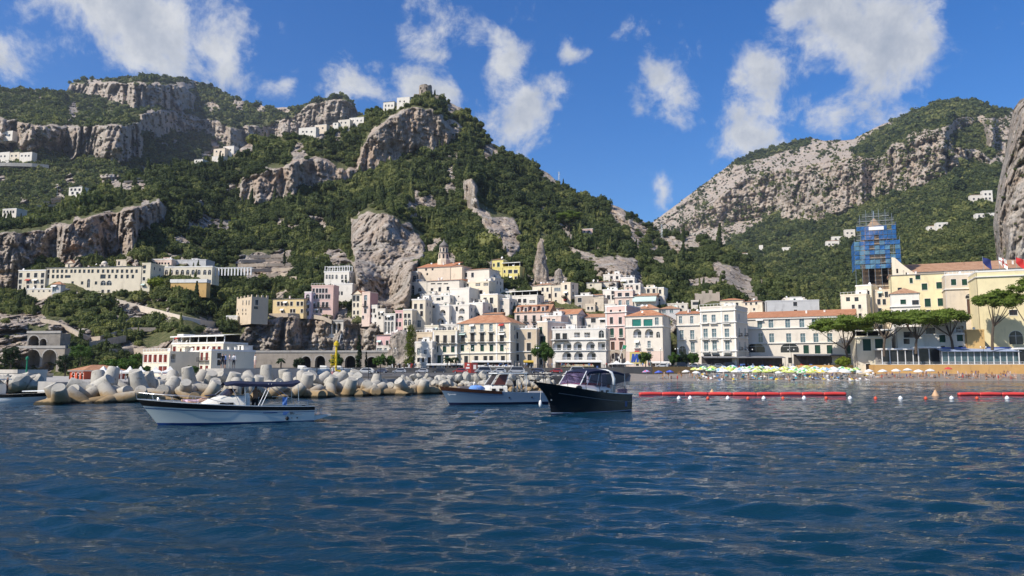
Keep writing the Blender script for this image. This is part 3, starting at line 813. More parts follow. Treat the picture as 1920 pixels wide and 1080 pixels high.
for lb, x0, x1, yb, yt, c_, D_, w_ in [('small white house below the tall tower house', 1060, 1079, 602, 586, 'white', 334, [(592, [1066, 1073], .9, 1.3, 'd')]), ('cream lean-to house below the hipped cream house', 1000, 1031, 584, 569, 'pale', 347, [(574, [1006, 1014, 1024], .9, 1.3, 'd')]),
  ('low white house on the vine terrace below the yellow villa', 938, 968, 556, 546, 'offw', 366, [(550, [944, 952, 961], .9, 1.1, 'd')]), ('white house between the dormers and the orange gable', 1030, 1046, 616, 599, 'white', 322, [(605, [1036, 1042], .8, 1.2, 'd')]),
  ('small white house between two orange roofs in the centre', 1083, 1098, 612, 592, 'white', 322, [(598, [1088, 1094], .8, 1.2, 'd')]), ('white terrace house right above the pink palazzo', 1180, 1214, 590, 577, 'offw', 332, [(582, [1188, 1197, 1206], 1.0, 1.2, 'd')]),
  ('cream house at the upper left of the white pile', 786, 804, 566, 549, 'pale', 360, [(555, [791, 798], .8, 1.2, 'd')]), ('pale house above the white corner of the waterfront', 796, 822, 626, 612, 'pale', 318, [(618, [802, 810, 817], .9, 1.3, 'd')]),
  ('white arched house behind the lower hotel wing', 826, 858, 624, 610, 'white', 322, [(616, [833, 843, 852], 1.8, 1.8, 'a')]), ('white house with a brown roof behind the waterfront hotel roof', 905, 938, 606, 590, 'offw', 330, [(596, [912, 922, 931], 1.0, 1.5, 'd')]),
  ('beige house between ruin and rough stone house', 1098, 1116, 592, 572, 'sand', 340, [(578, [1103, 1110], .8, 1.2, 'd')]), ('white house stepping down beside the salmon one', 1134, 1154, 592, 572, 'white', 338, [(578, [1140, 1148], .9, 1.4, 'd')]),
  ('cream house under the white square house on the slope', 1168, 1200, 566, 554, 'pale', 355, [(559, [1175, 1184, 1193], .9, 1.2, 'd')]), ('low white house by the valley wall', 1250, 1290, 580, 571, 'offw', 348, [(575, [1258, 1268, 1280], .9, 1.0, 'd')])]:
 B(lb, x0, x1, yb, yt, c_, w_, D=D_, yaw=-16, dep=6, roof='shed' if 'roof' in lb or 'lean' in lb else 'flat', rh=1.3, hill=False)
# --- right: the cathedral quarter
B('cream stepped house left of the bell tower', 1607, 1637, 600, 537.5, 'pale', [(549, [1625.5], 1.6, 1.5, 'd'), (549, [1612], 1.4, 1.0, 'p'), (566, [1615], 1.0, 1.6, 'd')], D=300, yaw=-40, dep=9, hill=False, side=[(550, [1640, 1646], 1.0, 2.0, 'd'), (566, [1642, 1648], 1.0, 2.0, 'd')])
B('cream low house with terraces beside the long hotel roof', 1578, 1627, 600, 555, 'pale', [(561, [1590, 1606], 1.2, 1.4, 'p'), (575, [1600, 1612], .9, 1.4, 'd')], D=292, yaw=-34, dep=9, roof='rail', hill=False, side=[(570, [1632, 1638], 1.0, 2.0, 'd'), (580, [1634, 1640], 1.0, 2.0, 'd')])
B('beige patched house front below the brick tower', 1640, 1676, 610, 546, 'sand', [(552, [1650, 1662], 1.0, 2.0, 'd'), (566, [1648, 1658], 1.0, 2.0, 'd'), (582, [1650], 1.0, 1.6, 'd')], D=298, yaw=-24, dep=9, hill=False, age=.6)
B('white house with a red hipped roof in front of the yellow palace', 1672, 1727, 610, 552, 'white', [(566, [1693.5], 1.5, 1.5, 'g'), (567, [1718], 1.8, 1.5, 'd')], D=272, yaw=-26, dep=9, roof='hip', rh=2.4, hill=False, belts=[576])
B('tall yellow palace with green shutters on the right', 1676, 1781, 640, 517, 'gold', [(526, [1708.5], 0.9, 1.8, 'g'), (520, [1721], 1.4, 1.4, 'g'), (537.5, [1733.5], 1.6, 2.2, 'g'), (535, [1761], 1.6, 2.2, 'g'), (542, [1687], 1.2, 1.0, 'p'), (567.5, [1739.5], 1.7, 2.8, 'g'), (566.5, [1764], 1.7, 2.6, 'g')], D=290, yaw=-24, dep=14, roof='shed', rh=1.2, hill=False, cat='palace', name='palace')
B('pale block with an arched window over a tall brown door', 1779, 1842, 640, 517, 'beige', [(529, [1788, 1808.5], 1.4, 2.0, 'g'), (555, [1822], 4.0, 1.8, 'a'), (575, [1824], 3.0, 5.0, 'B')], D=274, yaw=-24, dep=14, roof='rail', hill=False, belts=[543], cat='palace', name='palace')
B('large plain yellow building at the right edge', 1841, 1990, 680, 511, 'gold', [(586, [1900], 2.0, 1.6, 'd'), (633, [1905], 4.0, 4.6, 'a')], D=258, yaw=-22, dep=18, roof='flat', hill=False, belts=[520], cat='palace', name='palace')
B('long terracotta roofed cathedral nave behind the yellow palace', 1704, 1990, 560, 512, 'sand', [], D=312, yaw=-22, dep=16, roof='shed', rh=5.5, hill=False, cat='cathedral', name='cathedral')
B('white two storey house behind the pines', 1684, 1735, 690, 616, 'white', [(627.5, [1705], 3.0, 1.8, 'd'), (640, [1700], 1.6, 1.6, 'd')], D=258, yaw=-14, dep=9, roof='flat', hill=False)
B('pale house with pot plants and green shutters behind the pines', 1735, 1817, 690, 606, 'offw', [(635, [1767], 1.6, 2.2, 'g'), (633.5, [1800], 1.6, 2.0, 'g'), (617, [1797], 3.2, 2.2, 'l'), (621, [1745], 2.4, 2.0, 'd')], D=256, yaw=-14, dep=9, roof='rail', hill=False, belts=[628])
B('ochre ramp house below the plain yellow building', 1815, 1850, 690, 621, 'ochre', [], D=252, yaw=-14, dep=8, roof='flat', hill=False)
# --- scattered houses on the heights
HH = [('white two storey farmhouse alone on the terraced spur', 128.5, 153, 366, 351, 'white', 540, [(355.5, [134, 141, 149], 1.6, 1.6, 'd'), (362, [136, 145], 1.8, 1.6, 'd')]),
  ('crumbling white farmhouse low on the left slope', 4, 30, 407, 393, 'offw', 478, [(397, [8, 14, 20, 25], 1.2, 1.4, 'd'), (403, [10, 18], 1.2, 1.6, 'd')]),
  ('small white house above the left cliff road', -6, 23, 259, 248, 'white', 1120, [(253, [3, 11, 18], 2.5, 2.5, 'd')]),
  ('yellow fronted house on the left cliff road', 17, 36, 300, 286, 'cream', 1050, [(292, [22, 30], 2.4, 2.4, 'd')]),
  ('white hotel at the end of the left cliff road', 36, 59, 303, 287, 'white', 1050, [(292, [41, 48, 54], 2.4, 2.2, 'd')]),
  ('white terraced house at the left edge on the cliff road', -20, 17, 304, 288, 'white', 1040, [(293, [2, 9], 2.4, 2.4, 'd')]),
  ('tan two storey house on the saddle', 400, 421, 294, 279, 'sand', 735, [(284, [406, 414], 1.4, 1.4, 'd')]),
  ('white flat roofed house beside the tan one on the saddle', 418, 438, 290, 275.5, 'white', 745, [(281, [424, 432], 1.4, 1.4, 'd')]),
  ('low white house under the saddle', 397, 417, 303, 294, 'white', 720, []),
  ('small white shed on the saddle terrace', 364, 380, 306, 299, 'white', 700, []),
  ('white house with a sloping roof at the left of the hill village', 560, 592, 253, 241, 'white', 800, [(247, [568, 575, 584], 1.6, 1.6, 'd')]),
  ('orange and white house in the hill village', 590, 612, 246, 235.5, 'sand', 806, [(240, [596, 605], 1.6, 1.6, 'd')]),
  ('small white house right of the orange one in the hill village', 624, 634, 238, 230, 'white', 815, [(233, [629], 1.4, 1.4, 'd')]),
  ('grey white house in the middle of the hill village', 634, 656, 236, 226, 'offw', 818, [(230, [640, 648], 1.4, 1.6, 'd')]),
  ('long white house in the hill village', 655, 682, 231, 222, 'white', 824, [(226, [662, 670, 677], 1.2, 1.6, 'd')]),
  ('white house with dark windows near the ruined tower', 718.5, 739, 204, 192, 'white', 842, [(198, [723, 729, 735], 1.2, 2.0, 'd')]),
  ('stepped white house just below the ruined tower', 744, 768, 197, 184, 'white', 846, [(190, [750, 758], 1.4, 1.4, 'd')]),
  ('pink cottage with a white chimney in the wood', 1090, 1112, 439, 430, 'pink', 688, [(434, [1096, 1105], 1.4, 1.6, 'd')]),
  ('white terraced houses at the foot of the right valley', 1549, 1574, 463, 452, 'white', 1130, [(458, [1555, 1562, 1569], 2.6, 2.2, 'd')]),
  ('white villa above the terraced houses in the right valley', 1560, 1582, 453, 444, 'white', 1180, [(448, [1567, 1575], 2.4, 2.2, 'd')]),
  ('beige villa beside the blue scaffold in the right valley', 1584, 1604, 447, 431, 'offw', 1200, [(437, [1589, 1597], 2.6, 2.4, 'd')]),
  ('white house under the grey outcrop in the right valley', 1740, 1762, 432, 424, 'white', 1000, [(428, [1746, 1755], 2.0, 1.8, 'd')]),
  ('white villa with terraces beside the outcrop in the right valley', 1756, 1778, 428, 418, 'white', 1020, [(423, [1762, 1771], 2.0, 1.8, 'd')]),
  ('white tower house near the near cliff', 1843, 1862, 378, 358, 'white', 1180, [(364, [1848, 1856], 2.2, 2.6, 'd'), (372, [1849, 1856], 2.2, 2.6, 'd')]),
  ('beige house left of the white tower house near the near cliff', 1820, 1842, 382, 366, 'offw', 1170, [(373, [1826, 1835], 2.2, 2.4, 'd')]),
  ('long white arcade house near the near cliff', 1830, 1866, 409, 401, 'white', 1030, [(405, [1836, 1844, 1852, 1860], 2.2, 3.2, 'a')]),
  ('small white chapel in the valley gap', 1424, 1431, 471, 460, 'white', 1500, []),
  ('low white farm in the valley gap', 1389, 1402, 480, 475, 'white', 1400, []),
  ('low white farm left of the scaffold in the valley', 1467, 1482, 470, 464, 'white', 1350, [])]
for i_, (lb, x0, x1, yb, yt, c_, D_, w_) in enumerate(HH):
 B(lb, x0, x1, yb, yt, c_, w_, D=D_, yaw=-14, dep=8, roof='hip' if i_ % 3 == 0 else 'flat', rh=1.3, hill=(D_ < 900 and x1 < 1300), far=True, found=14 if D_ > 900 else 6, up=False)
NO_TREES = [(40, 130, 596, 722), (440, 720, 596, 722), (700, 1620, 605, 722), (392, 480, 496, 516), (262, 445, 625, 722), (1040, 1060, 498, 535), (445, 550, 470, 530)]
# faces that stay bare rock, seen whole
BARE = [[(180, 546), (260, 568), (340, 588), (410, 600), (410, 628), (340, 618), (260, 602), (180, 580)],
  [(662, 560), (658, 440), (670, 402), (700, 392), (744, 408), (786, 436), (802, 484), (776, 512), (772, 590), (700, 600)],
  [(-60, 440), (60, 430), (180, 402), (300, 374), (316, 400), (262, 446), (250, 474), (160, 490), (60, 500), (28, 545), (-60, 560)],
  [(450, 384), (456, 340), (520, 316), (600, 296), (668, 318), (684, 262), (720, 228), (775, 200), (812, 206), (850, 262), (735, 305), (655, 338), (550, 372)],
  [(868, 344), (884, 338), (900, 386), (962, 410), (976, 470), (958, 494), (902, 420)]]

# ------------------------------------------------------------------ the land
# far left: the mesa and the cliffs behind the village
ridge_a = [(-220, 150, 1900), (-60, 163, 1700), (0, 166, 1650), (60, 168, 1650), (125, 171, 1700), (132, 157, 2150), (160, 150, 2200), (220, 146, 2250), (300, 141, 2300), (350, 147, 2300), (400, 162, 2250),
   (440, 184, 2200), (500, 201, 2150), (550, 201, 2100), (590, 190, 2050), (640, 177, 2000), (662, 190, 1980), (672, 212, 1950), (700, 240, 1930), (780, 290, 1900)]
ctrl_a = [(-200, 200, 1500), (-200, 225, 1250), (-200, 300, 1200), (-200, 430, 700), (0, 195, 1450), (0, 222, 1220), (0, 290, 1180), (0, 330, 1000), (0, 430, 650),
   (130, 178, 2000), (130, 200, 1500), (130, 226, 1230), (130, 295, 1190), (130, 330, 950), (130, 430, 700), (240, 200, 1750), (250, 228, 1290), (262, 298, 1240), (250, 330, 1000),
   (250, 430, 780), (320, 180, 2180), (320, 205, 2130), (320, 232, 1950), (330, 265, 1750), (330, 300, 1450), (330, 430, 950), (420, 215, 2120), (420, 245, 2000), (430, 285, 1900), (430, 330, 1500),
   (500, 240, 2060), (500, 275, 2000), (560, 230, 2030), (560, 275, 1950), (640, 215, 1940), (640, 250, 1900), (560, 430, 1100), (780, 430, 1200), (780, 340, 1500)]
rocks_a = [[(131, 158), (160, 154), (220, 155), (300, 157), (345, 163), (366, 180), (362, 206), (330, 206), (275, 200), (250, 208), (240, 198), (180, 183), (131, 178)],
   [(262, 214), (300, 206), (340, 210), (395, 225), (440, 240), (470, 236), (500, 235), (545, 220), (580, 196), (610, 188), (660, 190), (676, 220), (640, 250), (560, 262), (500, 276), (430, 300), (425, 272), (380, 245), (330, 250), (285, 262), (265, 240)],
   [(-220, 224), (0, 222), (62, 232), (150, 236), (262, 232), (270, 262), (268, 296), (225, 306), (150, 290), (60, 284), (0, 268), (-220, 280)]]
depth_a = sheet('mountain', 'far grey mesa with cliffs and dark green slopes on the left', ridge_a, [(-220, 430), (300, 430), (500, 380), (780, 330)], ctrl_a, rocks_a, 2.0, 170, 95, 70,
  veg=[[(200, 150), (320, 143), (400, 160), (360, 160), (300, 152), (230, 153)]], warm=[([(-220, 222), (80, 222), (80, 290), (-220, 290)], 0.6)], tree=(3.0, 5.0, 1, 0.14), back=700, veg_noise=7, seed=3, cliffs=rocks_a, maxoff=260)

# far right: the bare limestone mountain above the valley
ridge_d = [(1140, 470, 2600), (1190, 440, 2600), (1222, 418, 2600), (1262, 388, 2600), (1300, 360, 2600), (1350, 322, 2620), (1380, 300, 2650), (1440, 277, 2700), (1490, 266, 2700), (1520, 259, 2700), (1545, 264, 2650), (1600, 262, 2500),
   (1640, 240, 2450), (1680, 222, 2400), (1720, 207, 2350), (1760, 189, 2300), (1790, 185, 2250), (1830, 191, 2200), (1870, 203, 2150), (1920, 215, 2100), (2060, 235, 2050)]
ctrl_d = [(1222, 450, 2350), (1300, 400, 2400), (1300, 450, 2100), (1340, 500, 1500), (1400, 330, 2500), (1400, 380, 2300), (1400, 420, 2050), (1400, 470, 1500), (1400, 600, 700), (1480, 310, 2500), (1480, 360, 2200),
   (1480, 410, 1900), (1480, 460, 1450), (1480, 540, 900), (1480, 600, 700), (1560, 300, 2350), (1560, 350, 2050), (1560, 410, 1700), (1560, 460, 1250), (1560, 540, 850), (1560, 600, 650), (1680, 260, 2200), (1680, 320, 1850),
   (1680, 370, 1550), (1680, 420, 1200), (1680, 470, 950), (1680, 600, 600), (1800, 230, 2050), (1800, 300, 1650), (1800, 340, 1400), (1800, 400, 1050), (1800, 470, 800), (1800, 600, 560), (1900, 300, 1600), (1900, 400, 1000), (1900, 600, 520), (2050, 300, 1600), (2050, 400, 1000), (2050, 600, 500), (1140, 600, 1200)]
veg_d = [[(1370, 308), (1400, 288), (1440, 270), (1530, 252), (1515, 272), (1470, 284), (1420, 298), (1385, 308)],
   [(1600, 275), (1640, 250), (1690, 218), (1760, 180), (1850, 185), (1900, 208), (1872, 222), (1800, 218), (1765, 240), (1715, 250), (1672, 275), (1640, 300), (1605, 292)],
   [(1340, 480), (1365, 455), (1400, 435), (1450, 402), (1492, 415), (1530, 420), (1580, 402), (1640, 372), (1720, 352), (1780, 330), (1830, 300), (1900, 318), (2060, 320), (2060, 620), (1300, 620)],
   [(1780, 255), (1830, 225), (1850, 250), (1860, 300), (1840, 280), (1790, 275)]]
rocks_d2 = [[(1686, 432), (1700, 418), (1740, 400), (1778, 384), (1800, 395), (1860, 388), (1858, 400), (1800, 404), (1760, 420), (1720, 432)]]
depth_d = sheet('mountain', 'bare limestone mountain with scattered shrubs on the right', ridge_d, [(1140, 600), (2060, 600)], ctrl_d, [], 2.2, 210, 62, 42, veg=veg_d, base_rock=30,
  warm=[([(1400, 320), (1800, 220), (1870, 330), (1700, 375), (1560, 410), (1400, 430), (1230, 440), (1300, 370)], 0.45)], tree=(2.5, 5.0, 1, 0.62), back=900, veg_noise=9, seed=11, cliffs=[[(1250, 440), (1400, 330), (1600, 290), (1800, 215), (1870, 240), (1860, 300), (1700, 362), (1560, 412), (1440, 405)]], maxoff=200, streak=0.55)

# the near cliff that closes the picture on the right
edge_e = [(150, 1985), (172, 1940), (188, 1912), (205, 1900), (240, 1893), (290, 1884), (350, 1871), (420, 1862), (475, 1868), (560, 1872), (640, 1870)]
ee = np.array(edge_e, float)
rows_e = np.arange(150, 640, 2.0)
us = np.linspace(0, 1, 110)
lx = np.interp(rows_e, ee[:, 0], ee[:, 1])
PXe = lx[:, None] + us[None] ** 1.3 * (2080 - lx[:, None])
PYe = np.broadcast_to(rows_e[:, None], PXe.shape)
De = 400 + 60 * np.exp(-us[None] * 9) + (640 - PYe) * 0.10 - 30 * us[None]
We = Pn(PXe, PYe, De)
De = De + fbm(We * np.array([1, 1, .25]), 20, 6, 5, 0.6, True) * 13 + fbm(We * np.array([.8, 1, 1]), 10, 5, 9, .6, True) * 5 + fbm(We, 50, 3, 6) * 12
Ve = Pn(PXe, PYe, De)
skirt = Ve[:, :1] + np.array([46, 50, 0])
Ve = np.concatenate([skirt + np.array([110, 110, 0]), skirt, Ve], 1)
topr = Ve[:1] + np.array([14, 14, 3])
Ve = np.concatenate([topr + np.array([110, 90, -30]), topr, Ve], 0)
nr, nc = Ve.shape[:2]
idx = np.arange(nr * nc).reshape(nr, nc)
me = mesh_np('cliff', Ve.reshape(-1, 3), np.stack([idx[:-1, :-1], idx[1:, :-1], idx[1:, 1:], idx[:-1, 1:]], -1).reshape(-1, 4), M_TERR)
rk = np.clip(0.80 + 0.6 * fbm(Ve, 14, 4, 8), 0, 1)
for q_ in range(170):
 i_, j_ = rng.integers(4, nr - 4), rng.integers(4, nc - 4)
 if fbm(Ve[i_, j_][None], 16, 3, 33)[0] > -.05:
  FOREST.append((*(Ve[i_, j_] + np.array([0, -.4, -.3])), float(rng.uniform(.6, 1.7)), float(rng.uniform(.1, .8)), 0))
attr(me, 'rock', rk.ravel())
attr(me, 'warm', np.full(nr * nc, 0.34))
tag(link_obj('cliff', me), 'steep near limestone cliff at the right edge', kind='structure')

# the town's own hill, from the shore up to the ruined tower
ridge_c = [(-220, 425, 480), (-60, 412, 490), (0, 406, 500), (60, 398, 520), (110, 384, 545), (140, 372, 560), (200, 346, 600), (280, 324, 650), (330, 310, 680), (380, 298, 700), (440, 284, 730), (480, 263, 770), (540, 256, 790), (600, 240, 810), (650, 226, 820),
   (690, 212, 835), (720, 202, 845), (755, 188, 850), (775, 181, 850), (820, 181, 850), (850, 195, 850), (872, 206, 850), (905, 240, 845), (922, 268, 840), (960, 287, 835), (1000, 309, 830), (1030, 326, 825), (1050, 345, 820), (1080, 362, 815), (1105, 372, 810), (1135, 377, 805), (1170, 394, 800),
   (1195, 408, 800), (1220, 425, 790), (1260, 438, 780), (1300, 441, 770), (1345, 460, 750), (1400, 488, 720), (1440, 512, 690), (1475, 540, 660), (1520, 560, 640), (1620, 585, 600)]
ctrl_c = [(-200, 470, 420), (-200, 560, 350), (-200, 640, 270), (-200, 722, 225), (0, 425, 455), (0, 470, 420), (0, 520, 395), (0, 560, 355), (0, 600, 300), (0, 640, 262), (0, 722, 228),
   (100, 400, 500), (100, 430, 440), (100, 480, 418), (60, 560, 352), (150, 590, 322), (90, 600, 305), (90, 640, 268), (90, 722, 234), (200, 380, 520), (200, 410, 452), (200, 470, 430), (220, 500, 412), (200, 620, 290), (180, 722, 238),
   (300, 350, 600), (300, 380, 520), (300, 430, 462), (300, 470, 440), (300, 590, 330), (300, 640, 288), (300, 722, 248), (380, 330, 650), (380, 400, 560), (380, 460, 480), (420, 540, 400), (400, 605, 340), (400, 650, 290), (400, 722, 255),
   (450, 320, 680), (450, 380, 640), (470, 450, 520), (520, 500, 450), (500, 560, 395), (480, 600, 345), (480, 655, 320), (480, 722, 310), (560, 290, 740), (560, 350, 690), (560, 400, 600), (570, 480, 490), (620, 330, 715), (620, 400, 620), (620, 460, 520),
   (580, 592, 337), (580, 655, 332), (620, 596, 335), (665, 602, 335), (690, 602, 335), (660, 655, 328), (510, 591, 336), (580, 615, 335), (580, 635, 333.5), (520, 615, 334.5), (520, 635, 332), (660, 622, 334), (660, 640, 332), (545, 556, 364), (600, 534, 374), (670, 552, 366), (720, 655, 328), (720, 722, 322), (600, 722, 330), (545, 591, 336), (530, 655, 328), (700, 250, 800), (700, 310, 745), (700, 370, 620), (720, 402, 500), (720, 480, 468), (720, 560, 440), (660, 470, 480), (780, 480, 478),
   (800, 210, 835), (800, 260, 790), (800, 300, 740), (800, 400, 590), (850, 290, 760), (850, 430, 540), (880, 345, 672), (900, 420, 570), (940, 480, 480), (960, 340, 760), (1000, 400, 680), (1000, 500, 450), (1060, 430, 660), (1060, 500, 455),
   (1130, 440, 690), (1130, 500, 455), (1215, 480, 670), (1215, 530, 450), (1300, 500, 640), (1300, 560, 440), (1400, 530, 600), (1400, 575, 430), (1500, 580, 520), (1600, 620, 450),
   (800, 722, 330), (950, 722, 335), (1100, 722, 340), (1250, 722, 345), (1400, 722, 350), (1600, 722, 350)]
for b_ in BLD:
 if b_.get('hill', True) and b_['x1'] < 1560 and b_['yb'] < 660:
  xm = (b_['x0'] + b_['x1']) / 2
  ctrl_c.append((xm, b_['yb'] + 1, b_['D'] + 1.0))
  if b_.get('up', True):
   ctrl_c.append((xm, b_['yt'] - 3, b_['D'] + b_['dep'] + 4))
rocks_c = [[(-220, 452), (0, 436), (60, 432), (120, 420), (180, 402), (245, 392), (298, 374), (320, 392), (308, 420), (262, 446), (250, 474), (230, 480), (160, 488), (60, 500), (28, 545), (-220, 560)],
   [(446, 384), (452, 340), (480, 322), (520, 316), (560, 300), (600, 296), (640, 318), (668, 318), (684, 262), (720, 228), (775, 196), (812, 200), (840, 240), (866, 262), (815, 282), (772, 292), (735, 305), (700, 318), (655, 338), (590, 352), (550, 372), (490, 384)],
   [(664, 548), (660, 470), (658, 436), (672, 405), (698, 394), (720, 402), (742, 412), (770, 424), (788, 452), (800, 484), (776, 512), (772, 585), (700, 596), (672, 566)],
   [(868, 344), (884, 338), (894, 352), (900, 386), (926, 404), (962, 410), (976, 436), (978, 470), (958, 494), (940, 470), (920, 456), (902, 420), (884, 408), (868, 376)],
   [(1008, 448), (1026, 446), (1030, 500), (1028, 530), (1004, 530)], [(1040, 505), (1058, 505), (1060, 535), (1035, 535)],
   [(1060, 460), (1078, 468), (1120, 478), (1160, 484), (1196, 486), (1200, 505), (1180, 530), (1150, 520), (1120, 515), (1086, 490)],
   [(466, 660), (440, 640), (470, 612), (520, 590), (600, 590), (640, 604), (715, 604), (720, 660)], [(-220, 590), (20, 585), (50, 590), (60, 650), (90, 690), (-220, 690)], [(90, 600), (130, 602), (200, 640), (280, 652), (330, 640), (400, 610), (430, 640), (430, 660), (260, 668), (170, 650), (95, 640)],
   [(768, 358), (780, 355), (782, 372), (770, 374)], [(1010, 318), (1028, 314), (1046, 340), (1040, 352), (1024, 336)], [(1050, 375), (1066, 380), (1072, 392), (1054, 392)], [(210, 330), (250, 340), (290, 350), (280, 362), (205, 358)],
   [(1355, 498), (1385, 500), (1390, 516), (1358, 516)], [(310, 470), (345, 480), (350, 492), (318, 490)], [(600, 460), (640, 470), (655, 480), (620, 486)], [(455, 480), (545, 470), (552, 520), (470, 530)], [(200, 555), (300, 580), (330, 600), (240, 600)]]
warm_c = [([(40, 430), (300, 374), (300, 420), (250, 474), (160, 488)], 0.75), ([(446, 384), (480, 322), (600, 296), (684, 262), (775, 196), (866, 262), (735, 305), (590, 352)], 0.75), ([(890, 400), (976, 420), (978, 490), (930, 470)], 0.55), ([(-220, 500), (30, 480), (30, 550), (-220, 560)], 0.5), ([(440, 480), (560, 470), (552, 530), (470, 540)], 0.5)]
hill_depth = sheet('hillside', 'steep wooded hillside with limestone crags behind the town', ridge_c, [(-220, 722), (1620, 722)], ctrl_c, rocks_c, 2.0, 300, 21, 15, smooth=5e-3, warm=warm_c, tree=(3.4, 2.75, 0, 0.06), back=260, veg_noise=11, seed=21, streak=0.24, cliffs=rocks_c[:4] + [rocks_c[6]], maxoff=34)


# ------------------------------------------------------------------ woods: crowns of leaf clumps spread over the slopes (one mass)
def leaf_material(name, lo, mid, hi, inst=True):
 m = bpy.data.materials.new(name)
 m.use_nodes = True
 t = NT(m.node_tree)
 b = t.n['Principled BSDF']
 b.inputs['Roughness'].default_value = 0.75
 b.inputs['Specular IOR Level'].default_value = 0.2
 tc = t.add('ShaderNodeTexCoord')
 n1 = t.noise(tc.outputs['Object'], 1.3, 3.0, 0.6)
 if inst:
  at = t.add('ShaderNodeAttribute', attribute_name='tint', attribute_type='INSTANCER')
  f = t.math('ADD', t.math('MULTIPLY', at.outputs['Fac'], 0.8), t.math('MULTIPLY_ADD', n1, 0.5, -0.15))
 else:
  f = t.math('MULTIPLY_ADD', n1, 1.6, -0.3)
 c = t.ramp(f, [(0.0, lo), (0.5, mid), (1.0, hi)])
 t.l.new(c, b.inputs['Base Color'])
 tr = t.add('ShaderNodeBsdfTranslucent')
 t.l.new(t.mix(1.0, c, (1.1, 1.2, 0.6), 'MULTIPLY'), tr.inputs[0])
 mx = t.add('ShaderNodeMixShader')
 mx.inputs[0].default_value = 0.34
 t.l.new(b.outputs[0], mx.inputs[1])
 t.l.new(tr.outputs[0], mx.inputs[2])
 t.l.new(mx.outputs[0], t.n['Material Output'].inputs[0])
 return m


M_WOOD = leaf_material('wood_leaves', (0.040, 0.060, 0.024), (0.115, 0.142, 0.048), (0.28, 0.28, 0.098))
M_BARK = mat('bark', (0.10, 0.075, 0.055), 0.9, 0.3, 3.0, bump=0.4)


def crown_mesh(name, material, seed, n_leaf, leaf, lobes=7, flat=0.8, core=True):
 """leaf-sized faces through a lumpy crown of unit radius"""
 r = random.Random(seed)
 lob = []
 for i in range(lobes):
  a = r.uniform(0, 6.28)
  e = r.uniform(-0.25, 1.0)
  d = r.uniform(0.35, 0.62)
  lob.append((Vector((math.cos(a) * d * math.cos(e), math.sin(a) * d * math.cos(e), 0.55 + flat * d * math.sin(e))), r.uniform(0.34, 0.52)))
 mb = MB()
 for i in range(n_leaf):
  c, rad = r.choice(lob)
  dv = Vector((r.gauss(0, 1), r.gauss(0, 1), r.gauss(0.25, 1))).normalized()
  p = c + dv * rad * r.uniform(0.72, 1.06)
  nrm = (dv + Vector((r.gauss(0, .45), r.gauss(0, .45), r.gauss(0, .45)))).normalized()
  a = nrm.orthogonal().normalized()
  a.rotate(Matrix.Rotation(r.uniform(0, 6.28), 3, nrm))
  b = nrm.cross(a)
  s = leaf * r.uniform(0.6, 1.3)
  mb.poly([p - a * s, p + b * s * 0.75, p + a * s, p - b * s * 0.75])
 if core:
  for c, rad in lob:
   k = rad * 0.68
   mb.lathe([(0.0, -k), (k * .8, -k * .55), (k, 0.0), (k * .75, k * .6), (0.0, k)], 6, c=c)
 return mb.mesh(name, material)


def spire_mesh(seed):
 r = random.Random(seed)
 mb = MB()
 for i in range(300):
  f = r.random() ** 1.4
  a = r.uniform(0, 6.28)
  w = .42 * (1 - f) ** .7 * r.uniform(.75, 1.05)
  p = Vector((math.cos(a) * w, math.sin(a) * w, .1 + f * 2.3))
  n_ = Vector((math.cos(a) + r.gauss(0, .4), math.sin(a) + r.gauss(0, .4), r.gauss(.3, .4))).normalized()
  u = n_.orthogonal().normalized()
  v = n_.cross(u)
  s = .11 * r.uniform(.6, 1.2)
  mb.poly([p - u * s, p + v * s, p + u * s, p - v * s])
 mb.lathe([(.2, 0), (.33, .3), (.2, 1.3), (0, 2.2)], 6)
 return mb.mesh('crown', M_WOOD)


proto = bpy.data.collections.new('crown_variants')
proto_far = bpy.data.collections.new('far_crown_variants')
for i in range(12):
 proto.objects.link(bpy.data.objects.new('crown', crown_mesh('crown', M_WOOD, 100 + i, 380, 0.115, 6 + i % 4)))
for i in range(1):
 proto.objects.link(bpy.data.objects.new('crown', spire_mesh(400 + i)))
for i in range(4):
 proto_far.objects.link(bpy.data.objects.new('crown', crown_mesh('crown', M_WOOD, 200 + i, 60, 0.24, 5)))


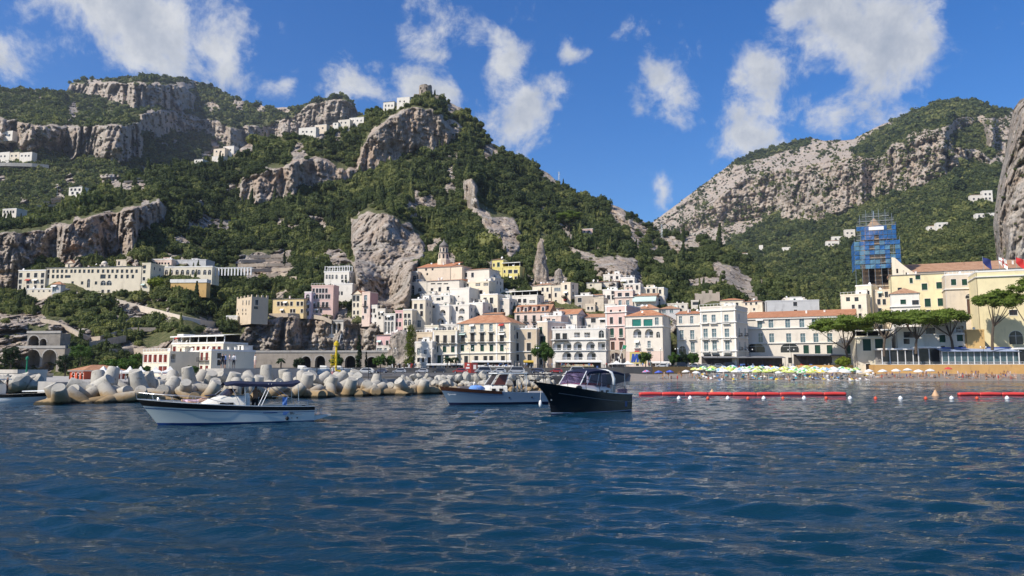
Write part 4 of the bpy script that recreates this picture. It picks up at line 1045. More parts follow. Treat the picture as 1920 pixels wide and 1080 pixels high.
def scatter(name, label, pts, coll):
 a = np.array([p[:5] for p in pts], dtype=np.float32)
 me = bpy.data.meshes.new(name)
 me.vertices.add(len(a))
 me.vertices.foreach_set('co', np.ascontiguousarray(a[:, :3]).ravel())
 attr(me, 'sc', a[:, 3])
 attr(me, 'tint', a[:, 4])
 o = link_obj(name, me)
 tag(o, label, kind='stuff')
 g = bpy.data.node_groups.new(name, 'GeometryNodeTree')
 g.interface.new_socket('Geometry', in_out='INPUT', socket_type='NodeSocketGeometry')
 g.interface.new_socket('Geometry', in_out='OUTPUT', socket_type='NodeSocketGeometry')
 N, L = g.nodes, g.links
 gi, go = N.new('NodeGroupInput'), N.new('NodeGroupOutput')
 iop = N.new('GeometryNodeInstanceOnPoints')
 ci = N.new('GeometryNodeCollectionInfo')
 ci.inputs[0].default_value = coll
 ci.inputs[1].default_value = True
 ci.inputs[2].default_value = True
 iop.inputs['Pick Instance'].default_value = True
 ri = N.new('FunctionNodeRandomValue')
 ri.data_type = 'INT'
 ri.inputs[4].default_value = 0
 ri.inputs[5].default_value = len(coll.objects) - 1
 rr = N.new('FunctionNodeRandomValue')
 rr.data_type = 'FLOAT_VECTOR'
 rr.inputs[0].default_value = (-0.15, -0.15, 0)
 rr.inputs[1].default_value = (0.15, 0.15, 6.28)
 na = N.new('GeometryNodeInputNamedAttribute')
 na.data_type = 'FLOAT'
 na.inputs[0].default_value = 'sc'
 rs = N.new('FunctionNodeRandomValue')
 rs.data_type = 'FLOAT_VECTOR'
 rs.inputs[0].default_value = (0.85, 0.85, 0.8)
 rs.inputs[1].default_value = (1.2, 1.2, 1.25)
 vm = N.new('ShaderNodeVectorMath')
 vm.operation = 'SCALE'
 L.new(rs.outputs[0], vm.inputs[0])
 L.new(na.outputs[0], vm.inputs['Scale'])
 L.new(gi.outputs[0], iop.inputs['Points'])
 L.new(ci.outputs[0], iop.inputs['Instance'])
 L.new(ri.outputs[2], iop.inputs['Instance Index'])
 L.new(rr.outputs[0], iop.inputs['Rotation'])
 L.new(vm.outputs[0], iop.inputs['Scale'])
 L.new(iop.outputs[0], go.inputs[0])
 md = o.modifiers.new('scatter', 'NODES')
 md.node_group = g
 return o


def keep_tree(p):
 for q in NO_TREES:
  if q[0] < p[0] / p[1] * F_PX + 960 < q[1] and q[2] < p[1] < q[3]:
   return False
 return True


near = [p for p in FOREST if p[5] == 0]
# leave the built plots and what stands right in front of them clear
bx = np.array([(b['x0'], b['x1'], b['yt'], b['yb'], b['D'], b['dep']) for b in BLD])
na_ = np.array(near)
pxs = na_[:, 0] / na_[:, 1] * F_PX
keep = np.ones(len(na_), bool)
for b_ in BLD:
 if not b_.get('clear', True):
  continue
 t0 = (P(b_['x0'], b_['yb'], 100).x) / 100
 t1 = (P(b_['x1'], b_['yb'], 100).x) / 100
 zb = P(b_['x0'], b_['yb'], b_['D']).z
 zt = P(b_['x0'], b_['yt'], b_['D']).z
 tt = na_[:, 0] / na_[:, 1]
 mrg = na_[:, 3] / na_[:, 1] * 0.8
 hid = (tt > t0 - mrg) & (tt < t1 + mrg) & (na_[:, 1] < b_['D'] + b_['dep']) & (na_[:, 1] > b_['D'] - 70)
 # crown top must stay under the building's foot
 foot = CAM_H + (zb - CAM_H) * na_[:, 1] / b_['D']
 hid &= (na_[:, 2] + na_[:, 3] * 1.2 > foot)
 keep &= ~hid
for (qx0, qx1, qy0, qy1) in NO_TREES:
 sx = 960 + na_[:, 0] / na_[:, 1] * F_PX * (math.cos(PITCH) - 0)
 # pixel of the point
 rel = na_[:, :3] - np.array([0, 0, CAM_H])
 fw = rel[:, 1] * math.cos(PITCH) + rel[:, 2] * math.sin(PITCH)
 upv = -rel[:, 1] * math.sin(PITCH) + rel[:, 2] * math.cos(PITCH)
 sx = 960 + F_PX * rel[:, 0] / fw
 sy = 540 - F_PX * upv / fw
 keep &= ~((sx > qx0) & (sx < qx1) & (sy > qy0) & (sy < qy1))
for pl in BARE:
 keep &= sdf_poly(sx, sy, pl) < 0
near = [p for p, k in zip(near, keep) if k]
scatter('hillside_woods', 'dense dark green evergreen woods covering the hill behind the town', near, proto)
scatter('mountain_scrub', 'dark green scrub and woods on the far mountains', [p for p in FOREST if p[5] == 1], proto_far)
print('trees', len(near), len(FOREST))

# ------------------------------------------------------------------ sea
def water_material():
 m = bpy.data.materials.new('sea_water')
 m.use_nodes = True
 t = NT(m.node_tree)
 b = t.n['Principled BSDF']
 b.inputs['Roughness'].default_value = 0.03
 b.inputs['IOR'].default_value = 1.333
 b.inputs['Specular IOR Level'].default_value = 0.5
 tc = t.add('ShaderNodeTexCoord')
 ob = tc.outputs['Object']
 n0 = t.noise(ob, 0.035, 3.0, 0.5)
 sepx = t.add('ShaderNodeSeparateXYZ')
 t.l.new(ob, sepx.inputs[0])
 shore = t.smooth(sepx.outputs[1], 120, 215)
 deep = t.ramp(n0, [(0.3, (0.002, 0.021, 0.040)), (0.7, (0.003, 0.030, 0.054))])
 t.l.new(t.mix(shore, deep, (0.030, 0.070, 0.075)), b.inputs['Base Color'])
 mp = t.add('ShaderNodeMapping')
 t.l.new(ob, mp.inputs[0])
 mp.inputs['Rotation'].default_value = (0, 0, 0.12)
 mp.inputs['Scale'].default_value = (0.42, 1.25, 1)
 w1 = t.noise(mp.outputs[0], 3.6, 5.0, 0.62, 0.3)
 w2 = t.noise(mp.outputs[0], 10.0, 3.0, 0.6, 0.2)
 hh = t.math('ADD', t.math('MULTIPLY', w1, 0.12), t.math('MULTIPLY', w2, 0.03))
 bp = t.add('ShaderNodeBump')
 bp.inputs['Strength'].default_value = 0.85
 bp.inputs['Distance'].default_value = 1.0
 t.l.new(t.math('MULTIPLY', hh, t.math('MULTIPLY_ADD', t.smooth(sepx.outputs[1], 12, 70), .55, .45)), bp.inputs['Height'])
 t.l.new(bp.outputs[0], b.inputs['Normal'])
 return m


M_SEA = water_material()
nrw, ncw = 640, 520
Dw = 5.5 * (330 / 5.5) ** np.linspace(0, 1, nrw)
tw = np.tan(np.linspace(-0.80, 0.80, ncw))
XX = Dw[:, None] * tw[None]
YY = np.broadcast_to(Dw[:, None], XX.shape)
ZZ = np.zeros_like(XX)
r_ = np.random.default_rng(4)
spac = np.broadcast_to((Dw * (math.log(60) / nrw))[:, None], XX.shape)
for i in range(64):
 lam = 0.26 * (7.5 / 0.26) ** (i / 63)
 th = r_.normal(1.45, 0.34)          # crests run across the picture, slightly turned
 k = 2 * math.pi / lam
 amp = 0.0150 * lam ** 0.78 * (1.0 if lam < 1.3 else 0.48 if lam < 3 else 0.24)
 fade = np.clip((lam / spac - 2.5) / 3.0, 0, 1)
 ph = k * (XX * math.cos(th) + YY * math.sin(th)) + r_.uniform(0, 6.28)
 s_ = np.sin(ph)
 ZZ = ZZ + amp * fade * (s_ + 0.35 * np.cos(2 * ph) * 0.5)
gust = 0.75 + 0.45 * fbm(np.stack([XX * 0.6, YY, 0 * XX], -1), 14.0, 3, 77)
ZZ = ZZ * gust
idx = np.arange(nrw * ncw).reshape(nrw, ncw)
wf_ = np.stack([idx[:-1, :-1], idx[:-1, 1:], idx[1:, 1:], idx[1:, :-1]], -1).reshape(-1, 4)
wv_ = np.stack([XX, YY, ZZ], -1).reshape(-1, 3)
big_ = np.array([(-9000, -9000, -0.6), (9000, -9000, -0.6), (9000, 9000, -0.6), (-9000, 9000, -0.6)])
wf_ = np.concatenate([wf_, np.array([[0, 1, 2, 3]]) + len(wv_)])
me = mesh_np('water', np.concatenate([wv_, big_]), wf_, M_SEA)
tag(link_obj('water', me), 'dark blue choppy sea in the foreground', kind='structure')

# ------------------------------------------------------------------ building kit
TRIM = stucco('trim', (0.78, 0.75, 0.69), 0.25)
GLASS = mat('dark_window_glass', (0.025, 0.028, 0.032), 0.12, 0.4, 0.8, spec=0.5)
GLASSB = mat('sky_window_glass', (0.10, 0.16, 0.18), 0.08, 0.4, 0.8, spec=0.6)
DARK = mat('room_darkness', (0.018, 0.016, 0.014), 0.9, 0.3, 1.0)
GREEN = mat('green_shutter', (0.012, 0.062, 0.038), 0.6, 0.25, 2.0)
TEAL = mat('sea_green_blind', (0.02, 0.20, 0.16), 0.6, 0.2, 2.0)
BROWN = mat('brown_wood', (0.085, 0.042, 0.028), 0.65, 0.3, 2.0)
REDW = mat('red_shutter', (0.24, 0.045, 0.03), 0.65, 0.25, 2.0)
CHAR = mat('dark_shutter', (0.035, 0.035, 0.032), 0.7, 0.3, 2.0)
IRON = mat('dark_iron', (0.03, 0.03, 0.03), 0.6, 0.2, 3.0, metal=0.3)
WHITEP = mat('white_paint', (0.80, 0.79, 0.76), 0.5, 0.06, 1.0)
AWN_W = mat('white_canvas', (0.78, 0.76, 0.70), 0.8, 0.08, 1.0)
AWN_R = mat('red_canvas', (0.42, 0.05, 0.035), 0.8, 0.15, 1.0)
AWN_G = mat('pale_green_canvas', (0.50, 0.62, 0.56), 0.8, 0.1, 1.0)


def roof_material():
 m = bpy.data.materials.new('terracotta_tiles')
 m.use_nodes = True
 t = NT(m.node_tree)
 b = t.n['Principled BSDF']
 b.inputs['Roughness'].default_value = 0.9
 b.inputs['Specular IOR Level'].default_value = 0.15
 tc = t.add('ShaderNodeTexCoord')
 oi = t.add('ShaderNodeObjectInfo')
 n1 = t.noise(tc.outputs['Object'], 0.5, 6.0, 0.65)
 n2 = t.noise(tc.outputs['Object'], 2.4, 4.0, 0.6)
 f = t.math('ADD', t.math('MULTIPLY', n1, 0.6), t.math('MULTIPLY', n2, 0.4))
 c1 = t.ramp(f, [(0.3, (0.24, 0.14, 0.085)), (0.5, (0.43, 0.25, 0.15)), (0.7, (0.52, 0.36, 0.24))])
 c2 = t.ramp(f, [(0.3, (0.33, 0.13, 0.065)), (0.5, (0.50, 0.215, 0.11)), (0.7, (0.56, 0.30, 0.17))])
 t.l.new(t.mix(oi.outputs['Random'], c1, c2), b.inputs['Base Color'])
 wv = t.add('ShaderNodeTexWave', wave_type='BANDS', bands_direction='X')
 t.l.new(tc.outputs['Object'], wv.inputs[0])
 wv.inputs['Scale'].default_value = 1.1
 wv.inputs['Distortion'].default_value = 1.0
 bp = t.add('ShaderNodeBump')
 bp.inputs['Strength'].default_value = 0.7
 bp.inputs['Distance'].default_value = 0.12
 t.l.new(wv.outputs[0], bp.inputs['Height'])
 t.l.new(bp.outputs[0], b.inputs['Normal'])
 return m


ROOF = roof_material()
WIN_CACHE = {}


def arc_pts(x0, x1, z1, r, n=8):
 cx = (x0 + x1) / 2
 hw = (x1 - x0) / 2
 return [(cx - hw * math.cos(math.pi * i / n), z1 - r + r * math.sin(math.pi * i / n)) for i in range(n + 1)]


def wall_holes(mb, W, z0, z1, holes, fx, rec=0.28, m=0):
 """vertical wall with real openings; fx maps (u, z, inward) to a point"""
 xs = sorted({0.0, W} | {h[0] for h in holes} | {h[1] for h in holes})
 zs = sorted({z0, z1} | {h[2] for h in holes} | {h[3] for h in holes})
 for j in range(len(zs) - 1):
  za, zb = zs[j], zs[j + 1]
  if zb - za < 1e-5:
   continue
  zm = (za + zb) / 2
  run = None
  for i in range(len(xs) - 1):
   xm = (xs[i] + xs[i + 1]) / 2
   hole = any(h[0] < xm < h[1] and h[2] < zm < h[3] for h in holes)
   if not hole and run is None:
    run = xs[i]
   if hole and run is not None:
    mb.quad(fx(run, za, 0), fx(xs[i], za, 0), fx(xs[i], zb, 0), fx(run, zb, 0), m)
    run = None
  if run is not None:
   mb.quad(fx(run, za, 0), fx(W, za, 0), fx(W, zb, 0), fx(run, zb, 0), m)
 for h in holes:
  a, b, c, d, arch, rc = h
  if arch:
   r = min((b - a) / 2, (d - c) * 0.6)
   ap = arc_pts(a, b, d, r)
   k = len(ap) // 2
   for i in range(k):
    mb.poly([fx(a, d, 0), fx(*ap[i], 0), fx(*ap[i + 1], 0)], m)
    mb.poly([fx(b, d, 0), fx(*ap[k + i], 0), fx(*ap[k + i + 1], 0)], m)
   ring = [(a, c)] + ap + [(b, c)]
  else:
   ring = [(a, c), (a, d), (b, d), (b, c)]
  for i in range(len(ring)):
   p, q = ring[i], ring[(i + 1) % len(ring)]
   mb.quad(fx(*p, 0), fx(*q, 0), fx(*q, rc), fx(*p, rc), m)


def win_meshes(kind, w, h):
 """shared meshes for one window: pane (recessed), frame, shutters, balcony; origin bottom centre on the wall face"""
 key = (kind, round(w, 1), round(h, 1))
 if key in WIN_CACHE:
  return WIN_CACHE[key]
 arch = kind[0] in 'aL'
 x0, x1 = -w / 2, w / 2
 rec = 1.5 if kind[0] in 'Ll' else 0.28
 out = []
 mb = MB()
 if arch:
  pts = [(x0, 0)] + arc_pts(x0, x1, h, min(w / 2, h * .6)) + [(x1, 0)]
  mb.poly([(p[0], rec, p[1]) for p in pts][::-1])
 else:
  mb.quad((x0, rec, 0), (x1, rec, 0), (x1, rec, h), (x0, rec, h))
 pm = {'w': GLASSB, 'g': GREEN, 'Q': TEAL, 'B': BROWN}.get(kind[0], GLASS)
 if kind[0] == 'B':
  pm = BROWN
 if kind[0] in 'Ll':
  pm = WHITEP
 out.append(('window', mb.mesh('window', pm), None))
 fr = MB()
 t = 0.10
 if kind[0] in 'Ll':
  d = MB()
  dw = min(1.4, w * 0.42)
  d.box(-dw / 2 + w * 0.12, dw / 2 + w * 0.12, rec - 0.08, rec - 0.02, 0.05, min(2.3, h * .78))
  out.append(('door', d.mesh('door', GLASS), 'window'))
  rl = MB()
  rl.box(x0, x1, 0.04, 0.10, 0.82, 0.9)
  nb_ = max(3, int(w / 0.35))
  for i in range(nb_):
   x = x0 + (i + .5) * w / nb_
   rl.box(x - .03, x + .03, 0.05, 0.09, 0.0, 0.82)
  out.append(('railing', rl.mesh('railing', WHITEP), 'window'))
 elif kind[0] != 'p':
  if not arch:
   fr.box(x0 - t, x0, -0.05, 0.05, -t, h + t)
   fr.box(x1, x1 + t, -0.05, 0.05, -t, h + t)
   fr.box(x0, x1, -0.05, 0.05, h, h + t)
   fr.box(x0 - t, x1 + t, -0.12, 0.04, -t - .06, -t + .06)
  else:
   ap = arc_pts(x0, x1, h, min(w / 2, h * .6))
   ao = arc_pts(x0 - t, x1 + t, h + t, min(w / 2, h * .6) + t)
   for i in range(len(ap) - 1):
    fr.quad((ap[i][0], -.04, ap[i][1]), (ap[i + 1][0], -.04, ap[i + 1][1]), (ao[i + 1][0], -.04, ao[i + 1][1]), (ao[i][0], -.04, ao[i][1]))
  out.append(('frame', fr.mesh('frame', TRIM), 'window'))
  if kind[0] in 'wda' and w > 0.85:
   mu = MB()
   mu.box(-0.035, 0.035, 0.20, 0.26, 0, h * (0.96 if arch else 1))
   mu.box(x0, x1, 0.205, 0.255, h * 0.62, h * 0.62 + 0.07)
   if kind[0] == 'w':
    mu.box(x0, x0 + .09, 0.19, 0.25, 0, h)
    mu.box(x1 - .09, x1, 0.19, 0.25, 0, h)
   out.append(('mullion', mu.mesh('mullion', WHITEP if kind[0] in 'wa' else BROWN), 'window'))
  if kind[0] in 'gQ':
   sl = MB()
   nl = max(3, int(h / 0.45))
   for i in range(nl):
    z = (i + .5) * h / nl
    sl.box(x0 + .05, x1 - .05, 0.18, 0.26, z - .05, z + .03)
   out.append(('shutter', sl.mesh('shutter', TEAL if kind[0] == 'Q' else GREEN), 'window'))
  sm = {'G': GREEN, 'R': REDW, 'D': CHAR}.get(kind[0])
  if sm:
   for s in (-1, 1):
    sh = MB()
    xa, xb = (x0 - w * .48, x0 - .04) if s < 0 else (x1 + .04, x1 + w * .48)
    if kind[0] in 'DR':      # leaves stand half open inside the reveal
     xa, xb = (x0 + .02, x0 + w * .40) if s < 0 else (x1 - w * .40, x1 - .02)
     sh.box(xa, xb, 0.10, 0.16, .03, h - .03)
    else:
     sh.box(xa, xb, -0.13, -0.07, .0, h)
    out.append(('shutter', sh.mesh('shutter', sm), 'window'))
 if '+' in kind:
  bl = MB()
  bw = w / 2 + 0.55
  bl.box(-bw, bw, -0.95, 0.0, -0.28, -0.1)
  nb_ = max(5, int(bw * 2 / 0.3))
  bl.box(-bw, bw, -0.93, -0.88, 0.78, 0.84)
  for i in range(nb_ + 1):
   x = -bw + .03 + i * (2 * bw - .06) / nb_
   bl.box(x - .02, x + .02, -0.92, -0.88, -0.1, 0.78)
  for s in (-1, 1):
   bl.box(s * bw - .03, s * bw + .03, -0.9, 0, 0.78, 0.84)
  out.append(('balcony', bl.mesh('balcony', IRON if kind[0] in 'DdR' else TRIM), None))
 WIN_CACHE[key] = out
 return out


def place_window(root, kind, w, h, x, z, y=0.0, rz=0.0):
 win = None
 for nm, me, par in win_meshes(kind, w, h):
  if par is None:
   o = link_obj(nm, me, root)
   o.location = (x, y, z)
   o.rotation_euler = (0, 0, rz)
   if nm == 'window':
    win = o
  else:
   link_obj(nm, me, win)


def ray_dir(px, py):
 v = P(px, py, 1.0)
 return Vector((v.x, 1.0, v.z - CAM_H))


def make_building(b):
 rr = random.Random(b['label'])
 D = b['D']
 o0 = P(b['x0'], b['yb'], D)
 psi = math.radians(b['yaw'])
 ex = Vector((math.cos(psi), math.sin(psi), 0))
 ey = Vector((-math.sin(psi), math.cos(psi), 0))
 camp = Vector((0, 0, CAM_H))

 def hit(px, py, org, nrm):
  d = ray_dir(px, py)
  t = (org - camp).dot(nrm) / d.dot(nrm)
  return camp + d * t
 W = (hit(b['x1'], b['yb'], o0, ey) - o0).dot(ex)
 H = P(b['x0'], b['yt'], D).z - o0.z
 dep = b['dep']
 fnd = b.get('found', 5.0)
 root = empty(b['name'], o0, psi, b['label'], b['cat'])
 col = stucco(b['col'], C_[b['col']], b.get('age', 0.35))
 # openings
 fh, sh = [], []
 front, sidew = [], []
 # the photographed position of each opening carried onto the wall
 for rows, plane, store, hl in ((b['wins'], 0, front, fh), (b.get('side', ()), 1, sidew, sh)):
  org = o0 if plane == 0 else o0 + ex * W
  nrm = ey if plane == 0 else ex
  axis = ex if plane == 0 else ey
  lim = W if plane == 0 else dep
  for (y, xsx, w, h, kind) in rows:
   for x in xsx:
    q = hit(x, y, org, nrm)
    u = (q - org).dot(axis)
    z = q.z - o0.z
    w2, h2 = (w, h) if kind[0] in 'LlaQ' or w < .2 else (w * 1.2, h * 1.14)
    u = min(max(u, w2 / 2 + .25), lim - w2 / 2 - .25)
    za = min(max(z - h2 / 2, -fnd + .3), H - h2 - .3)
    a_, b_, c_, d_ = u - w2 / 2, u + w2 / 2, za, za + h2
    if w < 0.2 or a_ < .05 or b_ > lim - .05 or any(a_ < g[1] + .08 and b_ > g[0] - .08 and c_ < g[3] + .08 and d_ > g[2] - .08 for g in hl):
     continue
    rc = 1.5 if kind[0] in 'Ll' else 0.28
    hl.append((a_, b_, c_, d_, kind[0] in 'aL', rc))
    store.append((kind, w2, h2, u, za))
 # plain storeys below carry the same openings as the floor above
 if front and not b.get('far') and b['cat'] in ('house', 'hotel', 'palazzo', 'palace', 'villa', 'restaurant'):
  low = min(f[4] for f in front)
  base_row = [f for f in front if f[4] < low + 1.0 and f[0][0] not in 'Ll']
  z = low - 3.4
  while z > -fnd + 1.0 and z > -2.5 and base_row:
   for kind, w, h, u, za in base_row:
    w2, h2 = min(w, 1.4), min(h, 2.2)
    hl_ = (u - w2 / 2, u + w2 / 2, z, z + h2)
    if rr.random() < .85 and not any(hl_[0] < g[1] + .1 and hl_[1] > g[0] - .1 and hl_[2] < g[3] + .1 and hl_[3] > g[2] - .1 for g in fh):
     kk = rr.choice(('d', kind[0] if kind[0] in 'dgGDwR' else 'd'))
     fh.append((*hl_, False, .28))
     front.append((kk, w2, h2, u, z))
   z -= 3.3
 if b.get('arch0'):
  y, x, w, h = b['arch0']
  q = hit(x, y, o0, ey)
  u, za = (q - o0).dot(ex), max(q.z - o0.z - h / 2, .1)
  fh.append((u - w / 2, u + w / 2, za, za + h, True, 1.5))
  front.append(('L', w, h, u, za))
 if not b.get('side') and dep >= 7 and not b.get('far') and b['cat'] in ('house', 'hotel', 'palazzo', 'palace'):
  z = H - 2.6
  while z > .3:
   for u in (dep * .28, dep * .68):
    if rr.random() < .6:
     sh.append((u - .5, u + .5, z, z + 1.6, False, .28))
     sidew.append(('d', 1.0, 1.6, u, z))
   z -= 3.3
 mb = MB()
 zp = None
 if b.get('plinth'):
  zp = hit(b['x0'], b['plinth'][1], o0, ey).z - o0.z
 wall_holes(mb, W, -fnd, H, fh, lambda u, z, i: (u, i, z))
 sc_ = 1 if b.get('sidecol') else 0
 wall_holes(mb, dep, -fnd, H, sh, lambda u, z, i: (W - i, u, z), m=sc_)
 mb.quad((0, dep, -fnd), (0, 0, -fnd), (0, 0, H), (0, dep, H))
 mb.quad((W, dep, -fnd), (0, dep, -fnd), (0, dep, H), (W, dep, H))
 mb.quad((0, 0, H), (W, 0, H), (W, dep, H), (0, dep, H))
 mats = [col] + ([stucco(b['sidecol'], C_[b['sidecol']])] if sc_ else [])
 mb.build('wall', mats, root)
 for kind, w, h, u, z in front:
  place_window(root, kind, w, h, u, z)
  if kind[0] in 'dwD' and w > 1 and rr.random() < .13 and not b.get('far'):
   g = MB()
   g.poly([(-w * .75, -1.0, h - .5), (w * .75, -1.0, h - .5), (w * .75, -.06, h + .12), (-w * .75, -.06, h + .12)])
   g.poly([(-w * .75, -1.0, h - .52), (-w * .75, -1.02, h - .72), (w * .75, -1.02, h - .72), (w * .75, -1.0, h - .52)])
   aw = g.build('awning', rr.choice([AWN_W, AWN_W, AWN_G, AWN_R]), root)
   aw.location = (u, 0, z)
 for kind, w, h, u, z in sidew:
  place_window(root, kind, w, h, W, z, u, math.pi / 2)
 if zp:
  p = MB()
  pm = stucco(b['plinth'][0], C_[b['plinth'][0]], .5)
  hl = [h for h in fh if h[2] < zp]
  hl = [(h[0] - .1, h[1] + .1, h[2] - .1, min(h[3] + .1, zp - .01), h[4], .05) for h in hl]
  wall_holes(p, W, -fnd, zp, hl, lambda u, z, i: (u, i - .05, z))
  p.box(0, W, -.12, -.055, zp, zp + .15)
  p.build('plinth', pm, root)
 # belts and cornice
 for y in b.get('belts', ()):
  z = hit(b['x0'], y, o0, ey).z - o0.z
  q = MB()
  q.box(-.3, W + .3, -.48, dep, z, z + .3)
  q.build('string_course', TRIM, root)
 if b.get('pil'):
  n = b['pil']
  for i in range(n):
   x = .45 + i * (W - .9) / (n - 1)
   if any(h[0] - .3 < x < h[1] + .3 for h in fh):
    cand = sorted(fh, key=lambda h: abs((h[0] + h[1]) / 2 - x))[:1]
    x = cand[0][1] + 1.0
   if x > W - .2 or any(h[0] - .25 < x < h[1] + .25 for h in fh):
    continue
   q = MB()
   q.box(x - .28, x + .28, -.13, 0.01, 0, H - .02)
   q.build('pilaster', TRIM, root)
 rt, rh = b['roof'], b['rh'] or 1.6
 ov = 0.45
 X0, X1, Y0, Y1 = -ov, W + ov, -ov, dep + ov
 q = MB()
 if rt in ('hip', 'gable', 'gabley', 'shed', 'dormer'):
  e = MB()
  e.box(-.3, W + .3, -.3, dep + .3, H - .06, H + .12)
  e.build('eaves', TRIM, root)
  hz = H + .125
  if rt == 'hip':
   k = min(W, dep) / 2
   if W >= dep:
    r0, r1 = Vector((X0 + k + ov, dep / 2, hz + rh)), Vector((X1 - k - ov, dep / 2, hz + rh))
   else:
    r0, r1 = Vector((W / 2, Y0 + k + ov, hz + rh)), Vector((W / 2, Y1 - k - ov, hz + rh))
   A, Bq, C2, Dq = (X0, Y0, hz), (X1, Y0, hz), (X1, Y1, hz), (X0, Y1, hz)
   if W >= dep:
    q.poly([A, Bq, r1, r0]); q.poly([Bq, C2, r1]); q.poly([C2, Dq, r0, r1]); q.poly([Dq, A, r0])
   else:
    q.poly([A, Bq, r0]); q.poly([Bq, C2, r1, r0]); q.poly([C2, Dq, r1]); q.poly([Dq, A, r0, r1])
   q.poly([Dq, C2, Bq, A])
  elif rt in ('gable', 'dormer'):
   A, Bq, C2, Dq = (X0, Y0, hz), (X1, Y0, hz), (X1, Y1, hz), (X0, Y1, hz)
   r0, r1 = (X0, dep / 2, hz + rh), (X1, dep / 2, hz + rh)
   q.poly([A, Bq, r1, r0]); q.poly([C2, Dq, r0, r1]); q.poly([Dq, C2, Bq, A])
   for x in (0.02, W - .02):
    g = MB()
    g.poly([(x, 0, hz), (x, dep, hz), (x, dep / 2, hz + rh - .12)])
    g.build('gable', mats[-1], root)
   q.poly([Bq, C2, r1]) if rt == 'dormer' else None
  elif rt == 'gabley':
   A, Bq, C2, Dq = (X0, Y0, hz), (X1, Y0, hz), (X1, Y1, hz), (X0, Y1, hz)
   r0, r1 = (W / 2, Y0, hz + rh), (W / 2, Y1, hz + rh)
   q.poly([Bq, C2, r1, r0]); q.poly([Dq, A, r0, r1]); q.poly([Dq, C2, Bq, A])
   for y in (0.0, dep):
    g = MB()
    g.poly([(0, y, hz), (W, y, hz), (W / 2, y, hz + rh - .1)])
    g.build('gable', col, root)
  else:
   A, Bq, C2, Dq = (X0, Y0, hz), (X1, Y0, hz), (X1, Y1, hz + rh), (X0, Y1, hz + rh)
   q.poly([A, Bq, C2, Dq]); q.poly([Dq, C2, (X1, Y1, hz), (X0, Y1, hz)]); q.poly([A, Dq, (X0, Y1, hz)]); q.poly([Bq, (X1, Y1, hz), C2])
  q.build('roof', ROOF, root)
  if rt == 'dormer':
   for x in b['dorm']:
    u = (hit(x, 583, o0, ey) - o0).dot(ex)
    d = MB()
    d.box(u - 1.0, u + 1.0, .15, 3.2, hz - .1, hz + 2.5, 0)
    d.poly([(u - 1.3, 0, hz + 2.5), (u + 1.3, 0, hz + 2.5), (u + 1.3, 4.2, hz + 3.3), (u - 1.3, 4.2, hz + 3.3)], 1)
    dm = d.build('dormer', [col, ROOF], root)
    place_pane = MB()
    place_pane.box(u - .55, u + .55, .10, .148, hz + .1, hz + 2.1)
    place_pane.build('window', GLASS, dm)
 elif rt == 'dome':
  q.lathe([(W / 2, 0), (W / 2 * .92, rh * .5), (W / 2 * .6, rh * .85), (0, rh)], 14, c=(W / 2, dep / 2, H), sy=dep / W)
  q.build('dome', col, root, smooth=True)
 elif rt == 'merlon':
  n = 5
  for i in range(n):
   x = i * (W - .9) / (n - 1)
   q.box(x, x + .9, 0, .5, H, H + .9)
  for i in range(1, 4):
   y = i * (dep - .9) / 3
   q.box(W - .5, W, y, y + .9, H, H + .9)
  q.build('battlements', col, root)
 elif rt == 'ruin':
  for i in range(7):
   x = i * W / 7
   q.box(x, x + W / 7, 0, .7, H, H + rr.uniform(.1, 2.2))
  q.build('broken_wall', col, root)
 elif rt != 'none':
  pz = .55 if not b.get('far') else .4
  q.box(-.08, W + .08, -.08, .18, H, H + pz)
  q.box(-.08, W + .08, dep - .18, dep + .08, H, H + pz)
  q.box(-.08, .18, .18, dep - .18, H, H + pz)
  q.box(W - .18, W + .08, .18, dep - .18, H, H + pz)
  q.build('parapet', TRIM if rr.random() < .5 else col, root)
  if rt in ('rail', 'pergola'):
   g = MB()
   n = max(4, int(W / 1.3))
   for i in range(n + 1):
    x = i * W / n
    g.box(x - .05, x + .05, 0, .1, H + pz, H + pz + .75)
   g.box(0, W, 0.01, .09, H + pz + .75, H + pz + .83)
   g.build('railing', WHITEP, root)
  if rt == 'pergola':
   n = max(4, int(W / 2.4))
   for i in range(n + 1):
    x = .3 + i * (W - .6) / n
    for y in (.4, 3.4):
     g = MB()
     g.box(x - .14, x + .14, y - .14, y + .14, H + pz, H + 2.9)
     g.build('column', WHITEP, root)
   g = MB()
   g.box(.1, W - .1, .28, .52, H + 2.9, H + 3.1)
   g.box(.1, W - .1, 3.28, 3.52, H + 2.9, H + 3.1)
   for i in range(n + 1):
    x = .3 + i * (W - .6) / n
    g.box(x - .08, x + .08, .1, 3.7, H + 3.1, H + 3.22)
   g.build('beam', WHITEP, root)
  if rt == 'veranda':
   n = max(3, int(W / 3.2))
   for i in range(n + 1):
    x = .2 + i * (W - .4) / n
    g = MB()
    g.box(x - .1, x + .1, .3, .5, H + pz, H + 2.6)
    g.build('column', WHITEP, root)
   g = MB()
   g.poly([(-.3, -.5, H + 2.55), (W + .3, -.5, H + 2.55), (W + .3, dep * .7, H + 3.2), (-.3, dep * .7, H + 3.2)])
   g.poly([(-.3, -.5, H + 2.45), (-.3, dep * .7, H + 3.1), (W + .3, dep * .7, H + 3.1), (W + .3, -.5, H + 2.45)])
   g.box(-.3, W + .3, -.52, -.501, H + 2.2, H + 2.55)
   g.build('awning', AWN_W, root)
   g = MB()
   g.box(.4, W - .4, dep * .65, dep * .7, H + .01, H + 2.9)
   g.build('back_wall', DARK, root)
 if b.get('band'):
  g = MB()
  g.box(-.2, W + .2, -.25, dep, H * .55, H + .05)
  g.build('parapet', TRIM, root)
